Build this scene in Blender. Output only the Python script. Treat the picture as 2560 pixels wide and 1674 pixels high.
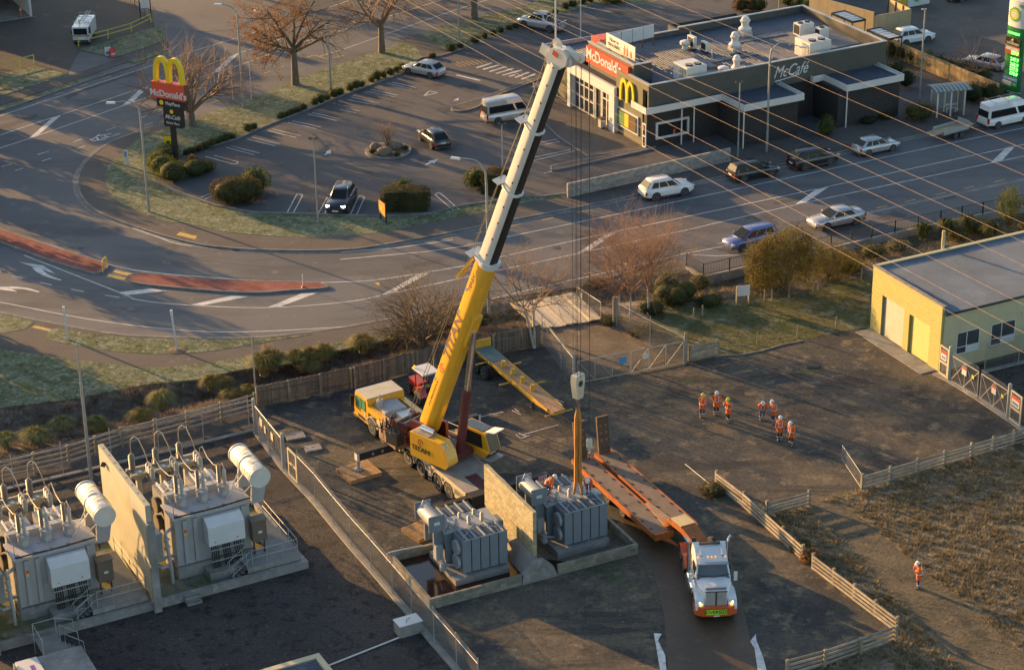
import bpy, bmesh, math, random
from mathutils import Vector, Matrix, geometry
R = math.radians
scene = bpy.context.scene
for o in list(bpy.data.objects): bpy.data.objects.remove(o)
C = scene.collection
# ---------------------------------------------------------------- camera
HC = 68.5; FPX = 5500.0; IW, IH = 2560, 1674
_p, _r = R(24.98), R(0.89)
_right = Vector((1, 0, 0)); _fwd = Vector((0, math.cos(_p), -math.sin(_p))); _down = Vector((0, -math.sin(_p), -math.cos(_p)))
_cx = _right*math.cos(_r) + _down*math.sin(_r); _cy = -_right*math.sin(_r) + _down*math.cos(_r)
cam_d = bpy.data.cameras.new('camera'); cam = bpy.data.objects.new('camera', cam_d); C.objects.link(cam)
cam_d.sensor_width = 36; cam_d.lens = FPX/IW*36; cam_d.clip_end = 3000; cam_d.clip_start = 1
_m = Matrix.Identity(4)
for i in range(3):
 _m[i][0] = _cx[i]; _m[i][1] = -_cy[i]; _m[i][2] = -_fwd[i]
_m.translation = (0, 0, HC); cam.matrix_world = _m
scene.camera = cam
# ---------------------------------------------------------------- light
SUN_AZ, SUN_EL = R(140), R(10)          # direction towards the sun, angle from +X
world = bpy.data.worlds.new('World'); scene.world = world; world.use_nodes = True
_nt = world.node_tree; _bg = _nt.nodes['Background']
_sky = _nt.nodes.new('ShaderNodeTexSky'); _sky.sky_type = 'NISHITA'; _sky.sun_disc = False
_sky.sun_elevation = SUN_EL; _sky.sun_rotation = R(90) - SUN_AZ; _sky.altitude = 50
_sky.air_density = 1.0; _sky.dust_density = 1.5; _sky.ozone_density = 1.0
_nt.links.new(_sky.outputs[0], _bg.inputs[0]); _bg.inputs[1].default_value = 0.11
sun_d = bpy.data.lights.new('sun', 'SUN'); sun_d.energy = 5.0; sun_d.angle = R(0.6); sun_d.color = (1.0, 0.56, 0.20)
sun = bpy.data.objects.new('sun', sun_d); C.objects.link(sun)
_sd = Vector((math.cos(SUN_AZ)*math.cos(SUN_EL), math.sin(SUN_AZ)*math.cos(SUN_EL), math.sin(SUN_EL)))
sun.rotation_euler = _sd.to_track_quat('Z', 'Y').to_euler(); sun.location = _sd*200
vs = scene.view_settings; vs.view_transform = 'Standard'; vs.look = 'None'; vs.gamma = 1; vs.use_curve_mapping = False
vs.exposure = 1.6
scene.render.engine = 'CYCLES'
# ---------------------------------------------------------------- measuring the site
TILE = dict(a=(0, 0), b=(850, 0), c=(1700, 0), d=(0, 560), e=(850, 560), f=(1700, 560), g=(0, 1114), h=(850, 1114), i=(1700, 1114))
def G(px, py, z=0.0):
 """point of the site at height z that a survey mark in the photograph shows"""
 d = _cx*((px-IW/2)/FPX) + _cy*((py-IH/2)/FPX) + _fwd
 t = (z-HC)/d.z
 return Vector((d.x*t, d.y*t, z))
def at(s, x, y, z=0.0):
 o = TILE[s]; return G(o[0]+x*860/2380, o[1]+y*560/1550, z)
def px(P):
 q = Vector(P)-Vector((0, 0, HC)); zc = q.dot(_fwd)
 return (IW/2+FPX*q.dot(_cx)/zc, IH/2+FPX*q.dot(_cy)/zc)
def ats(s, pts, z=0.0): return [at(s, x, y, z) for x, y in pts]
def mix(*ls):
 out = []
 for l in ls: out += l
 return out
UA = R(27.0)
# ---------------------------------------------------------------- materials
MATS = {}
def nodes(name):
 m = bpy.data.materials.new(name); m.use_nodes = True
 return m, m.node_tree, m.node_tree.nodes['Principled BSDF']
def setspec(b, v):
 if 'Specular IOR Level' in b.inputs: b.inputs['Specular IOR Level'].default_value = v
def mat(name, col, rough=0.6, metal=0.0, var=0.18, scale=1.5, bump=0.0, rnd=0.0, stretch=None, emit=None, spec=0.5, detail=4, dirt=0.0, dirtcol=(.05, .04, .03)):
 if name in MATS: return MATS[name]
 m, nt, b = nodes(name); N = nt.nodes; L = nt.links
 tc = N.new('ShaderNodeTexCoord'); oi = N.new('ShaderNodeObjectInfo')
 add = N.new('ShaderNodeVectorMath'); add.operation = 'MULTIPLY_ADD'
 L.new(oi.outputs['Random'], add.inputs[0]); add.inputs[1].default_value = (37, 53, 71)
 mp = N.new('ShaderNodeMapping'); L.new(tc.outputs['Object'], mp.inputs[0])
 if stretch: mp.inputs['Scale'].default_value = stretch
 L.new(mp.outputs[0], add.inputs[2])
 no = N.new('ShaderNodeTexNoise'); no.inputs['Scale'].default_value = scale; no.inputs['Detail'].default_value = detail; no.inputs['Roughness'].default_value = .65
 L.new(add.outputs[0], no.inputs['Vector'])
 cr = N.new('ShaderNodeValToRGB'); cr.color_ramp.elements[0].position = .3; cr.color_ramp.elements[1].position = .7
 lo = [max(0, c*(1-var)) for c in col[:3]]; hi = [min(1, c*(1+var)) for c in col[:3]]
 cr.color_ramp.elements[0].color = (*lo, 1); cr.color_ramp.elements[1].color = (*hi, 1)
 L.new(no.outputs['Fac'], cr.inputs[0]); out = cr.outputs[0]
 if rnd:
  mr = N.new('ShaderNodeMapRange'); mr.inputs['To Min'].default_value = 1-rnd; mr.inputs['To Max'].default_value = 1+rnd
  L.new(oi.outputs['Random'], mr.inputs['Value'])
  mu = N.new('ShaderNodeMixRGB'); mu.blend_type = 'MULTIPLY'; mu.inputs[0].default_value = 1
  L.new(out, mu.inputs[1]); L.new(mr.outputs[0], mu.inputs[2]); out = mu.outputs[0]
 if dirt:
  n2 = N.new('ShaderNodeTexNoise'); n2.inputs['Scale'].default_value = scale*.45; n2.inputs['Detail'].default_value = 6; n2.inputs['Roughness'].default_value = .7
  L.new(add.outputs[0], n2.inputs['Vector'])
  r2 = N.new('ShaderNodeValToRGB'); r2.color_ramp.elements[0].position = .5; r2.color_ramp.elements[1].position = .72
  r2.color_ramp.elements[1].color = (dirt, dirt, dirt, 1); r2.color_ramp.elements[0].color = (0, 0, 0, 1)
  L.new(n2.outputs['Fac'], r2.inputs[0])
  mx = N.new('ShaderNodeMixRGB'); L.new(r2.outputs[0], mx.inputs[0]); L.new(out, mx.inputs[1]); mx.inputs[2].default_value = (*dirtcol, 1); out = mx.outputs[0]
 L.new(out, b.inputs['Base Color'])
 b.inputs['Roughness'].default_value = rough; b.inputs['Metallic'].default_value = metal; setspec(b, spec)
 if bump:
  bp = N.new('ShaderNodeBump'); bp.inputs['Strength'].default_value = 1; bp.inputs['Distance'].default_value = bump
  L.new(no.outputs['Fac'], bp.inputs['Height']); L.new(bp.outputs[0], b.inputs['Normal'])
 if emit:
  b.inputs['Emission Color'].default_value = (*col[:3], 1); b.inputs['Emission Strength'].default_value = emit
 MATS[name] = m; return m
def ground_mat(name, layers, bump=.02, bscale=9, rough=.92, spec=.3, fine=.25, fscale=5.0):
 """layers: first colour, then (colour, noise scale, threshold, softness) patches laid over it; all in site metres"""
 m, nt, b = nodes(name); N = nt.nodes; L = nt.links
 ge = N.new('ShaderNodeNewGeometry'); pos = ge.outputs['Position']
 def noise(scale, detail=5, rough=.6, off=0, st=None):
  mp = N.new('ShaderNodeMapping'); mp.inputs['Location'].default_value = (off*13.7, off*7.1, off*3)
  if st: mp.inputs['Scale'].default_value = st[:3]; mp.inputs['Rotation'].default_value = (0, 0, st[3])
  L.new(pos, mp.inputs[0])
  n = N.new('ShaderNodeTexNoise'); n.inputs['Scale'].default_value = scale; n.inputs['Detail'].default_value = detail; n.inputs['Roughness'].default_value = rough
  L.new(mp.outputs[0], n.inputs['Vector']); return n.outputs['Fac']
 rgb = N.new('ShaderNodeRGB'); rgb.outputs[0].default_value = (*layers[0], 1); out = rgb.outputs[0]
 for k, ly in enumerate(layers[1:]):
  col, sc, th, soft = ly[:4]
  f = noise(sc, 6, .62, k+1, ly[4] if len(ly) > 4 else None)
  mr = N.new('ShaderNodeMapRange'); mr.inputs['From Min'].default_value = th-soft; mr.inputs['From Max'].default_value = th+soft
  L.new(f, mr.inputs['Value'])
  mx = N.new('ShaderNodeMixRGB'); L.new(mr.outputs[0], mx.inputs[0]); L.new(out, mx.inputs[1]); mx.inputs[2].default_value = (*col, 1); out = mx.outputs[0]
 if fine:
  f = noise(fscale, 3, .8, 9)
  mr = N.new('ShaderNodeMapRange'); mr.inputs['From Min'].default_value = .25; mr.inputs['From Max'].default_value = .75
  mr.inputs['To Min'].default_value = 1-fine; mr.inputs['To Max'].default_value = 1+fine
  L.new(f, mr.inputs['Value'])
  mu = N.new('ShaderNodeMixRGB'); mu.blend_type = 'MULTIPLY'; mu.inputs[0].default_value = 1; L.new(out, mu.inputs[1]); L.new(mr.outputs[0], mu.inputs[2]); out = mu.outputs[0]
 L.new(out, b.inputs['Base Color']); b.inputs['Roughness'].default_value = rough; setspec(b, spec)
 if bump:
  bp = N.new('ShaderNodeBump'); bp.inputs['Distance'].default_value = bump; bp.inputs['Strength'].default_value = 1
  L.new(noise(bscale, 6, .75, 4), bp.inputs['Height']); L.new(bp.outputs[0], b.inputs['Normal'])
 MATS[name] = m; return m
# ---------------------------------------------------------------- mesh tools
class MB:
 def __init__(s): s.v = []; s.f = []; s.M = None; s.uvw = None
 def add(s, vs, fs):
  n = len(s.v)
  if s.M is not None: vs = [s.M @ Vector(v) for v in vs]
  s.v += [tuple(v) for v in vs]; s.f += [tuple(i+n for i in f) for f in fs]; return s
 def box(s, c, d, rz=0, ry=0, rx=0, top=None):
  """box with centre c and size d; top = (sx, sy) shrinks the upper face"""
  x, y, z = d[0]/2, d[1]/2, d[2]/2; tx, ty = (x, y) if top is None else (x*top[0], y*top[1])
  vs = [(-x, -y, -z), (x, -y, -z), (x, y, -z), (-x, y, -z), (-tx, -ty, z), (tx, -ty, z), (tx, ty, z), (-tx, ty, z)]
  if rz or ry or rx:
   m = Matrix.Rotation(rz, 3, 'Z') @ Matrix.Rotation(ry, 3, 'Y') @ Matrix.Rotation(rx, 3, 'X'); vs = [m @ Vector(v) for v in vs]
  vs = [(v[0]+c[0], v[1]+c[1], v[2]+c[2]) for v in vs]
  return s.add(vs, [(3, 2, 1, 0), (4, 5, 6, 7), (0, 1, 5, 4), (1, 2, 6, 5), (2, 3, 7, 6), (3, 0, 4, 7)])
 def bb(s, x0, x1, y0, y1, z0, z1): return s.box(((x0+x1)/2, (y0+y1)/2, (z0+z1)/2), (abs(x1-x0), abs(y1-y0), abs(z1-z0)))
 def cyl(s, a, b, r0, r1=None, n=12, caps=True):
  a, b = Vector(a), Vector(b); r1 = r0 if r1 is None else r1
  d = (b-a).normalized(); u = d.orthogonal().normalized(); w = d.cross(u)
  vs = []
  for P, r in ((a, r0), (b, r1)):
   for k in range(n): t = 2*math.pi*k/n; vs.append(P+u*(r*math.cos(t))+w*(r*math.sin(t)))
  fs = [(k, (k+1) % n, n+(k+1) % n, n+k) for k in range(n)]
  if caps: fs += [tuple(range(n-1, -1, -1)), tuple(range(n, 2*n))]
  return s.add(vs, fs)
 def tube(s, pts, r, n=6, caps=True):
  pts = [Vector(p) for p in pts]; rs = r if isinstance(r, (list, tuple)) else [r]*len(pts)
  up = None; vs = []
  for k, P in enumerate(pts):
   d = (pts[min(k+1, len(pts)-1)]-pts[max(k-1, 0)]).normalized()
   if up is None: up = d.orthogonal().normalized()
   else:
    up = up-d*up.dot(d); up = up.normalized() if up.length > 1e-5 else d.orthogonal().normalized()
   w = d.cross(up)
   for j in range(n): t = 2*math.pi*j/n; vs.append(P+up*(rs[k]*math.cos(t))+w*(rs[k]*math.sin(t)))
  fs = []
  for k in range(len(pts)-1):
   for j in range(n): fs.append((k*n+j, k*n+(j+1) % n, (k+1)*n+(j+1) % n, (k+1)*n+j))
  if caps: fs += [tuple(range(n-1, -1, -1)), tuple(range((len(pts)-1)*n, len(pts)*n))]
  return s.add(vs, fs)
 def bar(s, a, b, w, h, up=(0, 0, 1)):
  """rectangular bar from a to b, w across and h high"""
  a, b = Vector(a), Vector(b); d = (b-a).normalized(); up = Vector(up); sd = d.cross(up)
  if sd.length < 1e-4: sd = d.orthogonal()
  sd.normalize(); u2 = sd.cross(d).normalized(); vs = []
  for P in (a, b):
   for i, j in ((-1, -1), (1, -1), (1, 1), (-1, 1)): vs.append(P+sd*(w/2*i)+u2*(h/2*j))
  return s.add(vs, [(0, 3, 2, 1), (4, 5, 6, 7), (0, 1, 5, 4), (1, 2, 6, 5), (2, 3, 7, 6), (3, 0, 4, 7)])
 def prism(s, poly, z0, z1, axis='z'):
  """poly of (a, b) pairs extruded; axis z: (x,y), y: (x,z) along y, x: (y,z) along x"""
  n = len(poly)
  f = {'z': lambda p, h: (p[0], p[1], h), 'y': lambda p, h: (p[0], h, p[1]), 'x': lambda p, h: (h, p[0], p[1])}[axis]
  vs = [f(p, z0) for p in poly]+[f(p, z1) for p in poly]
  tris = geometry.tessellate_polygon([[Vector((p[0], p[1], 0)) for p in poly]])
  fs = [(k, (k+1) % n, n+(k+1) % n, n+k) for k in range(n)]
  fs += [tuple(t) for t in tris]+[tuple(i+n for i in t) for t in tris]
  return s.add(vs, fs)
 def loft(s, rings, caps=True):
  n = len(rings[0]); vs = [p for r in rings for p in r]; fs = []
  for k in range(len(rings)-1):
   for j in range(n): fs.append((k*n+j, k*n+(j+1) % n, (k+1)*n+(j+1) % n, (k+1)*n+j))
  if caps: fs += [tuple(range(n-1, -1, -1)), tuple(range((len(rings)-1)*n, len(rings)*n))]
  return s.add(vs, fs)
 def lathe(s, prof, c=(0, 0, 0), n=12):
  rings = [[(c[0]+r*math.cos(2*math.pi*k/n), c[1]+r*math.sin(2*math.pi*k/n), c[2]+z) for k in range(n)] for r, z in prof]
  return s.loft(rings)
 def ball(s, c, r, n=10, m=6, sc=(1, 1, 1)):
  rings = [[(c[0]+r*sc[0]*math.sin(math.pi*i/m)*math.cos(2*math.pi*k/n), c[1]+r*sc[1]*math.sin(math.pi*i/m)*math.sin(2*math.pi*k/n), c[2]-r*sc[2]*math.cos(math.pi*i/m)) for k in range(n)] for i in range(m+1)]
  rings[0] = [(c[0]+1e-3*(p[0]-c[0]+.01*math.cos(k)), c[1]+.01*r*math.sin(2*math.pi*k/n), c[2]-r*sc[2]) for k, p in enumerate(rings[0])]
  return s.loft(rings)
 def quad(s, a, b, c, d): return s.add([a, b, c, d], [(0, 1, 2, 3)])
 def mesh(s, name, mats, smooth=35):
  me = bpy.data.meshes.new(name); me.from_pydata(s.v, [], s.f)
  bm = bmesh.new(); bm.from_mesh(me); bmesh.ops.recalc_face_normals(bm, faces=bm.faces); bm.to_mesh(me); bm.free()
  for m in (mats if isinstance(mats, (list, tuple)) else [mats]): me.materials.append(m)
  if smooth: me.shade_smooth(); me.set_sharp_from_angle(angle=R(smooth))
  return me
 def build(s, name, mats, parent=None, smooth=35, recalc=True):
  if recalc: me = s.mesh(name, mats, smooth)
  else:
   me = bpy.data.meshes.new(name); me.from_pydata(s.v, [], s.f); me.materials.append(mats)
   if smooth: me.shade_smooth()
  return put(name, me, parent)
def put(name, me, parent=None, loc=None, rot=None):
 o = bpy.data.objects.new(name, me); C.objects.link(o)
 if parent is not None: o.parent = parent
 if loc is not None: o.location = loc
 if rot is not None: o.rotation_euler = rot
 return o
def tag(o, label=None, cat=None, group=None, kind=None):
 if label: o['label'] = label
 if cat: o['category'] = cat
 if group: o['group'] = group
 if kind: o['kind'] = kind
 return o
def thing(name, label, cat, loc=(0, 0, 0), rz=0, group=None):
 o = bpy.data.objects.new(name, None); C.objects.link(o); o.empty_display_size = .3
 o.location = loc; o.rotation_euler = (0, 0, rz); return tag(o, label, cat, group)
def dup(root, loc, rz, label=None, group=None):
 def cp(o, par):
  c = o.copy(); C.objects.link(c); c.parent = par
  for ch in list(o.children): cp(ch, c)
  return c
 r = cp(root, None); r.location = loc; r.rotation_euler = (0, 0, rz)
 if label: r['label'] = label
 if group: r['group'] = group
 return r
def text_mesh(name, body, size, m, parent, loc, rot, depth=.02, bold=0.0, shear=0.0, align='CENTER', sx=1.0):
 cu = bpy.data.curves.new(name, 'FONT'); cu.body = body; cu.size = size; cu.extrude = depth; cu.offset = bold; cu.shear = shear
 cu.align_x = align; cu.align_y = 'CENTER'; cu.resolution_u = 3
 t = bpy.data.objects.new(name, cu); C.objects.link(t); bpy.context.view_layer.update()
 me = bpy.data.meshes.new_from_object(t.evaluated_get(bpy.context.evaluated_depsgraph_get())); me.materials.clear(); me.materials.append(m)
 bpy.data.objects.remove(t); bpy.data.curves.remove(cu)
 o = put(name, me, parent, loc, rot); o.scale = (sx, 1, 1); return o
def spline(pts, n=6, closed=False):
 P = [Vector(p) for p in pts]; out = []; N = len(P)
 for i in range(N if closed else N-1):
  g = (lambda k: P[k % N]) if closed else (lambda k: P[max(0, min(N-1, k))])
  p0, p1, p2, p3 = g(i-1), g(i), g(i+1), g(i+2)
  for j in range(n):
   t = j/n
   out.append(.5*((2*p1)+(p2-p0)*t+(2*p0-5*p1+4*p2-p3)*t*t+(3*p1-p0-3*p2+p3)*t**3))
 if not closed: out.append(P[-1])
 return out
def heading(a, b): return math.atan2(b.y-a.y, b.x-a.x)
def local(root_loc, rz, P):
 d = Vector(P)-Vector(root_loc); c, s = math.cos(-rz), math.sin(-rz)
 return Vector((d.x*c-d.y*s, d.x*s+d.y*c, d.z))
# ================================================================ GROUND
M_asph = ground_mat('asphalt', [(.103, .106, .115), ((.128, .129, .134), .06, .52, .12), ((.076, .078, .086), .25, .58, .08, (.25, 1, 1, R(27))), ((.155, .15, .145), .7, .66, .05), ((.07, .068, .07), .12, .66, .01)], bump=.006, bscale=20, rough=.85, fine=.16, fscale=7)
M_asph2 = ground_mat('carpark_asphalt', [(.074, .074, .079), ((.092, .091, .095), .08, .5, .1), ((.050, .050, .054), .35, .60, .05), ((.15, .14, .13), 1.1, .68, .04), ((.05, .048, .05), 1.6, .70, .02)], bump=.006, bscale=20, rough=.85, fine=.18, fscale=8)
M_path = ground_mat('footpath_asphalt', [(.098, .088, .082), ((.075, .068, .065), .3, .55, .1), ((.14, .13, .12), 1.2, .66, .05)], bump=.006, bscale=15, rough=.9, fine=.2, fscale=7)
M_conc = ground_mat('concrete', [(.25, .245, .23), ((.165, .16, .15), .6, .55, .12), ((.33, .32, .30), 1.4, .62, .08), ((.12, .11, .09), 2.2, .68, .06)], bump=.01, bscale=8, rough=.85, fine=.12)
M_kerb = ground_mat('kerb_concrete', [(.21, .20, .19), ((.13, .125, .12), .8, .55, .12), ((.28, .27, .25), 1.7, .64, .06)], bump=.01, bscale=9, fine=.2)
M_frost = ground_mat('frosty_grass', [(.075, .095, .040), ((.125, .150, .085), .22, .47, .12), ((.045, .055, .022), 1.3, .58, .08), ((.19, .21, .16), .9, .60, .09), ((.13, .11, .06), .5, .66, .06), ((.24, .26, .21), 3.0, .60, .08)], bump=.05, bscale=8, fine=.45, fscale=6)
M_bank = ground_mat('weedy_bank', [(.10, .085, .065), ((.16, .13, .10), .5, .50, .10), ((.065, .075, .035), .35, .58, .06), ((.24, .20, .18), 1.3, .60, .06), ((.04, .035, .025), .9, .68, .05)], bump=.15, bscale=4.0, fine=.45, fscale=2.2)
M_yard = ground_mat('yard_gravel', [(.058, .057, .056), ((.105, .088, .064), .10, .49, .09), ((.038, .038, .039), .3, .56, .07), ((.16, .13, .088), .8, .60, .06), ((.042, .041, .039), .35, .60, .04, (.25, 1.6, 1, R(60))), ((.05, .07, .03), .3, .68, .05), ((.23, .20, .16), 2.0, .70, .04)], bump=.05, bscale=5, fine=.5, fscale=4.5)
M_gravel = ground_mat('compound_gravel', [(.043, .039, .038), ((.058, .052, .050), .3, .5, .1), ((.022, .02, .02), 1.4, .57, .05), ((.12, .11, .10), 4.5, .66, .05), ((.10, .07, .045), 6.0, .68, .04)], bump=.06, bscale=6, fine=.55, fscale=6)
M_field = ground_mat('rough_grass', [(.165, .14, .10), ((.095, .10, .06), .3, .54, .06), ((.25, .21, .15), .7, .55, .06), ((.06, .05, .035), 1.1, .60, .05), ((.30, .25, .18), 2.2, .64, .05)], bump=.22, bscale=2.5, fine=.4, fscale=3)
M_track = ground_mat('wet_track', [(.055, .035, .018), ((.036, .023, .013), .4, .52, .1), ((.075, .05, .025), .8, .62, .06)], bump=.02, bscale=4, rough=.55, spec=.5, fine=.3, fscale=5)
M_dirt = ground_mat('bare_dirt', [(.15, .12, .09), ((.10, .08, .06), .5, .5, .1), ((.22, .19, .15), 1.0, .62, .06), ((.06, .08, .03), .7, .66, .04)], bump=.05, bscale=4, fine=.35)
M_white = mat('road_paint', (.50, .49, .47), .7, var=.3, scale=1.4, dirt=.55, dirtcol=(.15, .145, .14), detail=8)
M_yellow = mat('yellow_paint', (.50, .33, .06), .7, var=.25, scale=2.5, dirt=.5, dirtcol=(.14, .12, .09), detail=8)
M_dsteel_ = mat('cast_iron', (.05, .048, .045), .6, .4, var=.3, scale=8); M_tar = mat('tar_joint', (.045, .044, .046), .7, var=.3)
M_red = ground_mat('red_chip_seal', [(.20, .060, .050), ((.26, .10, .085), .7, .56, .1), ((.14, .045, .04), .4, .6, .08)], bump=.01, bscale=14, fine=.25, fscale=7)

def flat(P): return [(p[0], p[1]) for p in P]
def sheet(name, P, z, m, parent=None, kind='structure', th=0.0, res=None):
 P2 = [Vector((p[0], p[1], 0)) for p in P]
 mb = MB(); tr = geometry.tessellate_polygon([P2]); n = len(P2)
 mb.add([(p.x, p.y, z) for p in P2], [tuple(t) for t in tr])
 if th: mb.add([(p.x, p.y, z) for p in P2]+[(p.x, p.y, z-th) for p in P2], [(k, (k+1) % n, n+(k+1) % n, n+k) for k in range(n)])
 o = mb.build(name, m, parent, smooth=0)
 me = o.data
 # make every horizontal face look up
 bm = bmesh.new(); bm.from_mesh(me)
 for f in bm.faces:
  if abs(f.normal.z) > .9 and f.normal.z < 0: f.normal_flip()
 bm.to_mesh(me); bm.free()
 if kind and parent is None: o['kind'] = kind
 return o
def offset(P, d, closed=False):
 out = []; n = len(P)
 for k in range(n):
  a = P[(k-1) % n] if closed else P[max(0, k-1)]; b = P[(k+1) % n] if closed else P[min(n-1, k+1)]
  t = Vector((b[0]-a[0], b[1]-a[1])); t.normalize(); out.append(Vector((P[k][0]-t.y*d, P[k][1]+t.x*d, P[k][2] if len(P[k]) > 2 else 0)))
 return out
def ribbon(name, P, w, z0, z1, m, parent=None, closed=False, kind='structure'):
 A = offset(P, w/2, closed); B = offset(P, -w/2, closed); mb = MB(); n = len(P)
 rings = [[(A[k].x, A[k].y, z0), (A[k].x, A[k].y, z1), (B[k].x, B[k].y, z1), (B[k].x, B[k].y, z0)] for k in range(n)]
 if closed: rings.append(rings[0])
 mb.loft(rings, caps=not closed); o = mb.build(name, m, parent, smooth=30)
 if kind and parent is None: o['kind'] = kind
 return o
def kerb_run(name, P, w, z0, z1, m, parent, step=None):
 """a run of kerb stones"""
 return ribbon(name, P, w, z0, z1, m, parent)
# ---- the base sheet with the ditch pressed into it
DITCH = [at('d', -900, 1700), at('d', 0, 1440), at('d', 500, 1360), at('d', 950, 1265), at('d', 1350, 1170), at('d', 1750, 1085), at('d', 2150, 985), at('e', 250, 860), at('e', 650, 745), at('e', 1000, 655), at('e', 1270, 610), at('e', 1700, 500), at('e', 1990, 450), at('f', 0, 430), at('f', 300, 375), at('f', 620, 320), at('f', 1000, 240), at('f', 1500, 120), at('f', 2100, -20), at('f', 3000, -190)]
def seg_d(p, a, b):
 ab = b-a; t = max(0, min(1, (p-a).dot(ab)/ab.length_squared)); return (p-(a+ab*t)).length
_dt = [Vector((p.x, p.y)) for p in DITCH]
def ditch_depth(x, y):
 p = Vector((x, y)); d = min(seg_d(p, _dt[k], _dt[k+1]) for k in range(len(_dt)-1))
 if d > 2.6: return 0.0
 t = 1-d/2.6; return -0.75*(t*t*(3-2*t))
def ground_z(x, y): return -.03+ditch_depth(x, y)
mb = MB()
xs = [-600, -250, -120, -75]+[-60+1.2*k for k in range(101)]+[75, 120, 250, 600]
ys = [-200, 40, 80]+[96+1.0*k for k in range(100)]+[215, 260, 330, 450, 900]
rows = len(xs)
for y in ys:
 for x in xs: mb.v.append((x, y, ground_z(x, y)))
for j in range(len(ys)-1):
 for i in range(rows-1): mb.f.append((j*rows+i, j*rows+i+1, (j+1)*rows+i+1, (j+1)*rows+i))
tag(mb.build('ground', M_bank, smooth=60), kind='structure')
# ---- the carriageways: one sheet, everything else laid on it
K1 = mix(ats('d', [(-1500, 330), (-600, 490), (0, 620), (350, 690), (800, 768), (1200, 790), (1600, 795), (1900, 782), (2353, 725)]), ats('e', [(200, 690), (380, 655), (700, 590), (1000, 530)]))
K1 = spline(K1, 4)
RB = mix(ats('e', [(1190, 500), (1620, 440), (1800, 400), (2000, 330)]), ats('f', [(-60, 235), (45, 290), (160, 365), (1325, 100)]), ats('f', [(2380, -125), (4200, -500)]))
road = sheet('road', mix(K1, RB, [Vector((140, 330, 0)), Vector((60, 420, 0)), Vector((-130, 420, 0)), Vector((-200, 250, 0))]), 0.0, M_asph)
# ---- the restaurant block
K2 = spline(mix(ats('a', [(1000, 912), (860, 950), (740, 1005), (640, 1080), (565, 1165), (535, 1250), (545, 1330), (600, 1415), (700, 1485)]), ats('d', [(900, 15), (1220, 112), (1500, 165), (1900, 188), (2380, 185)]), ats('e', [(300, 150), (700, 78), (1000, 15)])), 5)
K2 += mix(ats('b', [(1500, 1470), (1860, 1398)]), ats('c', [(0, 1290), (740, 1140), (1500, 975), (2050, 862), (2380, 790), (3600, 530)]))
TOPV = ats('b', [(2400, -120), (1800, 0), (1420, 0), (1230, 60), (700, 190), (550, 250), (470, 258), (430, 300), (0, 450)])
VRG = mix(TOPV, ats('a', [(2060, 553), (1990, 592), (1650, 722), (1400, 805), (1300, 838)]))
block = sheet('pavement', mix(K2, [Vector((110, 260, 0)), Vector((60, 300, 0)), Vector((20, 262, 0))], VRG), .12, M_path, th=.14)
ribbon('kerb', offset(K2, .07), .17, -.01, .135, M_kerb)
ribbon('channel', offset(K2, -.22), .36, -.01, .004, M_kerb)
VIN = mix(ats('a', [(1050, 932), (940, 985), (850, 1060), (765, 1140), (728, 1230), (745, 1310), (800, 1390), (950, 1470), (1150, 1542)]), ats('d', [(1300, 5), (1600, 70), (2070, 100), (2380, 92)]), ats('e', [(300, 62), (600, 3)]), ats('b', [(1000, 1480), (1300, 1408), (1560, 1375)]))
VIN = spline(VIN, 4)
CPB = mix(ats('b', [(1560, 1352), (1400, 1372), (1250, 1372), (1000, 1412), (850, 1432), (620, 1492), (280, 1510), (0, 1500)]), ats('a', [(2000, 1490), (1750, 1482), (1480, 1432), (1210, 1330), (1060, 1268)]))
CPT = mix(ats('a', [(1250, 1082), (1640, 975), (1790, 905), (2150, 762), (2380, 668)]), ats('b', [(240, 590), (450, 512), (560, 412), (700, 398), (850, 352), (1000, 285), (1260, 195), (1560, 95), (1800, 30), (2100, 45), (2400, -60)]))
verge = sheet('grass_verge', mix(VIN, CPB, CPT, list(reversed(ats('b', [(0, 450), (430, 300), (470, 258), (550, 250), (700, 190), (1230, 60), (1420, 0), (1800, 0), (2400, -120)]))) and TOPV, ats('a', [(2060, 553), (1990, 592), (1650, 722), (1400, 805), (1300, 838)])), .135, M_frost, th=.02)
path_x = sheet('crossing_path', ats('b', [(430, 300), (470, 258), (560, 250), (640, 300), (790, 395), (720, 430), (590, 420), (560, 390), (520, 330)]), .140, M_path)
CPK = mix(CPT, ats('c', [(300, -150), (700, -150), (1300, 0), (1480, 90), (1420, 390), (1650, 600), (1900, 640), (1760, 800), (1140, 880), (350, 1050)]), ats('b', [(2380, 1260), (1560, 1360)]), CPB)
carpark = sheet('car_park', CPK, .144, M_asph2)
ribbon('kerb', CPB, .16, .13, .25, M_kerb); ribbon('kerb', CPT[:-6], .16, .13, .25, M_kerb)
fore = sheet('forecourt', ats('b', [(1330, 560), (1370, 720), (1430, 880), (1500, 950), (1720, 1095), (2150, 1022), (2300, 900), (1700, 500), (1450, 380)]), .20, M_path, th=.08)
ribbon('kerb', ats('b', [(1330, 560), (1370, 720), (1430, 880), (1500, 950), (1720, 1095), (2150, 1022)]), .15, .13, .215, M_kerb)
def island(name, P, z0, h, m_top, label=None):
 o = sheet(name, P, z0+h, m_top, th=h+.01); ribbon('kerb', offset(P, .07, True), .18, z0-.01, z0+h+.012, M_kerb, closed=True); return o
def ccw(P):
 a = sum(P[k][0]*P[(k+1) % len(P)][1]-P[(k+1) % len(P)][0]*P[k][1] for k in range(len(P))); return P if a > 0 else list(reversed(P))
island('traffic_island', ccw(spline(ats('b', [(768, 765), (800, 745), (980, 690), (1340, 560), (1390, 560), (1180, 640), (1010, 712), (960, 752), (870, 780), (790, 785)]), 4, True)), .14, .11, M_path)
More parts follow.
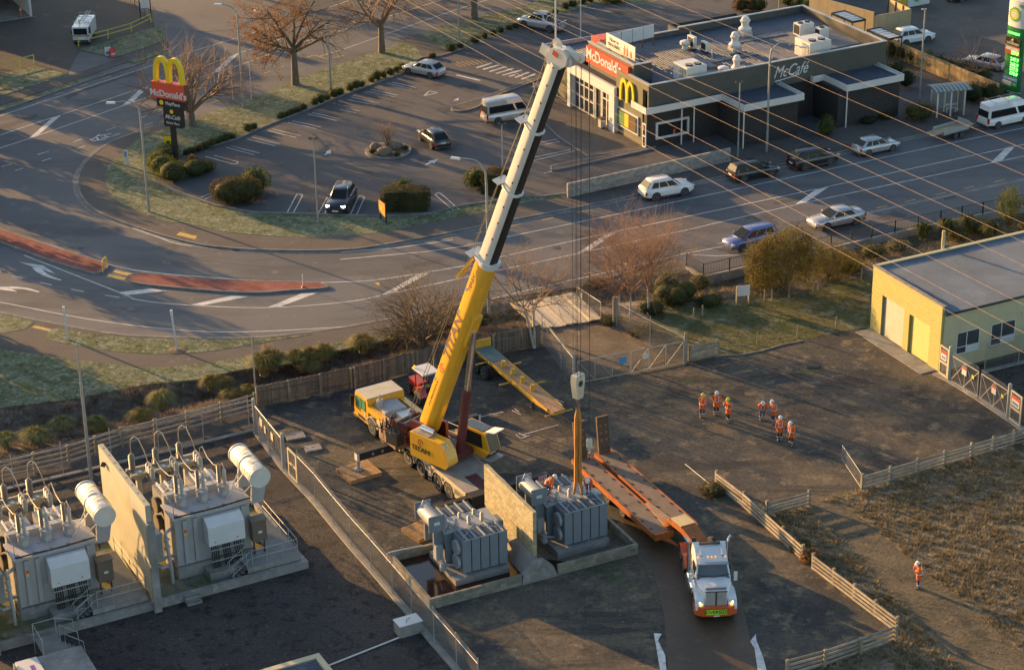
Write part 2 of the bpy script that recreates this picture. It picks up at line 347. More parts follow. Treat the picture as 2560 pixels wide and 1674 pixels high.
island('traffic_island', ccw(spline(ats('b', [(1455, 1172), (1490, 1155), (1720, 1112), (2130, 1035), (2150, 1045), (1800, 1125), (1500, 1190), (1465, 1190)]), 4, True)), .14, .11, M_path)
# red chip islands in the road
island('traffic_island', ccw(mix(ats('d', [(-400, -90), (0, 40), (380, 165), (755, 283), (748, 305), (690, 345), (650, 352), (350, 262), (0, 132), (-400, -20)]))), 0, .13, M_red)
island('traffic_island', ccw(spline(ats('d', [(912, 410), (962, 347), (1500, 388), (2000, 405), (2200, 412), (2262, 432), (2245, 450), (1990, 468), (1750, 482), (1400, 463)]), 3, True)), 0, .13, M_red)
# ---- pavement on the yard side of the road
P2 = spline(mix(ats('d', [(-1500, 560), (-600, 740), (0, 872), (500, 945), (900, 990), (1150, 1000), (1400, 972), (1700, 930), (2000, 888), (2353, 822)]), ats('e', [(250, 778), (420, 745)])), 4)
pave2 = sheet('pavement', mix(K1[:-5], list(reversed(P2))), .12, M_path, th=.14)
ribbon('kerb', offset(K1[:-5], -.07), .17, -.01, .135, M_kerb); ribbon('channel', offset(K1[:-5], .22), .36, -.01, .004, M_kerb)
sheet('grass_verge', spline(ats('d', [(322, 790), (350, 745), (420, 735), (600, 765), (900, 795), (1200, 805), (1600, 808), (1900, 797), (2150, 770), (2060, 790), (1700, 850), (1500, 882), (1300, 905), (1100, 910), (800, 890), (500, 845), (370, 815)]), 3, True), .135, M_frost, th=.02)
sheet('grass_verge', ats('d', [(-500, 500), (0, 632), (240, 685), (180, 735), (0, 765), (-500, 650)]), .135, M_frost, th=.02)
bank_top = mix(list(P2), ats('e', [(480, 760), (300, 815), (0, 880)]), ats('d', [(2000, 975), (1700, 1010), (1350, 1085), (1000, 1120), (500, 1220), (0, 1280), (-900, 1400)]))
sheet('grass_bank', bank_top, .125, M_frost, th=.16)
# ---- industrial frontage across the road
sheet('forecourt', ats('a', [(-1500, 900), (0, 665), (460, 520), (550, 350), (800, 405), (1130, 300), (1060, 160), (860, -40), (600, -400), (-2500, -400)]), .02, ground_mat('old_asphalt', [(.085, .074, .066), ((.065, .058, .054), .1, .5, .1), ((.12, .105, .09), .5, .64, .06)], bump=.01, bscale=12, fine=.2, fscale=6))
sheet('side_street', ats('a', [(1080, 180), (880, -20), (1000, -150), (2300, -200), (1750, 120), (1640, 205), (1350, 225), (1130, 190)]), .016, ground_mat('pale_asphalt', [(.125, .122, .125), ((.15, .145, .145), .1, .5, .1), ((.10, .095, .095), .4, .62, .06)], bump=.005, bscale=12, fine=.12, fscale=6))
sheet('grass_verge', ats('a', [(550, 348), (700, 305), (1000, 210), (1120, 185), (1140, 230), (1150, 280), (1000, 335), (800, 402)]), .05, M_frost, th=.03)
sheet('grass_verge', ats('a', [(-900, 700), (0, 515), (235, 462), (400, 500), (462, 522), (250, 590), (0, 668), (-900, 930)]), .05, M_frost, th=.03)
sheet('grass_verge', ats('a', [(880, 430), (1000, 385), (1150, 335), (1165, 350), (1000, 420), (930, 440)]), .05, M_frost, th=.03)
sheet('pavement', ats('a', [(-900, 960), (0, 680), (480, 528), (800, 415), (1160, 290), (1175, 325), (900, 425), (560, 545), (0, 735), (-900, 1040)]), .04, M_path, th=.05)
sheet('grass_verge', ats('a', [(-900, 1075), (0, 742), (250, 655), (560, 548), (620, 550), (300, 665), (0, 770), (-900, 1090)]), .052, M_frost, th=.03)
ribbon('kerb', ats('a', [(-900, 1095), (0, 772), (300, 668), (640, 548), (960, 448), (1000, 432)]), .2, 0, .11, M_kerb)
# ---- the yard, compound, field
FL0 = at('g', 1830, 0); FL1 = at('h', 1000, 1770)            # line of the chain-link fence
sheet('yard', mix(ats('d', [(1640, 1230), (1790, 1200)]), ats('e', [(-250, 1190), (400, 1000), (1330, 760), (1390, 700), (1640, 690), (1900, 720), (2100, 860), (2380, 780)]), ats('f', [(60, 960), (260, 910), (500, 890), (850, 800), (1240, 720), (1800, 1020), (2330, 1400), (2700, 1600)]), ats('i', [(2600, -120), (1260, 290), (900, 440), (1100, 700), (1520, 1280), (600, 1800)]), ats('h', [(1000, 1800), (300, 900)]), ats('g', [(1830, 0)]), ats('d', [(1700, 1260)])), .002, M_yard)
sheet('gravel_compound', mix(ats('g', [(-600, 330), (0, 130), (900, -90)]), ats('d', [(1700, 1240), (1830, 1545)]), ats('g', [(2380, 640)]), ats('h', [(1000, 1770)]), ats('g', [(2500, 2100), (-900, 2100), (-900, 330)])), .006, M_gravel)
sheet('field', mix(ats('i', [(2600, -60), (2200, 10), (1255, 300), (900, 400), (640, 470), (850, 750), (1500, 1270), (1250, 1440), (500, 1800), (3200, 1800), (3200, -200)])), .010, M_field)
sheet('rough_lawn', mix(ats('f', [(-200, 520), (100, 560), (560, 520), (900, 470), (1320, 330), (1310, 720), (1240, 720), (850, 800), (500, 890), (260, 905), (60, 940), (-60, 780), (-220, 700)])), .008, ground_mat('lawn', [(.06, .075, .025), ((.10, .095, .04), .3, .5, .1), ((.15, .165, .12), .8, .6, .07), ((.04, .035, .02), .6, .64, .05)], bump=.12, bscale=2.6, fine=.4, fscale=3))
sheet('wet_track', mix(ats('h', [(1905, 560), (2010, 690), (2120, 800), (2185, 920), (2240, 1150), (2250, 1290), (2265, 1420), (2268, 1700)]), ats('i', [(590, 1700), (545, 1480), (490, 1350), (455, 1200), (425, 1050), (400, 900), (330, 760), (200, 620), (60, 480), (-60, 380), (-200, 250)]), ats('h', [(2050, 430), (1950, 480)])), .014, M_track)
sheet('dirt_drive', spline(ats('e', [(1400, 730), (1640, 690), (1800, 680), (1920, 740), (2080, 820), (2150, 870), (2250, 950), (1950, 1020), (1680, 1060), (1560, 930)]), 3, True), .012, M_dirt)
sheet('dirt_path', spline(ats('i', [(900, 420), (1100, 400), (1400, 620), (1700, 880), (2050, 1150), (2500, 1600), (2100, 1640), (1750, 1350), (1450, 1010), (1150, 700)]), 3, True), .016, ground_mat('trodden_earth', [(.085, .075, .05), ((.13, .105, .07), .3, .5, .1), ((.05, .045, .035), .6, .6, .07), ((.06, .075, .03), .5, .64, .05)], bump=.06, bscale=4, fine=.4, fscale=4))
# ---------------------------------------------------------------- road markings (parts of the sheet they are painted on)
for s, q in (('a', [(440, 665), (960, 478), (985, 500), (560, 640), (470, 690)]), ('a', [(0, 870), (250, 790), (270, 805), (0, 900)]), ('e', [(430, 290), (700, 240), (720, 262), (440, 315)]), ('c', [(1820, 1360), (1900, 1345), (1910, 1368), (1830, 1385)]), ('c', [(640, 1400), (900, 1345), (925, 1362), (660, 1420)])):
 sheet('asphalt_patch', ats(s, q), .003, ground_mat('patch_asphalt', [(.066, .065, .068), ((.08, .078, .08), .8, .5, .1)], bump=.006, bscale=20, fine=.2, fscale=7) if 'patch_asphalt' not in MATS else MATS['patch_asphalt'], road)
for s, x, y in (('a', 420, 712), ('a', 200, 700), ('d', 1635, 178), ('e', 1500, 165), ('c', 560, 1330), ('a', 1180, 640)):
 mb = MB(); mb.lathe([(.32, 0), (.32, .012), (.0, .014)], at(s, x, y), n=16); mb.build('manhole_cover', M_dsteel_, road)
for s, P in (('a', [(0, 905), (330, 790), (550, 715), (980, 575)]), ('a', [(300, 1080), (560, 1000), (900, 818)]), ('d', [(1400, 250), (1900, 300), (2380, 310)]), ('e', [(0, 600), (500, 520), (1000, 420)]), ('c', [(200, 1480), (1200, 1260), (2380, 1005)]), ('d', [(200, 600), (900, 690), (1700, 715)])):
 ribbon('seal_joint', spline(ats(s, P), 6), .05, -.001, .0035, M_tar, road)
def line_mark(parent, P, w=.11, z=.006, m=None, name='lane_line'):
 return ribbon(name, P, w, z-.003, z, m or M_white, parent)
def dashes(s, segs, parent, z=.006, w=.10, m=None, name='lane_dash'):
 for a, b in segs: ribbon(name, [at(s, *a), at(s, *b)], w, z-.003, z, m or M_white, parent)
def patch(parent, P, z=.006, m=None, name='hatch_bar'): return sheet(name, P, z, m or M_white, parent)
line_mark(road, mix(ats('a', [(-500, 970), (0, 802), (480, 645), (980, 478), (1350, 350), (1700, 245), (2200, 80), (2600, -60)])))
line_mark(road, mix(ats('a', [(-500, 1110), (0, 935), (360, 815), (1040, 590), (1400, 465), (1650, 370), (2040, 240)])))
line_mark(road, mix(ats('a', [(-500, 1205), (0, 1025), (200, 960), (1060, 660), (1280, 572), (1700, 437), (2040, 310), (2380, 205)]), ats('b', [(400, 95), (900, -60)])))
line_mark(road, mix(ats('a', [(2210, 392), (2380, 340)]), ats('b', [(0, 350), (410, 205), (800, 70), (1050, -10)])))
for q in ([(195, 962), (265, 935), (435, 788), (365, 812)], [(850, 728), (920, 705), (1040, 590), (975, 612)], [(1455, 518), (1520, 497), (1655, 370), (1590, 393)]): patch(road, ats('a', q))
patch(road, mix(ats('a', [(-280, 1130), (-210, 1105), (-40, 945), (-110, 970)])))
dashes('a', [((260, 1070), (340, 1045)), ((290, 1115), (355, 1095)), ((505, 985), (570, 960)), ((530, 1030), (590, 1010)), ((735, 903), (800, 880)), ((770, 945), (830, 925)), ((960, 822), (1020, 800)), ((995, 870), (1055, 850)), ((10, 1155), (85, 1133)), ((105, 1182), (160, 1163))], road)
dashes('a', [((380, 655), (440, 640)), ((550, 600), (605, 580)), ((710, 545), (770, 527)), ((880, 933), (950, 908)), ((1000, 888), (1060, 867)), ((1100, 850), (1150, 832)), ((1440, 722), (1500, 700)), ((1720, 545), (1770, 535)), ((1820, 510), (1870, 495)), ((1920, 475), (1965, 460)), ((2120, 400), (2175, 382)), ((2180, 384), (2270, 412)), ((2310, 402), (2380, 385)), ((1400, 660), (1520, 700))], road, m=M_yellow, name='yellow_dash')
dashes('a', [((640, 965), (690, 930)), ((650, 975), (730, 962)), ((690, 940), (770, 925)), ((620, 965), (660, 978)), ((720, 930), (740, 955)), ((665, 945), (680, 968)), ((700, 955), (760, 945))], road, w=.16, name='cycle_symbol')
line_mark(road, spline(mix(ats('d', [(-400, -100), (0, 34), (380, 155), (740, 275), (1000, 328), (1500, 372), (2000, 402), (2380, 400)]), ats('e', [(300, 380), (880, 285), (1120, 225), (1800, 75), (2180, -5)]), ats('c', [(1030, 1290), (2380, 1000), (3600, 740)])), 4))
line_mark(road, spline(mix(ats('d', [(165, 215), (820, 470), (960, 525), (1300, 560), (1850, 578), (2380, 540)]), ats('e', [(280, 495), (650, 415), (1190, 300), (1640, 205), (2380, 45)]), ats('c', [(220, 1550), (790, 1420), (1560, 1255), (2380, 1080), (3600, 820)])), 4))
for s, q in (('d', [(830, 470), (880, 490), (1155, 463), (1040, 447)]), ('d', [(1310, 560), (1390, 565), (1725, 500), (1600, 497)]), ('d', [(1850, 576), (1925, 576), (2205, 473), (2085, 480)]), ('e', [(275, 497), (345, 488), (650, 320), (555, 337)]), ('e', [(1640, 204), (1720, 190), (1910, 58), (1830, 75)]), ('c', [(790, 1420), (860, 1408), (1035, 1289), (945, 1306)]), ('c', [(2150, 1127), (2225, 1113), (2325, 1006), (2255, 1022)])): patch(road, ats(s, q))
line_mark(road, spline(mix(ats('d', [(-900, 380), (0, 540), (600, 655), (1200, 730), (1700, 745), (2353, 712)]), ats('e', [(105, 697)])), 4))
line_mark(road, spline(ats('d', [(915, 25), (1080, 85), (1200, 130), (1330, 152)]), 4))
line_mark(road, ats('e', [(0, 195), (390, 165), (780, 110)]))
line_mark(road, mix(ats('e', [(0, 245), (600, 190), (850, 155), (1150, 90), (1600, -2)]), ats('c', [(0, 1390), (850, 1210), (1900, 985), (2380, 885), (3600, 625)])))
line_mark(road, mix(ats('e', [(1040, 520), (1190, 482), (1420, 430), (1860, 330), (2100, 275), (2380, 205)]), ats('f', [(330, 148)])))
line_mark(road, ats('f', [(90, 213), (250, 220), (400, 214), (520, 195)]))
line_mark(road, mix(ats('f', [(1290, -75), (2380, -310), (4000, -660)])), w=.45, m=M_kerb, name='channel')
for s, l in (('e', [((700, 112), (780, 95)), ((935, 66), (1010, 50)), ((1180, 15), (1250, 0)), ((1690, 345), (1750, 331)), ((1430, 402), (1530, 382))]), ('b', [((1400, 1522), (1480, 1505)), ((1640, 1470), (1720, 1453))]), ('c', [((1555, 1397), (1630, 1380)), ((1770, 1347), (1840, 1332)), ((1965, 1305), (2035, 1290)), ((2175, 1260), (2245, 1243)), ((1360, 1439), (1435, 1422))]), ('f', [((260, 137), (330, 120)), ((40, 187), (120, 170))])): dashes(s, l, road, m=M_yellow, name='yellow_dash')
for q in ([(735, 366), (755, 345), (875, 370), (858, 386)], [(775, 331), (797, 317), (922, 345), (903, 361)]): patch(road, ats('d', q), m=M_yellow, name='tactile_pad')
patch(block, ats('d', [(1220, 75), (1245, 55), (1367, 85), (1345, 105)], .12), z=.126, m=M_yellow, name='tactile_pad')
patch(pave2, ats('d', [(220, 714), (242, 702), (372, 730), (350, 743)], .12), z=.126, m=M_yellow, name='tactile_pad')
patch(road, ats('e', [(240, 408), (275, 403), (272, 430)]), m=M_yellow, name='yellow_mark')
dashes('d', [((80, 355), (155, 375)), ((275, 403), (360, 422)), ((492, 450), (580, 467)), ((727, 492), (825, 507)), ((-80, 310), (5, 332))], road)
def ribbonw(parent, s, C_, W_, name):
 P = spline(ats(s, C_), 5); n = len(P); A = []; B = []
 for k in range(n):
  w = W_[0]+(W_[1]-W_[0])*k/(n-1); A.append(offset(P, w/2)[k]); B.append(offset(P, -w/2)[k])
 return patch(parent, A+list(reversed(B)), name=name)
ribbonw(road, 'd', [(422, 388), (340, 362), (275, 325), (250, 295)], (.15, .7), 'arrow_shaft')
patch(road, ats('d', [(132, 262), (300, 287), (385, 345), (300, 318), (240, 300)]), z=.0075, name='arrow_head')
ribbonw(road, 'd', [(270, 470), (180, 447), (80, 440), (0, 445), (-100, 465)], (.15, .7), 'arrow_shaft')
patch(road, ats('d', [(-200, 440), (60, 435), (120, 468), (0, 455), (-160, 490)]), z=.0075, name='arrow_head')
# car park
def stall(s, l, parent=None):
 for a, b in l: ribbon('stall_line', [at(s, *a, .144), at(s, *b, .144)], .09, .146, .149, M_white, carpark)
for q in ([(1420, 1082), (1610, 1135)], [(1480, 1075), (1645, 1120)], [(1565, 1020), (1760, 1072)], [(1600, 1010), (1795, 1060)], [(1710, 963), (1905, 1010)], [(1745, 950), (1935, 998)], [(1855, 905), (2050, 952)], [(1885, 893), (2080, 940)], [(1995, 848), (2190, 892)], [(2025, 837), (2220, 880)], [(2130, 790), (2330, 835)], [(2160, 780), (2360, 825)], [(1390, 1365), (1510, 1318)], [(1415, 1378), (1500, 1340)], [(2200, 1480), (2270, 1355)], [(2245, 1480), (2300, 1370)]): stall('a', [q])
for q in ([(0, 758), (110, 782)], [(40, 752), (135, 770)], [(50, 690), (245, 727)], [(75, 672), (270, 715)], [(185, 632), (375, 672)], [(215, 620), (400, 660)], [(330, 575), (500, 617)], [(360, 568), (525, 608)], [(1390, 985), (1500, 965)], [(1420, 1000), (1520, 980)], [(1340, 1090), (1595, 1035)], [(1345, 1110), (1620, 1045)], [(1410, 1198), (1465, 1186)], [(1690, 50), (1880, 85)], [(1660, 80), (1770, 125)]): stall('b', [q])
for s, q in (('a', [(1985, 1475), (2048, 1355), (2065, 1343), (2085, 1348), (2088, 1362), (2028, 1475)]), ('b', [(75, 1480), (125, 1368), (145, 1358), (162, 1362), (165, 1375), (115, 1485)]), ('b', [(785, 1455), (670, 1358), (662, 1345), (680, 1336), (700, 1342), (825, 1450)]), ('a', [(1610, 1135), (1640, 1132), (1645, 1120)])):
 ribbon('stall_line', spline(ats(s, q, .144), 4), .09, .146, .149, M_white, carpark)
for a, b in (((945, 470), (1050, 437)), ((990, 482), (1102, 450)), ((1035, 497), (1150, 462)), ((1080, 510), (1200, 474)), ((1125, 522), (1258, 486)), ((1170, 530), (1212, 518)), ((1212, 538), (1308, 500)), ((1255, 550), (1355, 512))):
 ribbon('crossing_bar', [at('b', *a, .144), at('b', *b, .144)], .28, .147, .150, M_white, carpark)
ribbon('stop_line', ats('b', [(805, 520), (970, 558)], .144), .3, .146, .150, M_white, carpark)
for t in ([(580, 665), (620, 630)], [(620, 630), (675, 642)], [(675, 642), (580, 665)]): ribbon('give_way_mark', ats('b', t, .144), .12, .146, .150, M_white, carpark)
for s, q in (('a', [(2240, 1078), (2262, 1050), (2255, 1050), (2290, 1035), (2288, 1070), (2275, 1062)]), ('b', [(585, 1145), (620, 1118), (610, 1115), (680, 1102), (650, 1132), (640, 1126)]), ('b', [(775, 705), (800, 690), (795, 688), (825, 680), (815, 696), (805, 694)])): sheet('arrow_mark', ats(s, q, .144), .150, M_white, carpark)
for k in range(7): ribbon('yellow_hatch', [at('b', 770+k*34, 433-k*3, .144), at('b', 840+k*30, 462-k*4, .144)], .07, .146, .149, M_yellow, carpark)
for k in range(9):
 f = k/8; ribbon('yellow_hatch', [at('c', 1600+f*300, 235-f*185), at('c', 1690+f*490, 245-f*90)], .2, .147, .152, M_yellow, carpark) if False else None
M_wpaint = mat('spray_paint', (.55, .55, .55), .8, var=.3, scale=3, dirt=.7, dirtcol=(.08, .075, .07), detail=8)
yard = bpy.data.objects['yard']
for q in ([(920, 1345), (1130, 1298)], [(1190, 1288), (1250, 1318)], [(1205, 1275), (1240, 1300)], [(1310, 1262), (1350, 1285)], [(1270, 1455), (1510, 1388)], [(1215, 1455), (1250, 1482)], [(1250, 1482), (1310, 1462)], [(1235, 1445), (1290, 1468)], [(1480, 1205), (1550, 1235)], [(1495, 1225), (1525, 1240)]):
 ribbon('spray_mark', ats('e', q), .07, .010, .012, M_wpaint, yard)
sheet('lime_line', ats('h', [(2170, 1295), (2225, 1300), (2200, 1345), (2250, 1450), (2262, 1600), (2222, 1600), (2190, 1400)]), .022, M_wpaint, yard)
sheet('lime_line', ats('i', [(485, 1352), (525, 1300), (528, 1345), (575, 1460), (610, 1600), (545, 1600), (515, 1400)]), .022, M_wpaint, yard)
# ================================================================ RESTAURANT
M_dgrey = mat('charcoal_cladding', (.075, .072, .062), .7, var=.12, scale=.8, dirt=.25, dirtcol=(.05, .05, .045))
M_olive = mat('olive_render', (.125, .118, .075), .8, var=.10, scale=.7, dirt=.2, dirtcol=(.10, .09, .06))
M_black = mat('black_brick', (.028, .026, .027), .8, var=.35, scale=5)
M_wht = mat('white_panel', (.55, .545, .53), .5, var=.05, scale=.9, dirt=.12, dirtcol=(.4, .38, .35))
M_whtmetal = mat('white_painted_steel', (.62, .62, .60), .4, var=.06, scale=1.5, dirt=.18, dirtcol=(.35, .33, .30))
M_roofc = mat('grey_roof_sheet', (.075, .095, .13), .6, .2, var=.14, scale=.7, dirt=.3, dirtcol=(.07, .07, .08))
M_roofb = mat('brown_roof_sheet', (.11, .095, .08), .65, .2, var=.2, scale=.9)
M_cap = mat('parapet_capping', (.42, .42, .41), .45, .3, var=.1)
M_glass = mat('dark_glass', (.018, .020, .022), .06, 0, var=.2, spec=.8)
M_glassb = mat('bluish_glass', (.05, .06, .065), .05, 0, var=.2, spec=.8)
M_redp = mat('sign_red', (.62, .075, .035), .45, var=.05)
M_yel = mat('sign_yellow', (.72, .50, .02), .45, var=.06)
M_blk = mat('black_plastic', (.015, .015, .015), .5, var=.2)
M_steel = mat('galvanised_steel', (.33, .34, .34), .6, .25, var=.15, scale=3)
M_dsteel = mat('dark_steel', (.06, .06, .06), .5, .5, var=.2)
M_lampg = mat('lamp_pole_grey', (.30, .31, .31), .5, .4, var=.12, scale=2)
M_black2 = mat('sign_black', (.02, .019, .018), .45, var=.1)

MC_O = at('b', 2140, 1018, .2); MC_A = R(27.4)
mc = thing('restaurant', 'flat roofed charcoal restaurant with red name sign, golden arches and white canopies', 'restaurant', (MC_O.x, MC_O.y, 0), MC_A)
def mcw(u, v, z): c, s = math.cos(MC_A), math.sin(MC_A); return Vector((MC_O.x+u*c-v*s, MC_O.y+u*s+v*c, z))
ZP, ZR = 6.2, 5.0
def P_(name, m, par, *boxes):
 mb = MB()
 for b in boxes: mb.bb(*b)
 return mb.build(name, m, par)
# main walls, set in from the deep fascia
P_('wall', M_black, mc, (0.05, 24.9, -.1, .1, .1, 3.9)); P_('wall', M_black, mc, (24.7, 24.95, .1, 12.8, .1, 3.9)); P_('wall', M_dgrey, mc, (.1, 24.7, 12.6, 12.85, .1, 5.2))
P_('wall', M_olive, mc, (-.42, -.1, .55, 5.2, .1, ZP-.1)); P_('wall', M_black, mc, (-.35, .05, -.1, .52, .1, 3.9))
P_('brick_wall', M_black, mc, (7.15, 13.25, -3.9, -.12, .1, 3.75)); P_('brick_wall', M_black, mc, (17.6, 24.5, -4.0, -.12, .1, 3.75))
# parapet fascia
for nm, b in (('parapet', (-.5, 25.3, -.6, -.38, 3.85, ZP)), ('parapet', (25.08, 25.3, -.37, 13.0, 4.3, ZP)), ('parapet', (10.9, 25.07, 12.8, 13.02, 4.6, ZP)), ('parapet', (1.9, 2.1, 3.1, 12.6, 4.6, ZP))):
 P_(nm, M_dgrey, mc, b); x0, x1, y0, y1, z0, z1 = b; P_('capping', M_cap, mc, (x0-.04, x1+.04, y0-.04, y1+.04, z1+.003, z1+.07))
P_('parapet', M_olive, mc, (-.46, -.26, -.37, 3.05, ZP-.6, ZP)); P_('capping', M_cap, mc, (-.5, -.2, -.33, 3.05, ZP+.003, ZP+.06))
P_('parapet', M_dgrey, mc, (2.1, 10.9, 12.75, 12.97, 4.4, ZP-.2)); P_('capping', M_cap, mc, (2.1, 10.88, 12.7, 13.0, ZP-.19, ZP-.12))
def rib_sheet(name, m, par, x0, x1, y0, y1, z, pitch=.27, h=.045, axis='y', slope=0.0):
 mb = MB(); n = int((x1-x0)/pitch); prof = []
 for k in range(n):
  a = x0+k*pitch; prof += [(a, z), (a+pitch*.62, z), (a+pitch*.70, z+h), (a+pitch*.92, z+h)]
 prof.append((x1, z)); V = []; F = []
 for p in prof: V += [(p[0], y0, p[1]), (p[0], y1, p[1]+slope)] if axis == 'y' else [(y0, p[0], p[1]), (y1, p[0], p[1]+slope)]
 for k in range(len(prof)-1): F.append((2*k, 2*k+2, 2*k+3, 2*k+1))
 mb.add(V, F); return mb.build(name, m, par, smooth=0)
rib_sheet('roof_sheet', M_roofc, mc, -.1, 25.05, -.37, 12.75, ZR, slope=.55)
for q in ((5.6, 8.8, 2.4, 3.1), (8.4, 9.1, 3.1, 8.6), (9.2, 14.5, 4.6, 5.4), (12.0, 12.9, 5.5, 9.4), (13.6, 20.0, 8.0, 9.0), (15.0, 16.0, 1.0, 7.9), (20.1, 24.4, 2.2, 8.6)):
 P_('roof_walkway', mat('bitumen_walkway', (.16, .16, .17), .85, var=.3, scale=1.5), mc, (q[0], q[1], q[2], q[3], ZR+.046+.042*q[2], ZR+.06+.042*q[3]))
# canopies
def canopy(P, z1, post):
 mb = MB(); n = len(P)
 for k in range(n-1):
  a, b = P[k], P[k+1]; mb.bar((a[0], a[1], z1-.3), (b[0], b[1], z1-.3), .10, .60)
 c = mb.build('canopy_fascia', M_wht, mc)
 xs_ = [p[0] for p in P]; ys_ = [p[1] for p in P]
 return c
C1 = [(-.95, 1.6), (-.95, -1.0), (7.0, -1.0), (7.0, -4.55), (13.4, -4.55), (13.4, -.62)]
C2 = [(16.87, -.62), (16.87, -1.0), (18.05, -1.0), (18.05, -4.62), (24.42, -4.62), (24.42, -.62)]
canopy(C1, 4.3, 0); canopy(C2, 4.3, 0)
rib_sheet('canopy_roof', M_roofc, mc, 7.1, 13.3, -4.45, -.62, 4.02, pitch=.22); rib_sheet('canopy_roof', M_roofc, mc, 18.15, 24.35, -4.52, -.62, 4.02, pitch=.22)
P_('canopy_roof', M_blk, mc, (-.9, 7.0, -.94, -.62, 3.98, 4.02)); P_('canopy_roof', M_blk, mc, (16.95, 18.1, -.94, -.62, 3.98, 4.02))
P_('canopy_flashing', M_cap, mc, (13.0, 13.25, -4.4, -.62, 4.1, 4.22)); P_('canopy_flashing', M_cap, mc, (24.0, 24.25, -4.5, -.62, 4.1, 4.22))
P_('soffit', M_black, mc, (7.05, 13.35, -4.5, -.62, 3.72, 3.76)); P_('soffit', M_black, mc, (18.1, 24.38, -4.56, -.62, 3.72, 3.76))
for u, v in ((7.15, -4.35), (18.3, -4.4), (2.9, -.75), (4.2, -.75), (14.2, -.5)):
 mb = MB(); mb.cyl((u, v, .1), (u, v, 3.75), .06, n=8); mb.build('canopy_post', M_whtmetal, mc)
# name sign standing above the entry
P_('sign_parapet', M_dgrey, mc, (.02, .2, 2.9, 11.1, 4.3, 7.0), (.2, 1.9, 2.9, 3.1, 5.3, 7.0)); P_('capping', M_cap, mc, (-.04, .26, 2.86, 11.15, 7.0, 7.07), (.26, 1.95, 2.86, 3.15, 7.0, 7.07))
sg = P_('name_sign', M_redp, mc, (-.28, .015, 3.4, 11.0, 5.2, 6.75))
text_mesh('lettering', "McDonald's", 1.4, M_wht, sg, (-.30, 7.75, 6.05), (R(90), 0, R(-90)), .02, .028, sx=.96)
# entry portal with lower brown roof
rib_sheet('roof_sheet', M_roofb, mc, 4.9, 13.4, -.7, .0, 4.3, axis='x', slope=.3)
P_('portal_header', M_wht, mc, (-.85, -.55, 4.85, 13.6, 3.55, 4.5)); P_('portal_column', M_wht, mc, (-.85, -.15, 4.85, 5.85, .2, 3.55)); P_('portal_column', M_wht, mc, (-.85, -.35, 13.1, 13.6, .2, 3.55))
P_('entry_recess', M_blk, mc, (-.28, -.1, 5.85, 13.1, .2, 4.4))
fr = MB()
for v in (5.9, 6.9, 7.7, 7.9, 9.0, 9.3, 10.2, 11.1, 12.0, 12.9): fr.bb(-.42, -.30, v, v+.13, .2, 3.55)
for z in (.25, 1.5, 2.7): fr.bb(-.41, -.31, 9.3, 13.0, z, z+.1)
fr.bb(-.41, -.31, 5.9, 7.8, 2.6, 2.72); fr.build('glazing_bars', M_wht, mc)
for y0, y1, z0, z1 in [(9.45+.9*k, 10.15+.9*k, z, z+1.1) for k in range(4) for z in (.36, 1.6)]+[(9.45+.9*k, 10.15+.9*k, 2.82, 3.5) for k in range(4)]+[(6.05, 6.85, .3, 2.55), (7.05, 7.65, .3, 2.55)]:
 P_('window_pane', M_glass, mc, (-.36, -.33, y0, y1, z0, z1))
P_('wall_lights', M_blk, mc, (-.87, -.86, 5.2, 5.32, 1.1, 1.5), (-.87, -.86, 5.5, 5.6, 1.1, 1.5))
# golden arches on the olive wall
def arch_pts(w, h, n=10):
 pts = []
 for s in (0, 1):
  for k in range(n+1):
   t = math.pi*(1-k/n); x = (s*w)+w/2+math.cos(t)*w/2; z = h*(math.sin(t) ** .62)
   pts.append((x, z))
 return pts
def arches(par, w, h, th, dep, M, m, ox, oz):
 """two tall arches side by side, drawn in the (x,z) plane of matrix M"""
 mb = MB(); mb.M = M
 for s in (0, 1):
  outer = []; inner = []; n = 18
  for k in range(n+1):
   t = math.pi*(1-k/n); c, sn = math.cos(t), math.sin(t)
   e = abs(c) ** .75*(1 if c > 0 else -1)
   x0 = s*w+w/2
   outer.append((x0+e*(w/2+th*.45), h*sn ** .7)); inner.append((x0+e*(w/2-th*.55), max(0, (h-th*1.15))*sn ** .7))
  for k in range(n):
   if s == 0 and k == n-1: pass
   V = []
   for yy in (-dep/2, dep/2):
    for p in (outer[k], outer[k+1], inner[k+1], inner[k]): V.append((ox+p[0], yy+(0.004 if s else 0), oz+p[1]))
   mb.add(V, [(0, 1, 2, 3), (7, 6, 5, 4), (0, 4, 5, 1), (3, 2, 6, 7)]+([(0, 3, 7, 4)] if k == 0 else [])+([(1, 5, 6, 2)] if k == n-1 else []))
 return mb.build('golden_arches', m, par, smooth=30)
MA = Matrix.Translation((-.55, 4.2, 0)) @ Matrix.Rotation(R(-90), 4, 'Z')
arches(mc, 1.15, 2.15, .3, .16, MA, M_yel, 0, 3.55)
pf = P_('poster_frame', M_wht, mc, (-.56, -.42, 1.15, 4.85, 1.0, 2.75)); P_('poster', M_blk, pf, (-.60, -.562, 1.3, 4.7, 1.15, 2.6))
P_('poster_panel', mat('poster_green', (.10, .20, .05), .5), pf, (-.615, -.602, 3.4, 4.6, 1.25, 2.5)); P_('poster_panel', M_yel, pf, (-.615, -.602, 2.7, 3.38, 1.25, 2.5)); P_('poster_panel', mat('poster_brown', (.10, .06, .02), .5), pf, (-.615, -.602, 1.4, 2.68, 1.25, 2.5))
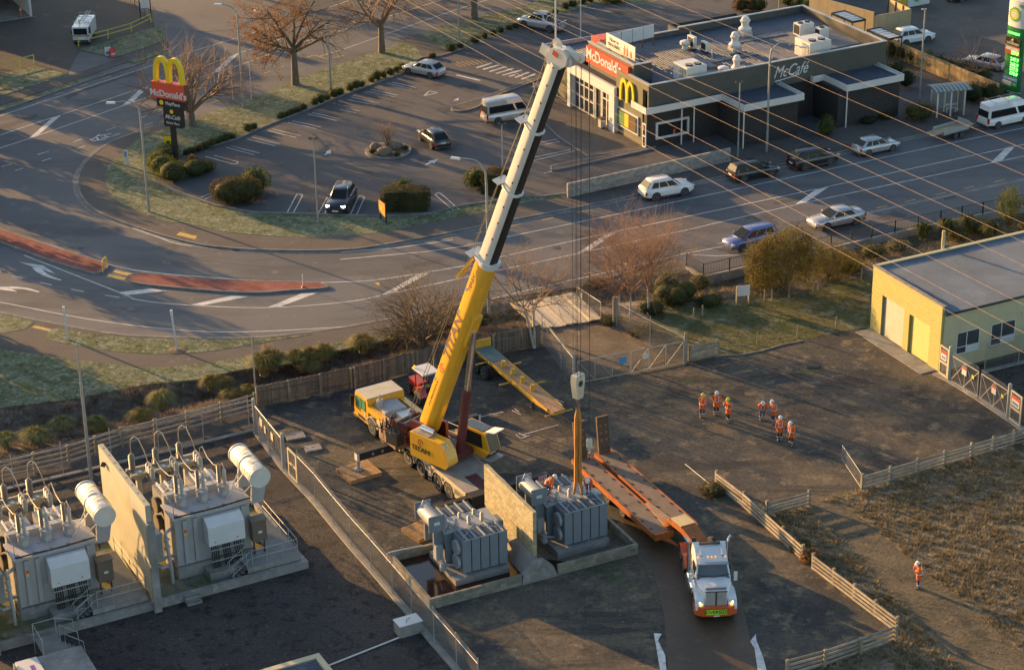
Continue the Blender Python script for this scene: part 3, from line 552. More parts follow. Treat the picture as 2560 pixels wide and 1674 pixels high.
d = P_('door', M_wht, mc, (-.45, -.36, -.08, .5, .2, 2.45)); P_('door_glass', M_glass, d, (-.47, -.452, .05, .38, .35, 1.2)); P_('door_glass', M_glass, d, (-.47, -.452, .05, .38, 1.35, 2.3)); P_('door_notice', M_redp, d, (-.475, -.4705, .15, .3, 1.8, 2.2))
w = MB()
for b in ((.55, 4.05, .85, 1.05), (.55, 4.05, 2.25, 2.45)): w.bb(b[0], b[1], -.22, -.1, b[2], b[3])
for x in (.55, 3.85): w.bb(x, x+.2, -.22, -.1, 1.05, 2.25)
w = w.build('window_frame', M_wht, mc)
for k in range(3): P_('window_pane', M_glass, w, (.8+k*1.02, 1.74+k*1.02, -.15, -.12, 1.08, 2.22))
P_('menu_light', M_redp, w, (2.4, 2.6, -.17, -.155, 1.1, 1.5))
# McCafe script on the fascia
t = text_mesh('cafe_lettering', "McCafé", 1.55, mat('pale_lettering', (.55, .56, .58), .5), mc, (14.55, -.63, 5.15), (R(90), 0, 0), .03, .0, .45, sx=.78)
mb = MB(); mb.bar((12.9, -.63, 4.35), (15.6, -.63, 4.62), .03, .1, up=(0, -.1, 1)); mb.build('underline', MATS['pale_lettering'], mc)
# annex at the far side and bin enclosure behind
P_('annex_wall', M_olive, mc, (-.1, 10.5, 13.1, 19.5, .1, 4.1)); rib_sheet('annex_roof', M_roofc, mc, -.05, 10.4, 13.15, 19.4, 4.11)
mb = MB()
for a, b in (((-.1, 19.5), (10.5, 19.5)), ((-.1, 13.6), (-.1, 19.5)), ((10.5, 13.1), (10.5, 19.5))): mb.bar((*a, 4.3), (*b, 4.3), .15, .42)
mb.build('annex_parapet', M_cap, mc); P_('red_beam', M_redp, mc, (2.3, 3.9, 13.0, 14.6, 4.12, 6.3))
mb = MB()
for a, b in (((11.3, 13.1), (11.3, 15.3)), ((11.3, 15.3), (19.0, 15.3)), ((19.0, 15.3), (19.0, 13.1))): mb.bar((*a, 2.9), (*b, 2.9), .2, 5.8)
mb.build('enclosure_wall', M_dgrey, mc)
for u, v in ((11.4, 11.5), (18.6, 12.4), (3.2, 9.2), (10.2, 5.8)): mb = MB(); mb.cyl((u, v, ZR), (u, v, ZR+1.1), .05, n=7); mb.build('vent_pipe', M_whtmetal, mc)
# ---- rooftop plant
M_ac = mat('ac_white', (.62, .60, .55), .5, var=.06, dirt=.15, dirtcol=(.4, .36, .3)); M_acin = mat('ac_grille', (.30, .26, .19), .6, var=.2)
def ac_big(u, v, L, W, Hh, lab):
 r = thing('air_conditioner', lab, 'air conditioner', mcw(u, v, ZR+.05+.042*v), MC_A, 'packaged plant on the restaurant roof')
 P_('cabinet', M_ac, r, (0, L, 0, W, .22, Hh)); P_('base_frame', M_dsteel, r, (.05, L-.05, .05, W-.05, 0, .22))
 for k in range(2):
  g = P_('coil_grille', M_acin, r, (-.03, -.002, .15+k*.55, .62+k*.55, .4, Hh-.2))
  mb = MB()
  for j in range(7): mb.bb(-.05, -.032, .15+k*.55, .62+k*.55, .45+j*.16, .5+j*.16)
  mb.build('louvre', M_ac, g)
 for k in range(2):
  mb = MB(); c = (L*(.3+.42*k), W*.28, Hh); mb.cyl((c[0], c[1], Hh+.001), (c[0], c[1], Hh+.12), .36, n=16); f = mb.build('fan_shroud', M_blk, r)
  mb = MB()
  for j in range(5): mb.box((c[0], c[1], Hh+.128), (.62, .07, .01), rz=j*math.pi/5)
  mb.build('fan_guard', M_steel, f)
 mb = MB()
 for j in range(3): mb.bb(.2+j*.6, .7+j*.6, -.015, -.002, .4, Hh-.1)
 mb.build('service_panel', M_ac, r); return r
ac_big(4.0, .3, 2.1, 2.3, 1.75, 'large white rooftop unit with two fans at the golden arches end of the roof')
ac_big(17.4, .5, 2.4, 2.4, 1.85, 'large white rooftop unit with two fans and yellow lit grille beyond the script lettering')
def ac_small(u, v, L, W, Hh, fan, lab):
 r = thing('condenser_unit', lab, 'condenser', mcw(u, v, ZR+.05+.042*v), MC_A, 'small condensers on the restaurant roof')
 P_('case', M_ac, r, (0, L, 0, W, .2, Hh)); P_('feet', M_dsteel, r, (.05, .15, 0, W, 0, .2), (L-.15, L-.05, 0, W, 0, .2))
 P_('grille', M_blk, r, (-.02, -.002, .1, W-.1, .35, Hh-.12))
 for k in range(fan): mb = MB(); mb.cyl(((k+.5)*L/fan, W/2, Hh+.001), ((k+.5)*L/fan, W/2, Hh+.1), .25, n=14); mb.build('fan', M_blk, r)
ac_small(20.4, 6.4, 1.6, 1.1, 1.35, 2, 'boxy condenser with two top fans by the olive end parapet'); ac_small(21.6, 4.8, 1.0, .9, 1.25, 1, 'boxy condenser with a single top fan by the olive end parapet')
ac_small(9.6, 8.1, .35, 1.1, 1.3, 0, 'taller slim wall type condenser standing mid roof'); ac_small(10.2, 6.9, .35, .9, 1.05, 0, 'shorter slim wall type condenser standing mid roof')
def cowl(u, v, lab, s=1.0):
 r = thing('exhaust_cowl', lab, 'exhaust cowl', mcw(u, v, ZR+.05+.042*v), MC_A, 'exhaust cowls on the restaurant roof')
 P_('upstand', M_cap, r, (-.5*s, .5*s, -.5*s, .5*s, 0, .45)); mb = MB()
 mb.lathe([(.55*s, .45), (.62*s, .7), (.35*s, .95), (.33*s, 1.15), (.5*s, 1.5*1.0), (.28*s, 1.52)], n=12); mb.build('duct', M_ac, r)
 mb = MB(); mb.lathe([(.34*s, 1.52), (.36*s, 1.7), (.25*s, 1.86), (.05, 1.9)], n=12); mb.build('cap', M_ac, r)
cowl(16.3, 9.6, 'tallest exhaust cowl on its own upstand near the back parapet', 1.05); cowl(13.0, 6.3, 'exhaust cowl beside the slim condensers mid roof', .95); cowl(9.7, .9, 'exhaust cowl paired with a low round vent at the front parapet', .85)
for u, v, lab in ((8.6, 1.4, 'low round white vent beside an exhaust cowl at the front parapet'), (9.2, 8.9, 'low round white vent beside the slim condensers')):
 r = thing('roof_vent', lab, 'roof vent', mcw(u, v, ZR+.05+.042*v), MC_A); mb = MB(); mb.lathe([(.28, 0), (.28, .35)], n=10); mb.build('neck', M_ac, r); mb = MB(); mb.lathe([(.3, .36), (.52, .5), (.52, .75), (.3, .85)], n=12); mb.build('hood', M_ac, r)
# ---- roof billboard
bb = thing('roof_billboard', 'white ice cream banner on thin posts above the restaurant roof', 'billboard', mcw(1.75, 8.15, ZR+.2), MC_A)
P_('panel', mat('banner_white', (.66, .65, .60), .5, var=.06), bb, (-.04, .04, -2.6, 2.6, 1.15, 2.5))
for y in (-2.3, 0, 2.3): mb = MB(); mb.cyl((0.07, y, 0), (.07, y, 2.3), .04, n=6); mb.build('post', M_steel, bb)
for l, z, s in (('Now in', 2.08, .55), ('chocolate.', 1.62, .55)): text_mesh('banner_text', l, s, mat('banner_brown', (.06, .03, .02), .6), bb, (-.05, 1.15, z), (R(90), 0, R(-90)), .004, .008)
for k, y in enumerate((-.75, -1.25, -1.9)):
 mb = MB(); mb.M = Matrix.Translation((-.055, y, 1.3)); mb.prism([(-.1, 0), (.1, 0), (.16, .45), (0, .95 if k < 2 else .6), (-.16, .45)], -.006, .006, 'x'); mb.build('cone_print', mat('cone_orange', (.5, .2, .08), .6, var=.5, scale=6), bb)
b2 = thing('roof_billboard', 'plain pale panel billboard in four framed sections on the restaurant roof', 'billboard', mcw(4.6, 10.9, ZR+.3), MC_A+R(8))
for k in range(4): P_('panel', mat('panel_grey', (.50, .53, .55), .5, var=.05), b2, (-2.6+k*1.3+.03, -1.3+k*1.3-.03, -.03, .03, 1.0, 2.25))
mb = MB()
for k in range(5): mb.bb(-2.63+k*1.3, -2.57+k*1.3, .035, .1, .0, 2.25)
mb.build('frame', M_dsteel, b2)
# ---- small things at the door
def cone(P, lab, h=.9):
 r = thing('traffic_cone', lab, 'traffic cone', P); P_('base', mat('cone_rubber', (.5, .09, .02), .6), r, (-.2, .2, -.2, .2, 0, .05))
 mb = MB(); mb.lathe([(.15, .05), (.035, h)], n=12); mb.build('body', MATS['cone_rubber'], r); mb = MB(); mb.lathe([(.108, h*.45), (.078, h*.64)], n=12); mb.build('band', M_wht, r)
cone(at('b', 1760, 808, .2), 'tall orange traffic cone standing by the restaurant door')
r = thing('litter_bin', 'small square grey litter bin on the forecourt by the restaurant door', 'litter bin', at('b', 1812, 885, .2), MC_A); P_('body', M_steel, r, (-.25, .25, -.25, .25, .1, .85)); P_('lid', M_dsteel, r, (-.28, .28, -.28, .28, .85, 1.0)); P_('foot', M_blk, r, (-.2, .2, -.2, .2, 0, .1))
# ---- block wall between the drive-through lane and the street
M_block = mat('concrete_block', (.30, .28, .245), .9, var=.15, scale=4, rnd=.22, bump=.004, dirt=.3, dirtcol=(.16, .15, .12))
M_mortar = mat('mortar', (.17, .16, .145), .95, var=.2, scale=4)
def block_wall(name, label, A, B, h, th=.19, z0=0.0, bl=.40, bh=.20, cap=None, limit=300, group=None, wallm=None, bmat=None):
 rz = heading(A, B); Lw = (Vector((B.x, B.y))-Vector((A.x, A.y))).length
 r = thing(name, label, 'wall', (A.x, A.y, z0), rz, group); n = max(1, round(Lw/bl)); bl = Lw/n; rows_ = max(1, round(h/bh)); bh = h/rows_
 P_('mortar_core', wallm or M_mortar, r, (.01, Lw-.01, -th/2+.012, th/2-.012, 0, h-.012))
 def bm_(w): mb = MB(); mb.bb(0, w-.014, -th/2, th/2, 0, bh-.014); return mb.mesh('block', bmat or M_block, 0)
 full, half = bm_(bl), bm_(bl/2); cnt = 0; rest = MB()
 for j in range(rows_-1, -1, -1):
  x = 0.0; odd = j % 2; k = 0
  while x < Lw-.01:
   w = bl/2 if (odd and (k == 0 or x > Lw-bl*.75)) else bl
   if cnt < limit: put('block', full if w == bl else half, r, (x+.007, random.uniform(-.003, .003), j*bh+.007))
   else: rest.bb(x+.007, x+w-.007, -th/2, th/2, j*bh+.007, j*bh+bh-.007)
   cnt += 1; x += w; k += 1
 if rest.v: tag(rest.build('lower_blocks', bmat or M_block, r, smooth=0), kind='stuff')
 if cap: P_('cap', cap, r, (-.02, Lw+.02, -th/2-.02, th/2+.02, h-.01, h+.05))
 return r
random.seed(3)
block_wall('block_wall', 'low pale concrete block wall between the drive-through lane and the street', at('b', 1572, 1365, .12), at('c', 345, 1115, .12), 1.25, z0=.12)
# ---- pole sign with the arches
PS = at('a', 1220, 1150, .1); ps = thing('pole_sign', 'tall restaurant pole sign with yellow arches over a red name board', 'pole sign', PS, R(-28))
P_('pole', M_blk, ps, (-.22, .22, -.16, .16, 0, 7.0))
P_('name_board', M_redp, ps, (-1.75, 1.75, -.32, .32, 6.3, 7.75)); P_('board_frame', mat('board_back', (.12, .05, .03), .6), ps, (1.752, 1.78, -.33, .33, 6.28, 7.77))
text_mesh('lettering', "McDonald's", .82, M_wht, ps, (0, -.33, 6.75), (R(90), 0, 0), .015, .02)
arches(ps, 1.42, 2.75, .34, .42, Matrix.Translation((-1.42, 0, 0)), M_yel, 0, 7.3)
P_('play_board', M_black2, ps, (-1.35, 1.6, -.25, .25, 5.5, 6.25)); text_mesh('play_text', 'PlayPlace', .42, M_wht, ps, (.35, -.26, 5.88), (R(90), 0, 0), .01, .006)
mb = MB(); mb.cyl((-.85, -.265, 5.9), (-.85, -.251, 5.9), .22, n=14); mb.build('badge', M_yel, ps)
P_('cafe_board', M_black2, ps, (-.75, 1.15, -.24, .24, 3.75, 5.48)); text_mesh('cafe_text', 'McCafé', .52, M_wht, ps, (.2, -.25, 4.65), (R(90), 0, 0), .01, .004, .4); text_mesh('drive_text', 'Drive Thru', .3, M_wht, ps, (.2, -.25, 4.1), (R(90), 0, 0), .01, .004)
mb = MB(); mb.cyl((.15, -.255, 5.18), (.15, -.241, 5.18), .19, n=14); mb.build('badge', M_yel, ps)
# ---- fuel station totem
TP = at('c', 2290, 660); tp = thing('price_totem', 'tall green and white fuel price totem with a petal logo and lit prices', 'price sign', TP, R(125)+math.pi)
M_green = mat('totem_green', (.015, .17, .05), .4, var=.1); M_tw = mat('totem_white', (.62, .62, .58), .35, var=.05); M_led = mat('led_green', (.15, 1.0, .12), .5, emit=1.6)
def lens(z0, z1, m, name, W=2.25, D=.62):
 mb = MB(); pts = []
 for k in range(13): t = k/12; pts.append((-W/2+W*t, -D/2*math.sin(math.pi*t) ** .5))
 for k in range(1, 12): t = 1-k/12; pts.append((-W/2+W*t, D/2*math.sin(math.pi*t) ** .5))
 mb.prism(pts, z0, z1); return mb.build(name, m, tp)
lens(0, 6.75, M_green, 'body'); lens(6.753, 9.35, M_tw, 'head'); lens(.45, .5, M_tw, 'trim', 2.3, .66)
for k in range(18):
 a = 2*math.pi*k/18
 for rr, m, w, y in ((.74, mat('petal_green', (.03, .36, .07), .4), .13, -.335), (.56, M_yel, .11, -.345), (.34, M_wht, .08, -.355)):
  mb = MB(); mb.M = Matrix.Translation((-.1, y, 8.0)) @ Matrix.Rotation(a, 4, 'Y'); mb.prism([(0, 0), (w*1.3, rr*.6), (0, rr), (-w*1.3, rr*.6)], -.004-.0002*k, .004+.0002*k, 'y'); mb.build('petal', m, tp)
text_mesh('brand_text', 'bp', .5, M_green, tp, (.62, -.3, 8.95), (R(90), 0, R(4)), .01, .005)
text_mesh('connect_text', 'CONNECT', .30, M_led, tp, (0, -.335, 6.15), (R(90), 0, 0), .01, .004)
P_('cafe_panel', mat('panel_brown', (.05, .03, .015), .4), tp, (-.9, .9, -.36, -.33, 5.0, 5.75)); text_mesh('cafe_text', 'wildbean', .42, M_tw, tp, (0, -.365, 5.2), (R(90), 0, 0), .006, .006)
mb = MB(); mb.lathe([(.12, 0), (.16, .1), (.05, .25)], (0, -.37, 5.42), n=8); mb.build('cafe_mark', M_yel, tp)
P_('offer_panel', mat('panel_orange', (.62, .13, .02), .4), tp, (-.9, .9, -.36, -.33, 4.1, 4.9)); P_('offer_strip', M_tw, tp, (-.8, .8, -.366, -.361, 4.52, 4.8)); text_mesh('price', '237.9', .42, M_led, tp, (.35, -.366, 4.3), (R(90), 0, 0), .006, .012)
for z, s in ((3.66, '247.9'), (3.16, '265.9'), (2.72, '277.9'), (2.28, '170.9')): text_mesh('price', s, .46, M_led, tp, (.35, -.335, z), (R(90), 0, 0), .006, .012)
P_('card_panel', mat('panel_blue', (.12, .25, .50), .4), tp, (-.9, .9, -.36, -.33, 1.55, 1.95)); text_mesh('card_text', 'AA Smartfuel', .25, M_tw, tp, (0, -.365, 1.75), (R(90), 0, 0), .005, .003); P_('hours_panel', M_tw, tp, (-.9, .2, -.36, -.33, 1.05, 1.45)); P_('hours_panel', MATS['petal_green'], tp, (.25, .9, -.36, -.33, 1.05, 1.45)); text_mesh('hours_text', '24', .3, M_tw, tp, (.58, -.365, 1.25), (R(90), 0, 0), .005, .003)
# ---- fuel station behind: shop wall, screen fences, bins, ice cabinet
fs = thing('station_shop', 'white panelled fuel station shop wall behind the restaurant', 'shop', at('c', 950, 20, 0), R(27.4))
P_('wall', M_wht, fs, (-4, 13.5, 4.6, 9, 0, 4.5)); P_('roof', M_roofc, fs, (-4.2, 13.7, 4.4, 9.2, 4.5, 4.7))
for k in range(7): P_('panel_joint', M_cap, fs, (-2+k*2.2, -1.96+k*2.2, 4.57, 4.598, 0, 4.5))
M_tan = mat('tan_screen', (.36, .29, .17), .8, var=.12, scale=1)
def screen(A, B, h, lab, name='screen_wall', m=None, n=6):
 rz = heading(A, B); Lw = (B-A).length; r = thing(name, lab, 'wall', A, rz)
 for k in range(n): P_('panel', m or M_tan, r, (Lw*k/n+.01, Lw*(k+1)/n-.01, -.05, .05, 0.02, h))
 mb = MB()
 for k in range(n+1): mb.bb(Lw*k/n-.05, Lw*k/n+.05, .052, .15, 0, h)
 mb.build('posts', M_dsteel, r); return r
z0 = .15
screen(at('c', 890, 130, z0), at('c', 1335, 255, z0), 2.6, 'tan panel screen beside the restaurant end parapet', n=7)
screen(at('c', 1335, 255, z0), at('c', 1590, 205, z0), 2.2, 'short tan panel screen turning beside the white hatchback', n=3)
screen(at('c', 1590, 205, z0), at('c', 1440, 130, z0), 2.2, 'tan panel screen of the junk filled enclosure', n=3)
r = screen(at('c', 1440, 380, z0), at('c', 2200, 700, z0), 1.7, 'weathered vertical board fence above the station hedge', 'board_fence', mat('tan_board', (.36, .26, .13), .85, var=.3, scale=3, rnd=.2), n=60)  # tan board colour, tone varied at random
for (x, y), m, lab in (((1468, 70), mat('bin_blue', (.10, .18, .36), .5), 'blue wheelie bin with an orange lid against the station wall'), ((1500, 66), mat('bin_yellow', (.55, .36, .03), .5), 'yellow wheelie bin beside the blue bin'), ((1535, 60), MATS.get('bin_yellow'), 'yellow wheelie bin next to the ice cabinet')):
 r = thing('wheelie_bin', lab, 'bin', at('c', x, y, .02), R(27)); mb = MB(); mb.box((0, 0, .5), (.62, .6, .95), top=(1.15, 1.2)); mb.build('body', m or MATS['bin_yellow'], r); P_('lid', mat('lid_orange', (.5, .12, .03), .5) if 'blue wheelie' in lab else MATS['bin_yellow'], r, (-.38, .38, -.38, .38, .98, 1.06)); mb = MB(); mb.cyl((-.3, .33, .1), (.3, .33, .1), .1, n=10); mb.build('wheels', M_blk, r)
r = thing('ice_cabinet', 'white and green ice cabinet against the station wall', 'cabinet', at('c', 1570, 60, .02), R(27.4)); P_('case', M_wht, r, (0, 3.0, 0, .9, .1, 2.0)); P_('end_panel', MATS['petal_green'], r, (-.03, -.002, .03, .87, .1, 2.0)); P_('header', MATS['petal_green'], r, (0, 3, -.03, -.002, 1.7, 2.0))
for k in range(2): P_('door_panel', MATS['panel_grey'], r, (.1+k*1.45, 1.45+k*1.45, -.04, -.004, .2, 1.62))
mb = MB(); mb.cyl((1.2, -.055, .9), (1.2, -.042, .9), .35, n=14); mb.build('print', MATS['petal_green'], r)
# slatted pergola frames over the restaurant end wall
for (x, y), lab in (((1045, 95), 'dark framed louvre awning by the tan screen'), ((1290, 210), 'dark framed louvre awning above the station hedge')):
 A = at('c', x, y, 3.0); r = thing('louvre_awning', lab, 'awning', A, R(-62)); mb = MB(); mb.bb(0, 3.6, 0, .12, -.1, .1); mb.bb(0, 3.6, 1.6, 1.72, -.1, .1); mb.bb(0, .1, .12, 1.6, -.1, .1); mb.bb(3.5, 3.6, .12, 1.6, -.1, .1); mb.build('frame', M_blk, r)
 for k in range(5): P_('louvre', M_wht, r, (.2+k*.68, .72+k*.68, .15, 1.58, -.03, .03))
 for xx, yy in ((.05, .06), (3.55, .06), (.05, 1.66), (3.55, 1.66)): mb = MB(); mb.bb(xx-.04, xx+.04, yy-.04, yy+.04, -3.0, -.1); mb.build('post', M_blk, r)
# ---- bus shelter
bs = thing('bus_shelter', 'glass bus shelter with a curved striped roof behind the parked van and trailer', 'bus shelter', at('c', 1775, 815, .12), R(14))
for x in (0, 1.35, 2.7):
 for y in (0.0, 1.35): mb = MB(); mb.bb(x-.06, x+.06, y-.06, y+.06, 0, 2.5); mb.build('post', M_whtmetal, bs)
for k in range(2): P_('glass_panel', mat('shelter_glass', (.30, .32, .33), .15, var=.15), bs, (.1+k*1.35, 1.25+k*1.35, 1.33, 1.37, .35, 2.1))
for x in (0, 2.7): P_('side_panel', MATS['shelter_glass'], bs, (x-.02, x+.02, .1, 1.25, .35, 2.1))
mb = MB(); n = 8
for k in range(n): pass
rings = []
for x in (-.5, 3.2): rings.append([(x, -.5+2.2*t/8, 2.5+.35*math.sin(math.pi*(t/8)*.75+.3)) for t in range(9)]+[(x, 1.7-2.2*t/8, 2.44+.35*math.sin(math.pi*((8-t)/8)*.75+.3)) for t in range(9)])
mb.loft(rings); rf = mb.build('roof', mat('shelter_roof', (.10, .14, .13), .5), bs)
for k in range(9):
 mb = MB(); x = -.42+k*.4
 mb.loft([[(x, -.5+2.2*t/8, 2.505+.35*math.sin(math.pi*(t/8)*.75+.3)) for t in range(9)]+[(x, 1.7-2.2*t/8, 2.53+.35*math.sin(math.pi*((8-t)/8)*.75+.3)) for t in range(9)], [(x+.2, -.5+2.2*t/8, 2.505+.35*math.sin(math.pi*(t/8)*.75+.3)) for t in range(9)]+[(x+.2, 1.7-2.2*t/8, 2.53+.35*math.sin(math.pi*((8-t)/8)*.75+.3)) for t in range(9)]]); mb.build('roof_rib', M_steel, rf)
P_('bench', M_whtmetal, bs, (1.3, 2.5, .85, 1.2, .42, .48), (1.4, 1.5, .95, 1.1, 0, .42), (2.3, 2.4, .95, 1.1, 0, .42)); P_('bench_back', M_whtmetal, bs, (1.3, 2.5, 1.22, 1.27, .6, .8))
# ---- industrial corner building across the road and its frontage
ib = thing('warehouse', 'open fronted warehouse corner across the road with orange striped door posts', 'warehouse', at('a', 228, 120, 0), R(27))
P_('side_wall', M_wht, ib, (-.25, 0, .2, 25, 0, 6)); P_('floor_slab', M_conc, ib, (-14, -.26, .0, 8, .02, .12)); P_('back_wall', mat('inside_tan', (.24, .18, .11), .9), ib, (-14, -.3, 8, 8.2, 0, 6)); P_('lintel', M_wht, ib, (-14, -.26, .05, .3, 4.2, 6)); P_('roof', M_roofc, ib, (-14.2, .2, -.2, 25, 6.01, 6.2))
rib_sheet('corner_flashing', M_steel, ib, -.3, .3, -.02, .15, 0, pitch=.1)
for x in (-3.9, -1.3): P_('door_post', MATS['cone_rubber'], ib, (x, x+.15, .1, .25, .1, 1.5)); P_('post_band', M_wht, ib, (x-.01, x+.16, .09, .26, .9, 1.1))
# ---- rock island with its young tree
CI = at('b', 333, 1048, .144); mb = MB(); mb.lathe([(2.0, 0), (2.0, .14), (1.85, .17), (0, .19)], CI, n=32); tag(mb.build('planting_island', M_dirt), kind='structure'); ringp = [Vector((CI.x+2.0*math.cos(2*math.pi*k/32), CI.y+2.0*math.sin(2*math.pi*k/32), 0)) for k in range(32)]; ribbon('kerb', ringp, .18, .14, .30, M_kerb, closed=True)
def rock(P, sx, sy, sz, lab, seed):
 random.seed(seed); mb = MB(); mb.ball((0, 0, sz*.42), 1, 12, 8, (sx, sy, sz)); ph = [random.uniform(0, 6) for _ in range(6)]
 mb.v = [(x*(1+.13*math.sin(3*y+ph[0])+.1*math.sin(7*z+ph[1])), y*(1+.13*math.sin(4*x+ph[2])+.08*math.sin(9*z+ph[3])), max(-.02, z*(1+.12*math.sin(4*x+ph[4])))) for x, y, z in mb.v]
 o = mb.build('boulder', mat('boulder_brown', (.16, .12, .085), .9, var=.35, scale=3, bump=.03), smooth=50); o.location = P; tag(o, lab, 'boulder', 'boulders in the round planting island')
rock(at('b', 250, 1040, .3), .5, .42, .5, 'smallest brown boulder on the far left of the bare shrub', 1); rock(at('b', 308, 1070, .3), .72, .5, .55, 'wide pale brown boulder at the kerb side of the round island', 2); rock(at('b', 384, 1030, .3), .66, .55, .55, 'rounded dark brown boulder beside the bare shrub stem', 3)
# ================================================================ VEHICLES
M_tyre = mat('tyre_rubber', (.022, .021, .021), .9, var=.2, scale=5)
M_rim = mat('alloy_rim', (.42, .42, .42), .35, .7, var=.1)
M_cglass = mat('car_glass', (.015, .018, .02), .18, 0, var=.1, spec=.18)
M_head = mat('headlamp_lens', (.55, .56, .56), .12, var=.1, spec=.8)
M_headon = mat('headlamp_lit', (1, .85, .6), .2, emit=3.0)
M_tail = mat('tail_lamp', (.38, .015, .012), .2, var=.1, spec=.7)
M_plate = mat('number_plate', (.6, .6, .58), .5, var=.05)
M_trim = mat('grey_plastic_trim', (.04, .04, .042), .7, var=.1)
def paint(name, col, metal=.0, rough=.28):
 if name in MATS: return MATS[name]
 m = mat(name, col, rough, metal, var=.06, scale=1.2, dirt=.12, dirtcol=tuple(c*.6+.03 for c in col))
 b = m.node_tree.nodes['Principled BSDF']; b.inputs['Coat Weight'].default_value = .6; b.inputs['Coat Roughness'].default_value = .08; return m
_wheel = {}
def wheel_mesh(r, w, steel=False):
 k = (round(r, 3), round(w, 3), steel)
 if k in _wheel: return _wheel[k]
 t = MB(); n = 20
 prof = [(r*.62, -w/2), (r*.9, -w/2), (r, -w/2+.04), (r, w/2-.04), (r*.9, w/2), (r*.62, w/2)]
 t.loft([[(q*math.cos(2*math.pi*j/n), y, q*math.sin(2*math.pi*j/n)) for j in range(n)] for q, y in prof]); tm = t.mesh('tyre', M_tyre)
 m = MB(); m.cyl((0, w/2-.05, 0), (0, w/2-.03, 0), r*.64, n=20); m.cyl((0, w/2-.04, 0), (0, w/2+.005, 0), r*.16, n=10)
 for j in range(5 if not steel else 8): a = 2*math.pi*j/(5 if not steel else 8); m.bar((0, w/2-.012, 0), (r*.6*math.cos(a), w/2-.02, r*.6*math.sin(a)), .02, r*.20 if not steel else r*.12, up=(-math.sin(a), 0, math.cos(a)))
 rings = [[(q*math.cos(2*math.pi*j/n), y, q*math.sin(2*math.pi*j/n)) for j in range(n)] for q, y in ((r*.56, w/2-.03), (r*.58, w/2+.004), (r*.66, w/2+.004), (r*.66, w/2-.03))]
 m.loft(rings, caps=False); rm = m.mesh('rim', M_rim)
 _wheel[k] = (tm, rm); return _wheel[k]
def add_wheel(par, x, y, r, w, side, steel=False):
 tm, rm = wheel_mesh(r, w, steel); t = put('wheel', tm, par, (x, y, r), (0, 0, 0 if side > 0 else math.pi)); put('rim', rm, t); return t
def lerp(tab, x):
 for k in range(len(tab)-1):
  if x <= tab[k+1][0]: t = (x-tab[k][0])/(tab[k+1][0]-tab[k][0]); t = max(0, t); return tab[k][1]+(tab[k+1][1]-tab[k][1])*t
 return tab[-1][1]
KINDS = dict(
hatch=dict(L=4.35, W=1.79, H=1.45, wb=2.64, r=.32, top=[(-2.2, .62), (-2.1, .86), (-1.75, .98), (.55, .92), (1.0, .90), (1.75, .80), (2.08, .70), (2.2, .58)], g=(-1.95, -1.35, .25, 1.0), belt=.93, side=3),
wagon=dict(L=4.55, W=1.76, H=1.58, wb=2.75, r=.32, top=[(-2.3, .6), (-2.2, .95), (-2.0, 1.0), (.6, .95), (1.15, .93), (1.85, .84), (2.18, .74), (2.3, .6)], g=(-2.15, -1.85, .35, 1.3), belt=.97, side=3),
suv=dict(L=4.6, W=1.84, H=1.68, wb=2.68, r=.36, top=[(-2.3, .65), (-2.22, 1.02), (-2.0, 1.1), (.6, 1.06), (1.0, 1.05), (1.85, .99), (2.2, .86), (2.3, .68)], g=(-2.1, -1.65, .3, 1.05), belt=1.08, side=3, clad=True),
sedan=dict(L=4.75, W=1.82, H=1.44, wb=2.78, r=.33, top=[(-2.4, .6), (-2.32, .95), (-1.7, 1.0), (.5, .93), (1.0, .9), (1.95, .80), (2.28, .70), (2.4, .56)], g=(-1.75, -1.05, .25, 1.1), belt=.94, side=2),
ute=dict(L=5.35, W=1.86, H=1.80, wb=3.22, r=.39, top=[(-2.7, .75), (-2.65, 1.12), (-1.0, 1.14), (.9, 1.10), (1.3, 1.10), (2.2, 1.04), (2.5, .85), (2.7, .6)], g=(-.95, -.6, .65, 1.35), belt=1.11, side=2, tray=(-2.55, -1.05), clad=True),
van=dict(L=4.75, W=1.74, H=2.26, wb=2.57, r=.32, top=[(-2.38, .5), (-2.34, 1.0), (1.5, 1.0), (2.0, .98), (2.25, .86), (2.38, .6)], g=(-2.33, -2.22, 1.15, 2.02), belt=1.0, side=3, van=True),
lvan=dict(L=5.38, W=1.9, H=2.28, wb=3.11, r=.33, top=[(-2.69, .5), (-2.65, 1.0), (1.8, 1.0), (2.3, .98), (2.55, .86), (2.69, .6)], g=(-2.64, -2.52, 1.45, 2.32), belt=1.0, side=3, van=True))
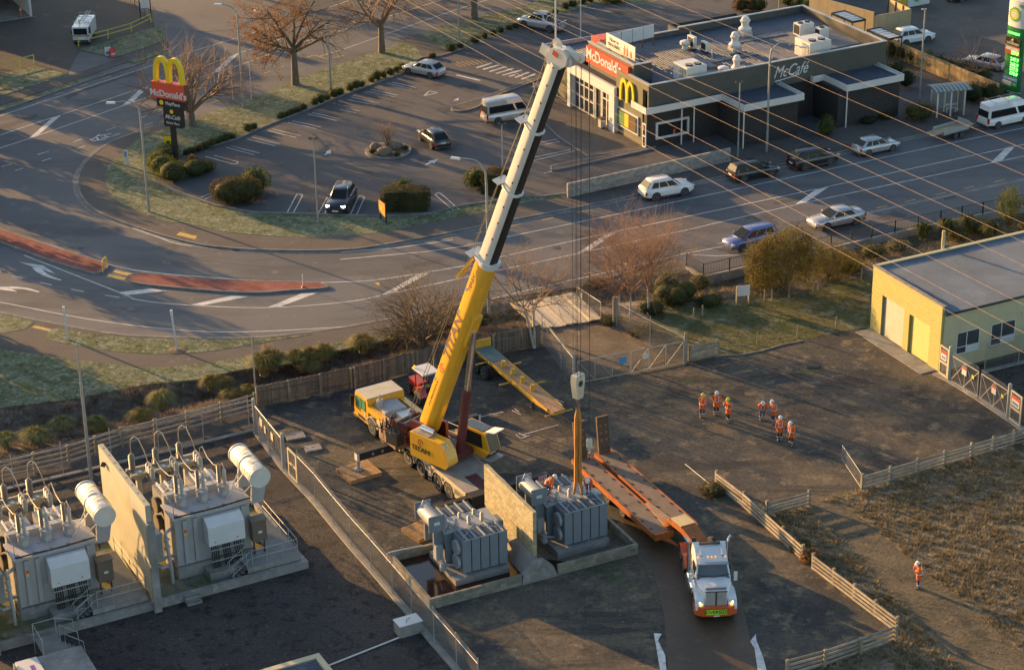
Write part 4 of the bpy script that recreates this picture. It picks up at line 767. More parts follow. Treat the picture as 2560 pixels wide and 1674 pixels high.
def car(name, label, cat, kind, P, hd, pnt, lit=False, plate_rear=True, roof=None, group=None, rails=False, glassroof=False):
 K = KINDS[kind]; L, W, H, wb, r = K['L'], K['W'], K['H'], K['wb'], K['r']; gc = .2
 c = thing(name, label, cat, P, hd, group)
 xs = [p[0] for p in K['top']]; xs = sorted(set(xs+[-wb/2, 0, wb/2])); rings = []
 plan = [(-L/2, .84), (-L/2+.12, .93), (-L/2+.5, 1), (L/2-1.0, 1), (L/2-.35, .95), (L/2-.1, .89), (L/2, .82)]
 for x in xs:
  w = W/2*lerp(plan, x); zt = lerp(K['top'], x); zb = gc+max(0, (abs(x)-L/2+.45))*.35
  h = [(w*.80, zb), (w*.97, zb+.10), (w, zb+(zt-zb)*.42), (w*.985, zb+(zt-zb)*.62), (w*.95, zt-.07), (w*.86, zt)]
  rings.append([(x, y, z) for y, z in h]+[(x, 0, zt+.025)]+[(x, -y, z) for y, z in reversed(h)]+[(x, 0, zb)])
 mb = MB(); mb.loft(rings); body = mb.build('body', pnt, c, smooth=45)
 t, rr, rf, wsx = K['g']; belt = K['belt']-.02; zt = H-.06; yb = W/2*.86; yt = W/2*(.70 if not K.get('van') else .80)
 def ring(x0, x1, y, z, cx=.12, bow=.05): return [(x0, -y+cx, z), (x0+cx, -y, z), ((x0+x1)/2, -y-bow*.3, z), (x1-cx, -y, z), (x1, -y+cx, z), (x1+bow, 0, z), (x1, y-cx, z), (x1-cx, y, z), ((x0+x1)/2, y+bow*.3, z), (x0+cx, y, z), (x0, y-cx, z), (x0-bow, 0, z)]
 mb = MB(); mb.loft([ring(t, wsx, yb, belt-.05), ring(t, wsx, yb, belt), ring(rr, rf, yt, zt), ring(rr+.12, rf-.15, yt-.12, H)]); mb.build('cabin', roof or pnt, c, smooth=50)
 def lerp3(A, B, s): return Vector(A)+(Vector(B)-Vector(A))*s
 def pane(nm, A, B, Cc, D, s0, s1, t0, t1, nrm, m=None, off=.03):
  q = []
  for s_, t_ in ((s0, t0), (s1, t0), (s1, t1), (s0, t1)): q.append(lerp3(lerp3(A, B, s_), lerp3(D, Cc, s_), t_)+Vector(nrm)*off)
  q2 = [p-Vector(nrm)*.05 for p in q]; mb = MB(); mb.add(q+q2, [(0, 1, 2, 3), (0, 4, 5, 1), (1, 5, 6, 2), (2, 6, 7, 3), (3, 7, 4, 0)]); return mb.build(nm, m or M_cglass, c, smooth=0)
 for sd in (1, -1):
  A, B, Cc, D = (t, sd*yb, belt), (wsx, sd*yb, belt), (rf, sd*yt, zt), (rr, sd*yt, zt); n = K['side']
  if K.get('van'): cuts = [(.05, .68), (.73, .95)]
  elif n == 3: cuts = [(.10, .33), (.36, .63), (.66, .93)]
  else: cuts = [(.10, .50), (.53, .92)]
  for a, b in cuts: pane('side_window', A, B, Cc, D, a, b, .10 if not K.get('van') else .08, .88 if not K.get('van') else .62, (0, sd, 0))
 pane('windscreen', (wsx, -yb, belt), (wsx, yb, belt), (rf, yt, zt), (rf, -yt, zt), .07, .93, .06, .93 if not K.get('van') else .72, (1, 0, .3), off=.055)
 pane('rear_window', (t, -yb, belt), (t, yb, belt), (rr, yt, zt), (rr, -yt, zt), .08, .92, .10, .90 if not K.get('van') else .60, (-1, 0, .25), off=.055)
 for sx in (1, -1):
  for sd in (1, -1):
   x = sx*wb/2; mb = MB(); mb.cyl((x, sd*(W/2-.3), r+.02), (x, sd*(W/2+.006), r+.02), r*1.16, n=20); mb.build('wheel_arch', M_trim, c); add_wheel(c, x, sd*(W/2-.09), r, .21, sd)
 hz = lerp(K['top'], L/2-.18)-.06
 for sd in (1, -1):
  mb = MB(); mb.box((L/2-.13, sd*W*.36, hz-.03), (.24, .30, .14), rz=-sd*R(20)); mb.build('headlight', M_headon if lit else M_head, c)
  zz = lerp(K['top'], -L/2+.05)-.06 if not K.get('van') else .95
  mb = MB(); mb.box((-L/2+.075, sd*W*.405, zz-.1), (.16, .20, .26 if not K.get('van') else .5), rz=sd*R(16)); mb.build('tail_light', M_tail, c)
  mb = MB(); mb.box((wsx-.35, sd*(W/2+.06), belt+.08), (.12, .2, .14)); mb.build('mirror', pnt, c)
 P_('grille', M_blk, c, (L/2-.10, L/2+.012, -W*.22, W*.22, hz-.16, hz-.04)); P_('front_bumper', M_trim, c, (L/2-.25, L/2+.01, -W*.34, W*.34, gc+.03, gc+.17)); P_('rear_bumper', M_trim, c, (-L/2-.015, -L/2+.2, -W*.40, W*.40, gc+.03, gc+.2))
 P_('number_plate', M_plate, c, (-L/2-.03, -L/2-.005, -.26, .26, .62, .74)); P_('number_plate', M_plate, c, (L/2+.013, L/2+.025, -.26, .26, .36, .48))
 if K.get('clad'):
  for sd in (1, -1): mb = MB(); mb.bb(-wb/2+r, wb/2-r, sd*(W/2-.02), sd*(W/2+.012), gc+.03, gc+.18); mb.build('sill', M_trim, c)
 if rails:
  for sd in (1, -1): mb = MB(); mb.tube([(rr+.15, sd*(yt-.06), H-.04), (rr+.35, sd*(yt-.05), H+.05), (rf-.35, sd*(yt-.05), H+.05), (rf-.15, sd*(yt-.06), H-.05)], .025, 6); mb.build('roof_rail', M_steel, c)
 if K.get('tray'):
  x0, x1 = K['tray']; P_('tonneau', mat('tonneau_black', (.035, .036, .04), .6, var=.1), c, (x0+.05, x1-.03, -W*.39, W*.39, 1.15, 1.185)); mb = MB(); mb.tube([(x1+.02, -W*.38, 1.15), (x1-.12, -W*.33, 1.62), (x1-.12, W*.33, 1.62), (x1+.02, W*.38, 1.15)], .035, 6); mb.build('sports_bar', M_whtmetal, c)
 for sd in (1, -1):
  mb = MB(); mb.bb(-.06, .10, sd*(W/2-.005), sd*(W/2+.014), belt-.18, belt-.15); mb.build('door_handle', pnt, c)
 return c
def placed(s_r, rear, s_f, front, side, W, z=0.0, zc=0.0):
 """ground position and heading from the contact points of the two wheels on one side"""
 a, b = at(s_r, *rear, z), at(s_f, *front, z); hd = heading(a, b); m = (a+b)/2
 lv = Vector((-math.sin(hd), math.cos(hd), 0)); m = m-lv*side*(W/2-.1); return Vector((m.x, m.y, z+.006)), hd
silver = paint('silver_paint', (.40, .41, .43), .5); white_c = paint('white_car_paint', (.66, .66, .66)); black_c = paint('black_car_paint', (.012, .012, .013)); navy = paint('navy_car_paint', (.025, .03, .045), .3); blue_c = paint('blue_car_paint', (.13, .15, .32), .3); pale = paint('pale_silver_paint', (.50, .50, .49), .4)
def park(name, label, cat, kind, s_r, rear, s_f, front, side, pnt, z=0.0, **kw):
 P, hd = placed(s_r, rear, s_f, front, side, KINDS[kind]['W'], z); return car(name, label, cat, kind, P, hd, pnt, **kw)
park('hatchback', 'silver hatchback parked nose to the low hedge in the restaurant car park', 'car', 'hatch', 'b', (625, 545), 'b', (478, 515), 1, silver, .144)
park('pickup_truck', 'silver double cab pickup parked by the hedge near the flagpole', 'pickup', 'ute', 'b', (1450, 228), 'b', (1278, 195), 1, silver, .144)
park('passenger_van', 'silver high roof passenger van driving past the kerbed car park island', 'van', 'van', 'b', (1087, 860), 'b', (1268, 828), -1, pale, .144)
park('hatchback', 'black hatchback driving through the car park beside the boulder island', 'car', 'hatch', 'b', (640, 1035), 'b', (550, 965), 1, black_c, .144)
park('suv', 'dark navy car with headlights on facing out of a stall beside the lamp post', 'car', 'suv', 'b', (108, 1380), 'b', (48, 1475), 1, navy, .144, lit=True, rails=True)
park('suv', 'white sport utility car driving past the end of the block wall', 'car', 'suv', 'b', (2185, 1390), 'c', (30, 1355), -1, white_c, rails=True)
park('people_mover', 'black people mover at the kerb just past the concrete block wall', 'car', 'wagon', 'c', (435, 1265), 'c', (632, 1225), -1, black_c)
park('suv', 'black sport utility car parked at the kerb between a people mover and a silver hatchback', 'car', 'suv', 'c', (860, 1183), 'c', (1045, 1143), -1, black_c)
park('hatchback', 'silver hatchback parked at the street kerb in front of the trailer', 'car', 'hatch', 'c', (1300, 1085), 'c', (1470, 1048), -1, silver)
v = park('work_van', 'long white van with a roof rack towing a flat trailer', 'van', 'lvan', 'c', (2190, 893), 'c', (2388, 850), -1, white_c)
for x in (-1.9, -.4, 1.0):
 mb = MB(); mb.tube([(x, -.75, 2.2), (x, -.78, 2.5), (x, .78, 2.5), (x, .75, 2.2)], .025, 6); mb.build('roof_bar', M_steel, v)
for y in (-.78, .78): mb = MB(); mb.tube([(-1.95, y, 2.42), (1.05, y, 2.42)], .02, 6); mb.build('rack_rail', M_steel, v)
park('sedan', 'silver sedan on the shoulder beside the black railing', 'car', 'sedan', 'c', (1245, 1548), 'c', (985, 1600), 1, silver)
park('hatchback', 'blue hatchback partly behind the olive bush by the black railing', 'car', 'wagon', 'f', (610, 145), 'f', (440, 188), 1, blue_c)
park('suv', 'white crossover parked on the station forecourt above the board fence', 'car', 'suv', 'c', (1555, 325), 'c', (1715, 298), -1, white_c)
park('hatchback', 'silver hatchback on the forecourt half hidden behind the bare tree and board fence', 'car', 'hatch', 'c', (2150, 500), 'c', (2010, 470), 1, silver)
park('suv', 'dark car standing on the station forecourt at the corner of the shop kerb', 'car', 'suv', 'c', (2050, -15), 'c', (1945, 22), 1, black_c)
# ---- flat fronted van with ladder rack at the warehouse
P = at('a', 583, 285, .02); r = thing('flatbed_van', 'white flat fronted work van with a ladder rack on the warehouse forecourt', 'van', P, R(-91))
P_('cab', white_c, r, (0.0, 1.5, -.83, .83, .35, 1.95)); P_('box_body', white_c, r, (-2.7, -.02, -.84, .84, .5, 2.0)); P_('windscreen', M_cglass, r, (1.49, 1.53, -.7, .7, 1.15, 1.8)); P_('bumper', M_trim, r, (1.45, 1.62, -.8, .8, .35, .58))
for y in (-.6, .6): P_('headlight', M_head, r, (1.5, 1.56, y-.16, y+.16, .68, .85))
for y in (-.832, .832): P_('side_window', M_cglass, r, (.35, 1.3, y-.01, y+.01, 1.15, 1.75))
for y in (-.95, .95): P_('mirror', M_blk, r, (1.2, 1.3, y-.08, y+.08, 1.2, 1.5))
text_mesh('lettering', 'FLOORLAYER', .30, M_blk, r, (1.512, 0, 1.0), (R(90), 0, R(90)), .004, .008)
for x in (-2.5, -.9, .7): mb = MB(); mb.tube([(x, -.8, 2.0), (x, -.8, 2.35), (x, .8, 2.35), (x, .8, 2.0)], .03, 6); mb.build('rack_bar', M_steel, r)
for x in (-1.7, .9):
 for sd in (1, -1): add_wheel(r, x, sd*.74, .32, .2, sd, True)
mb = MB()
for y in (-.1, .3): mb.bar((-2.9, y+.1, 2.42), (1.1, y, 2.42), .05, .08)
for k in range(9): mb.bar((-2.7+k*.42, -.05, 2.42), (-2.7+k*.42, .35, 2.42), .04, .04)
mb.build('ladder', M_steel, r)
r = thing('feather_flag', 'yellow feather flag on a pole beside the white work van', 'flag', at('a', 562, 290, .02)); mb = MB(); mb.tube([(0, 0, 0), (0, 0, 2.2), (-.12, 0, 2.55)], .02, 5); mb.build('pole', M_steel, r); mb = MB(); mb.prism([(0, .5), (.24, .55), (.1, 2.2), (-.12, 2.55), (-.05, 1.8)], -.015, .015, 'y'); mb.build('cloth', mat('flag_yellow', (.62, .60, .05), .6), r)
# ---- trailer behind the long van
A, B = at('c', 1895, 962), at('c', 1945, 948); hd = heading(A, B)
P = (A+B)/2+Vector((-math.sin(hd), math.cos(hd), 0))*.75; r = thing('flat_trailer', 'galvanised tandem trailer loaded with planks behind the white van', 'trailer', P, hd)
P_('deck', M_steel, r, (-1.7, 1.4, -.7, .7, .55, .65)); P_('drawbar', M_steel, r, (1.4, 2.6, -.06, .06, .5, .6)); P_('headboard', M_steel, r, (1.35, 1.4, -.7, .7, .66, 1.35))
for y in (-.72, .72): P_('side_rail', M_steel, r, (-1.7, 1.34, y-.03, y+.03, .655, 1.0)); P_('mudguard', M_steel, r, (-.75, .75, y*1.12-.12, y*1.12+.12, .66, .7))
for x in (-.36, .36):
 for sd in (1, -1): add_wheel(r, x, sd*.82, .3, .18, sd, True)
M_plank = mat('pale_plank', (.36, .28, .18), .8, var=.25, scale=2, rnd=.15, stretch=(.3, 3, 3))
for k in range(6):
 r = thing('timber_plank', 'long pale plank stacked on the tandem trailer', 'plank', P+Vector((0, 0, .67+.06*(k//3))), hd, 'planks on the trailer'); y = -.45+.4*(k % 3); P_('board', M_plank, r, (-2.9+.2*k, 2.0+.1*k, y, y+.3, 0, .05))
# ================================================================ FENCES, SHED, COMPOUND
M_wood = mat('weathered_timber', (.27, .235, .185), .9, var=.3, scale=2.2, rnd=.22, stretch=(1, 1, .35), dirt=.3, dirtcol=(.12, .12, .08))
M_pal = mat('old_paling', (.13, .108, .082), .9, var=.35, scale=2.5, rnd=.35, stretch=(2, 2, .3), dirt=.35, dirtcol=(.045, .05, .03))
M_post = mat('treated_post', (.20, .18, .13), .9, var=.3, scale=2, rnd=.2)
M_wire = mat('fence_wire', (.20, .20, .20), .5, .5, var=.1)
def flat2(P): return Vector((P.x, P.y, 0))
def rail_fence(label, pts, h=1.15, n=4, span=2.0, m=None, posts=.16, rail=(.045, .15), cat='fence', group=None, rs=0.0):
 A = pts[0]; r = thing('rail_fence', label, cat, flat2(A), 0, group); ph = MB(); ph.bb(-posts/2, posts/2, -posts/2, posts/2, 0, h+.08); pm = ph.mesh('post', M_post, 0); pp = []
 for k in range(len(pts)-1):
  a, b = flat2(pts[k])-flat2(A), flat2(pts[k+1])-flat2(A); L_ = (b-a).length; ns = max(1, round(L_/span))
  for j in range(ns+(1 if k == len(pts)-2 else 0)): pp.append((a+(b-a)*(j/ns), heading(a, b)))
 for P, hd in pp: put('post', pm, r, P+Vector((0, 0, -.02)), (random.uniform(-.02, .02), random.uniform(-.02, .02), hd))
 for k in range(len(pp)-1):
  a, b = pp[k][0], pp[k+1][0]; hd = heading(a, b); L_ = (b-a).length; mb = MB(); mb.bb(-.01, L_+.01 if False else L_-.012, -rail[0]/2, rail[0]/2, -rail[1]/2, rail[1]/2); rm = mb.mesh('rail', m or M_wood, 0)
  off = Vector((math.sin(hd), -math.cos(hd), 0))*(posts/2+rail[0]/2+.002)
  for j in range(n): put('rail', rm, r, a+off+Vector((0, 0, h*(j+.55)/n+random.uniform(-.015, .015))), (0, random.uniform(-.008, .008), hd))
 return r
def chain(par, a, b, z0, z1, pitch=.085, wr=.0035):
 """woven wire between two points (local to par): two families of crossing strands"""
 a, b = Vector(a), Vector(b); L_ = (b-a).length; hd = heading(a, b); H_ = z1-z0; mb = MB(); n = int((L_+H_)/pitch)
 for k in range(n):
  s = k*pitch
  for sg in (1, -1):
   x0, y0 = s-H_, 0.0; x1, y1 = s, H_
   if x0 < 0: y0 = -x0; x0 = 0
   if x1 > L_: y1 = H_-(x1-L_); x1 = L_
   if x1 <= x0: continue
   if sg < 0: x0, x1 = L_-x0, L_-x1
   p, q = Vector((x0, 0, y0)), Vector((x1, 0, y1)); d = (q-p).normalized(); u = Vector((-d.z, 0, d.x))*wr
   mb.add([p+u, p-u, q-u, q+u, p+Vector((0, wr*1.5, 0)), q+Vector((0, wr*1.5, 0))], [(0, 1, 2, 3), (0, 4, 5, 3), (1, 2, 5, 4)])
 o = mb.build('wire_mesh', M_wire, par, smooth=0, recalc=False); o['kind'] = 'stuff'; o.location = (a.x, a.y, z0); o.rotation_euler = (0, 0, hd); return o
def chain_fence(label, pts, h=2.0, top=True, barb=0, m=None, posts=.03, sag=False):
 A = flat2(pts[0]); r = thing('chain_link_fence', label, 'fence', A); L_ = [flat2(p)-A for p in pts]
 for p in L_:
  mb = MB(); mb.cyl(p, p+Vector((0, 0, h+.12+(.3 if barb else 0))), posts, n=7); mb.build('post', m or M_steel, r)
 for a, b in zip(L_[:-1], L_[1:]):
  chain(r, a, b, .05, h)
  if top: mb = MB(); mb.cyl(a+Vector((0, 0, h+.03)), b+Vector((0, 0, h+.03)), .024, n=6); mb.build('top_rail', m or M_steel, r)
  for k in range(barb): mb = MB(); mb.cyl(a+Vector((0, 0, h+.14+.1*k)), b+Vector((0, 0, h+.14+.1*k)), .006, n=4); mb.build('barbed_wire', M_steel, r)
 return r
def mesh_gate(label, A, B, h, braces, cat='gate', signs=(), m=None, nbar=2, zb=.08, r_=.03):
 A, B = flat2(A), flat2(B); rz = heading(A, B); L_ = (B-A).length; r = thing('mesh_gate', label, cat, A, rz); M = m or M_steel
 mb = MB()
 for z in (zb, h): mb.cyl((0, 0, z), (L_, 0, z), r_, n=6)
 for x in (0, L_): mb.cyl((x, 0, zb), (x, 0, h), r_, n=6)
 mb.build('frame', M, r)
 for x0, z0, x1, z1 in braces: mb = MB(); mb.cyl((x0*L_, .012, zb+z0*(h-zb)), (x1*L_, .012, zb+z1*(h-zb)), r_*.8, n=6); mb.build('brace', M, r)
 chain(r, (0, 0, 0), (L_, 0, 0), zb, h)
 for x, z, w, hh, mm in signs: P_('gate_sign', mm, r, (x*L_-w/2, x*L_+w/2, -.06, -.045, z-hh/2, z+hh/2))
 return r
random.seed(11)
# ---- behind the compound: four rail timber fence, then wire line posts
rail_fence('long weathered four rail timber fence along the ditch behind the transformer compound', mix(ats('d', [(1768, 1300), (1300, 1430), (850, 1540)]), ats('g', [(480, 130), (0, 240), (-300, 310)])), h=1.45, n=4, span=2.05)
cf = chain_fence('thin wire fence on slim steel poles between compound gravel and timber fence', mix(ats('d', [(1725, 1400), (1410, 1485)]), ats('g', [(1100, 30), (775, 105), (440, 200), (100, 290), (-200, 365)])), h=2.0, barb=2)
ribbon('kerb', mix(ats('d', [(1760, 1425)]), ats('g', [(900, 100), (0, 310), (-400, 400)])), .28, -.02, .10, M_conc)
# ---- chain-link line between compound and yard
FP = [at('g', 2065, 272), at('g', 2185, 400), at('g', 2310, 555), at('h', 80, 702), at('h', 218, 858), at('h', 365, 1030), at('h', 497, 1187), at('h', 652, 1372), at('h', 808, 1552), at('h', 960, 1735)]
chain_fence('long chain link fence with barbed top wires beside the four transformers', FP, h=2.1, barb=3)
ribbon('kerb', ats('d', [(1770, 1440)])+[at('g', 1965, 165)]+FP, .42, -.02, .12, M_conc)
M_galv = mat('gate_tube', (.36, .355, .33), .6, .25, var=.12)
D0, D1, D2 = at('d', 1770, 1450), at('d', 1860, 1640) if False else at('g', 1905, 70), at('g', 1965, 162)
for P, lab in ((D0, 'thick round steel gate post at the compound corner by the paling fence'), (D2, 'thick round steel gate post where the compound gate meets the chain link fence')):
 r = thing('gate_post', lab, 'post', flat2(P)); mb = MB(); mb.cyl((0, 0, 0), (0, 0, 2.6), .12, n=12); mb.build('shaft', M_galv, r); mb = MB(); mb.lathe([(.125, 2.6), (.1, 2.66), (.02, 2.68)], n=12); mb.build('cap', M_galv, r)
mid = (D0+D2)/2
mesh_gate('compound gate leaf with crossed tube bracing next to the corner gate post', D0+(D2-D0)*.03, D0+(D2-D0)*.49, 2.2, [(0, 0, .5, 1), (.5, 1, 1, 0), (.5, 0, .5, 1), (0, 1, .5, 0)], signs=((.5, 1.55, .5, .6, mat('sign_cream', (.55, .46, .28), .6)), (.8, 1.35, .3, .5, MATS['sign_cream'])), m=M_galv)
mesh_gate('compound gate leaf with crossed tube bracing next to the chain link fence', D0+(D2-D0)*.51, D0+(D2-D0)*.97, 2.2, [(0, 0, .5, 1), (.5, 1, 1, 0), (.5, 0, .5, 1)], signs=((.3, 1.5, .4, .55, MATS['sign_cream']),), m=M_galv)
# personnel gate
r = thing('personnel_gate', 'narrow cream framed gate with mesh panel in the chain link fence', 'gate', flat2(at('g', 1975, 178)), heading(at('g', 1975, 178), at('g', 2062, 268)))
LL = (at('g', 1975, 178)-at('g', 2062, 268)).length
mb = MB(); mb.bb(.3*LL, .38*LL, -.04, .04, .1, 2.1); mb.bb(.92*LL, LL, -.04, .04, .1, 2.1); mb.bb(.38*LL, .92*LL, -.04, .04, 2.0, 2.1); mb.bb(.38*LL, .92*LL, -.04, .04, .1, .2); mb.bb(.38*LL, .92*LL, -.035, .035, 1.0, 1.12); mb.build('frame', mat('gate_cream', (.46, .40, .26), .6, var=.1), r)
chain(r, (.38*LL, 0, 0), (.92*LL, 0, 0), .2, 2.0, .05); P_('lock_plate', M_dsteel, r, (.62*LL, .7*LL, -.05, -.036, 1.0, 1.12)); chain(r, (0, 0, 0), (.3*LL, 0, 0), .1, 2.0)
# ---- paling fence
pts = [at('d', 1780, 1265), at('e', 100, 1130), at('e', 650, 985), at('e', 1390, 835)]
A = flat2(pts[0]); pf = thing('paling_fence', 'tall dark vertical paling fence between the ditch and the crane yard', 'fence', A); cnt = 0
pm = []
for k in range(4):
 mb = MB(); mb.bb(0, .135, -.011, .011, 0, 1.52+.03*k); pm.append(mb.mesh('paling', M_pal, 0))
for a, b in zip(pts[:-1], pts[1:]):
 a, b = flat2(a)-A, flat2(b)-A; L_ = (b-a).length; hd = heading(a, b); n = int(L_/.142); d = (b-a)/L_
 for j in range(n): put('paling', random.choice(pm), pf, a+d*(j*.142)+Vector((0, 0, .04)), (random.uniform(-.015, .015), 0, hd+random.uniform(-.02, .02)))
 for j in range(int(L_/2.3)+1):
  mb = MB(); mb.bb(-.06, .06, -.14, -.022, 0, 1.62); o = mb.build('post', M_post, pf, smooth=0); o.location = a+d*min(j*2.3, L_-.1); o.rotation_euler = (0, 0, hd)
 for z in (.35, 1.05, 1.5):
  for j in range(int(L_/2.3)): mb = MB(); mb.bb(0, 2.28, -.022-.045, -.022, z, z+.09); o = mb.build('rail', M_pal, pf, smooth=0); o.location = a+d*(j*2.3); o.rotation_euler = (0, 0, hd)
# ---- timber bridge over the ditch
bp = [at('e', 1195, 545, .18), at('e', 1620, 470, .18), at('e', 1812, 655, .18), at('e', 1395, 720, .18)]
br = thing('timber_bridge', 'pale plank bridge deck over the ditch at the yard entrance', 'bridge', flat2(bp[3])); M_deck = mat('deck_plank', (.42, .37, .29), .85, var=.25, scale=2.5, rnd=.2, stretch=(.4, 3, 3), dirt=.25, dirtcol=(.2, .17, .13))
npl = 30; o3 = flat2(bp[3])
for k in range(npl):
 t0, t1 = k/npl, (k+1)/npl; a0 = bp[3].lerp(bp[2], t0); a1 = bp[3].lerp(bp[2], t1); b0 = bp[0].lerp(bp[1], t0); b1 = bp[0].lerp(bp[1], t1); z = .20 if (k//6) % 2 == 0 else .13
 def sh(p, q, f): return p+(q-p)*f
 q = [sh(a0, a1, .04), sh(a0, a1, .96), sh(b0, b1, .96), sh(b0, b1, .04)]; mb = MB(); mb.prism([(p.x-o3.x, p.y-o3.y) for p in q], z-.08, z+random.uniform(-.006, .006)); mb.build('deck_plank', M_deck, br, smooth=0)
for t in (.03, .5, .97): mb = MB(); mb.bar((bp[3].lerp(bp[2], t)-o3)-Vector((0, 0, .22)), (bp[0].lerp(bp[1], t)-o3)-Vector((0, 0, .22)), .3, .3); mb.build('beam', M_post, br)
mb = MB(); mb.bar(bp[3]-o3+Vector((-.1, 0, .0)), bp[0]-o3+Vector((-.1, 0, 0)), .2, .2); mb.build('edge_beam', M_post, br)
# ---- yard entrance fences and gates
GP0, GP1 = at('e', 1620, 1110), at('f', 35, 962)
for P, lab, m in ((GP0, 'round steel post of the yard gate beside the slung block', M_steel), (GP1, 'round timber strainer post of the yard gate by the short board panel', M_wood)):
 r = thing('gate_post', lab, 'post', flat2(P)); mb = MB(); mb.cyl((0, 0, 0), (0, 0, 2.4), .09 if m is M_steel else .13, n=10); mb.build('shaft', m, r); mb = MB(); mb.lathe([(.1, 2.4), (.02, 2.46)], n=10); mb.build('cap', m, r)
gm = flat2(GP0).lerp(flat2(GP1), .50); M_blue = mat('sign_blue', (.08, .25, .45), .5)
mesh_gate('yard gate leaf with a blue sign hung on the steel post', flat2(GP0).lerp(flat2(GP1), .03), gm, 1.75, [(0, 1, .33, 0), (.33, 0, .33, 1), (.33, 1, .66, 0), (.66, 0, .66, 1), (.66, 1, 1, 0)], signs=((.85, 1.2, .62, .5, M_blue),), m=M_galv)
mesh_gate('yard gate leaf with a white sign hung on the timber post', gm+(flat2(GP1)-gm)*.02, flat2(GP0).lerp(flat2(GP1), .985), 1.75, [(0, 0, .33, 1), (.33, 0, .33, 1), (.33, 0, .66, 1), (.66, 0, .66, 1), (.66, 0, 1, 1)], signs=((.27, 1.2, .42, .42, M_wht),), m=M_galv)
chain_fence('short chain link fence from the bridge down to the steel gate post', [at('e', 1400, 835), at('e', 1530, 1000), at('e', 1612, 1105)], h=2.0, barb=2)
chain_fence('chain link fence between the bare birches and the yard gate', [at('e', 1910, 705), at('e', 2145, 835), at('f', 30, 955)], h=1.9, barb=2)
r = thing('strainer_post', 'pair of thick timber posts at the bridge corner under the birch', 'post', flat2(at('e', 1895, 700)))
for x in (0, .22): mb = MB(); mb.cyl((x, 0, 0), (x, 0.03, 2.3), .1, n=9); mb.build('shaft', M_wood, r)
mesh_gate('mesh gate leaf standing open along the edge of the plank bridge', at('e', 1640, 560), at('e', 1805, 668), 1.5, [(.5, 0, .5, 1)], m=M_galv, signs=((.2, 1.1, .3, .4, M_wht),))
rail_fence('short four board timber panel beside the round strainer post', ats('f', [(62, 945), (258, 905)]), h=1.2, n=4, span=2.6, rail=(.04, .24))
# fence posts through the grass
for k, (s, x, y) in enumerate((('f', 535, 835), ('f', 812, 785), ('f', 1080, 725), ('f', 583, 530), ('f', 635, 530), ('f', 755, 512), ('f', 920, 460), ('f', 955, 455), ('f', 1255, 385), ('f', 95, 660), ('f', 155, 640))):
 r = thing('fence_post', ('low timber fence post standing in the open lawn' if k < 3 else 'slim timber post of the wire fence along the shrubs'), 'post', at(s, x, y), random.random(), 'posts in the lawn' if k < 3 else 'posts along the shrubs'); mb = MB(); mb.cyl((0, 0, 0), (.02, .01, .95 if k < 3 else .9), .06, .055, n=8); mb.build('shaft', M_post, r); mb = MB(); mb.lathe([(.056, .95 if k < 3 else .9), (.04, .98 if k < 3 else .93)], (.02, .01, 0), n=8); mb.build('top', M_wood, r)
ribbon('timber_edging', mix(ats('f', [(250, 912), (420, 905), (560, 880), (700, 838), (850, 808)])), .08, -.01, .07, M_wood)
# white board on two posts
r = thing('notice_board', 'blank white notice board on two timber posts in front of the olive bush', 'sign', at('f', 392, 560), heading(at('f', 392, 560), at('f', 475, 552))); Lb = (at('f', 392, 560)-at('f', 475, 552)).length
for x in (0, Lb): mb = MB(); mb.bb(x-.06, x+.06, -.06, .06, 0, 1.55); mb.build('post', M_wood, r)
P_('board', M_wht, r, (-.02, Lb+.02, -.1, -.063, .75, 1.6))
# ---- field fences
rail_fence('four rail timber fence between the crane yard and the rough paddock', mix(ats('i', [(1258, 298), (2010, 80), (2600, -95)])), h=1.05, n=4, span=2.05)
rail_fence('long sunlit rail fence running beside the truck track', mix(ats('i', [(250, 275), (440, 420), (850, 790)])), h=1.05, n=4, span=2.1)
rail_fence('sunlit rail fence from the dry bush to the paddock corner', mix(ats('i', [(920, 850), (1500, 1290)])), h=1.05, n=4, span=2.1)
rail_fence('short rail fence spur off the sunlit fence', mix(ats('i', [(600, 480), (890, 405)])), h=1.0, n=4, span=2.2)
rail_fence('shaded rail fence running from the paddock corner past the white lime mark', mix(ats('i', [(1490, 1360), (1000, 1530), (740, 1600)])), h=1.1, n=4, span=2.3)
mesh_gate('light mesh gate leaf swung open from the paddock fence corner', at('i', 1118, 95), at('i', 1248, 292), 1.05, [(.33, 0, .33, 1), (.66, 0, .66, 1)], r_=.018, m=M_galv)
mb = MB(); P0, P1 = at('i', 35, 130), at('i', 215, 275); o = thing('steel_pipe', 'thin steel pipe lying on the yard near the dry bush', 'pipe', flat2(P0)); mb.cyl((0, 0, .06), flat2(P1)-flat2(P0)+Vector((0, 0, .06)), .035, n=8); mb.build('tube', M_steel, o)
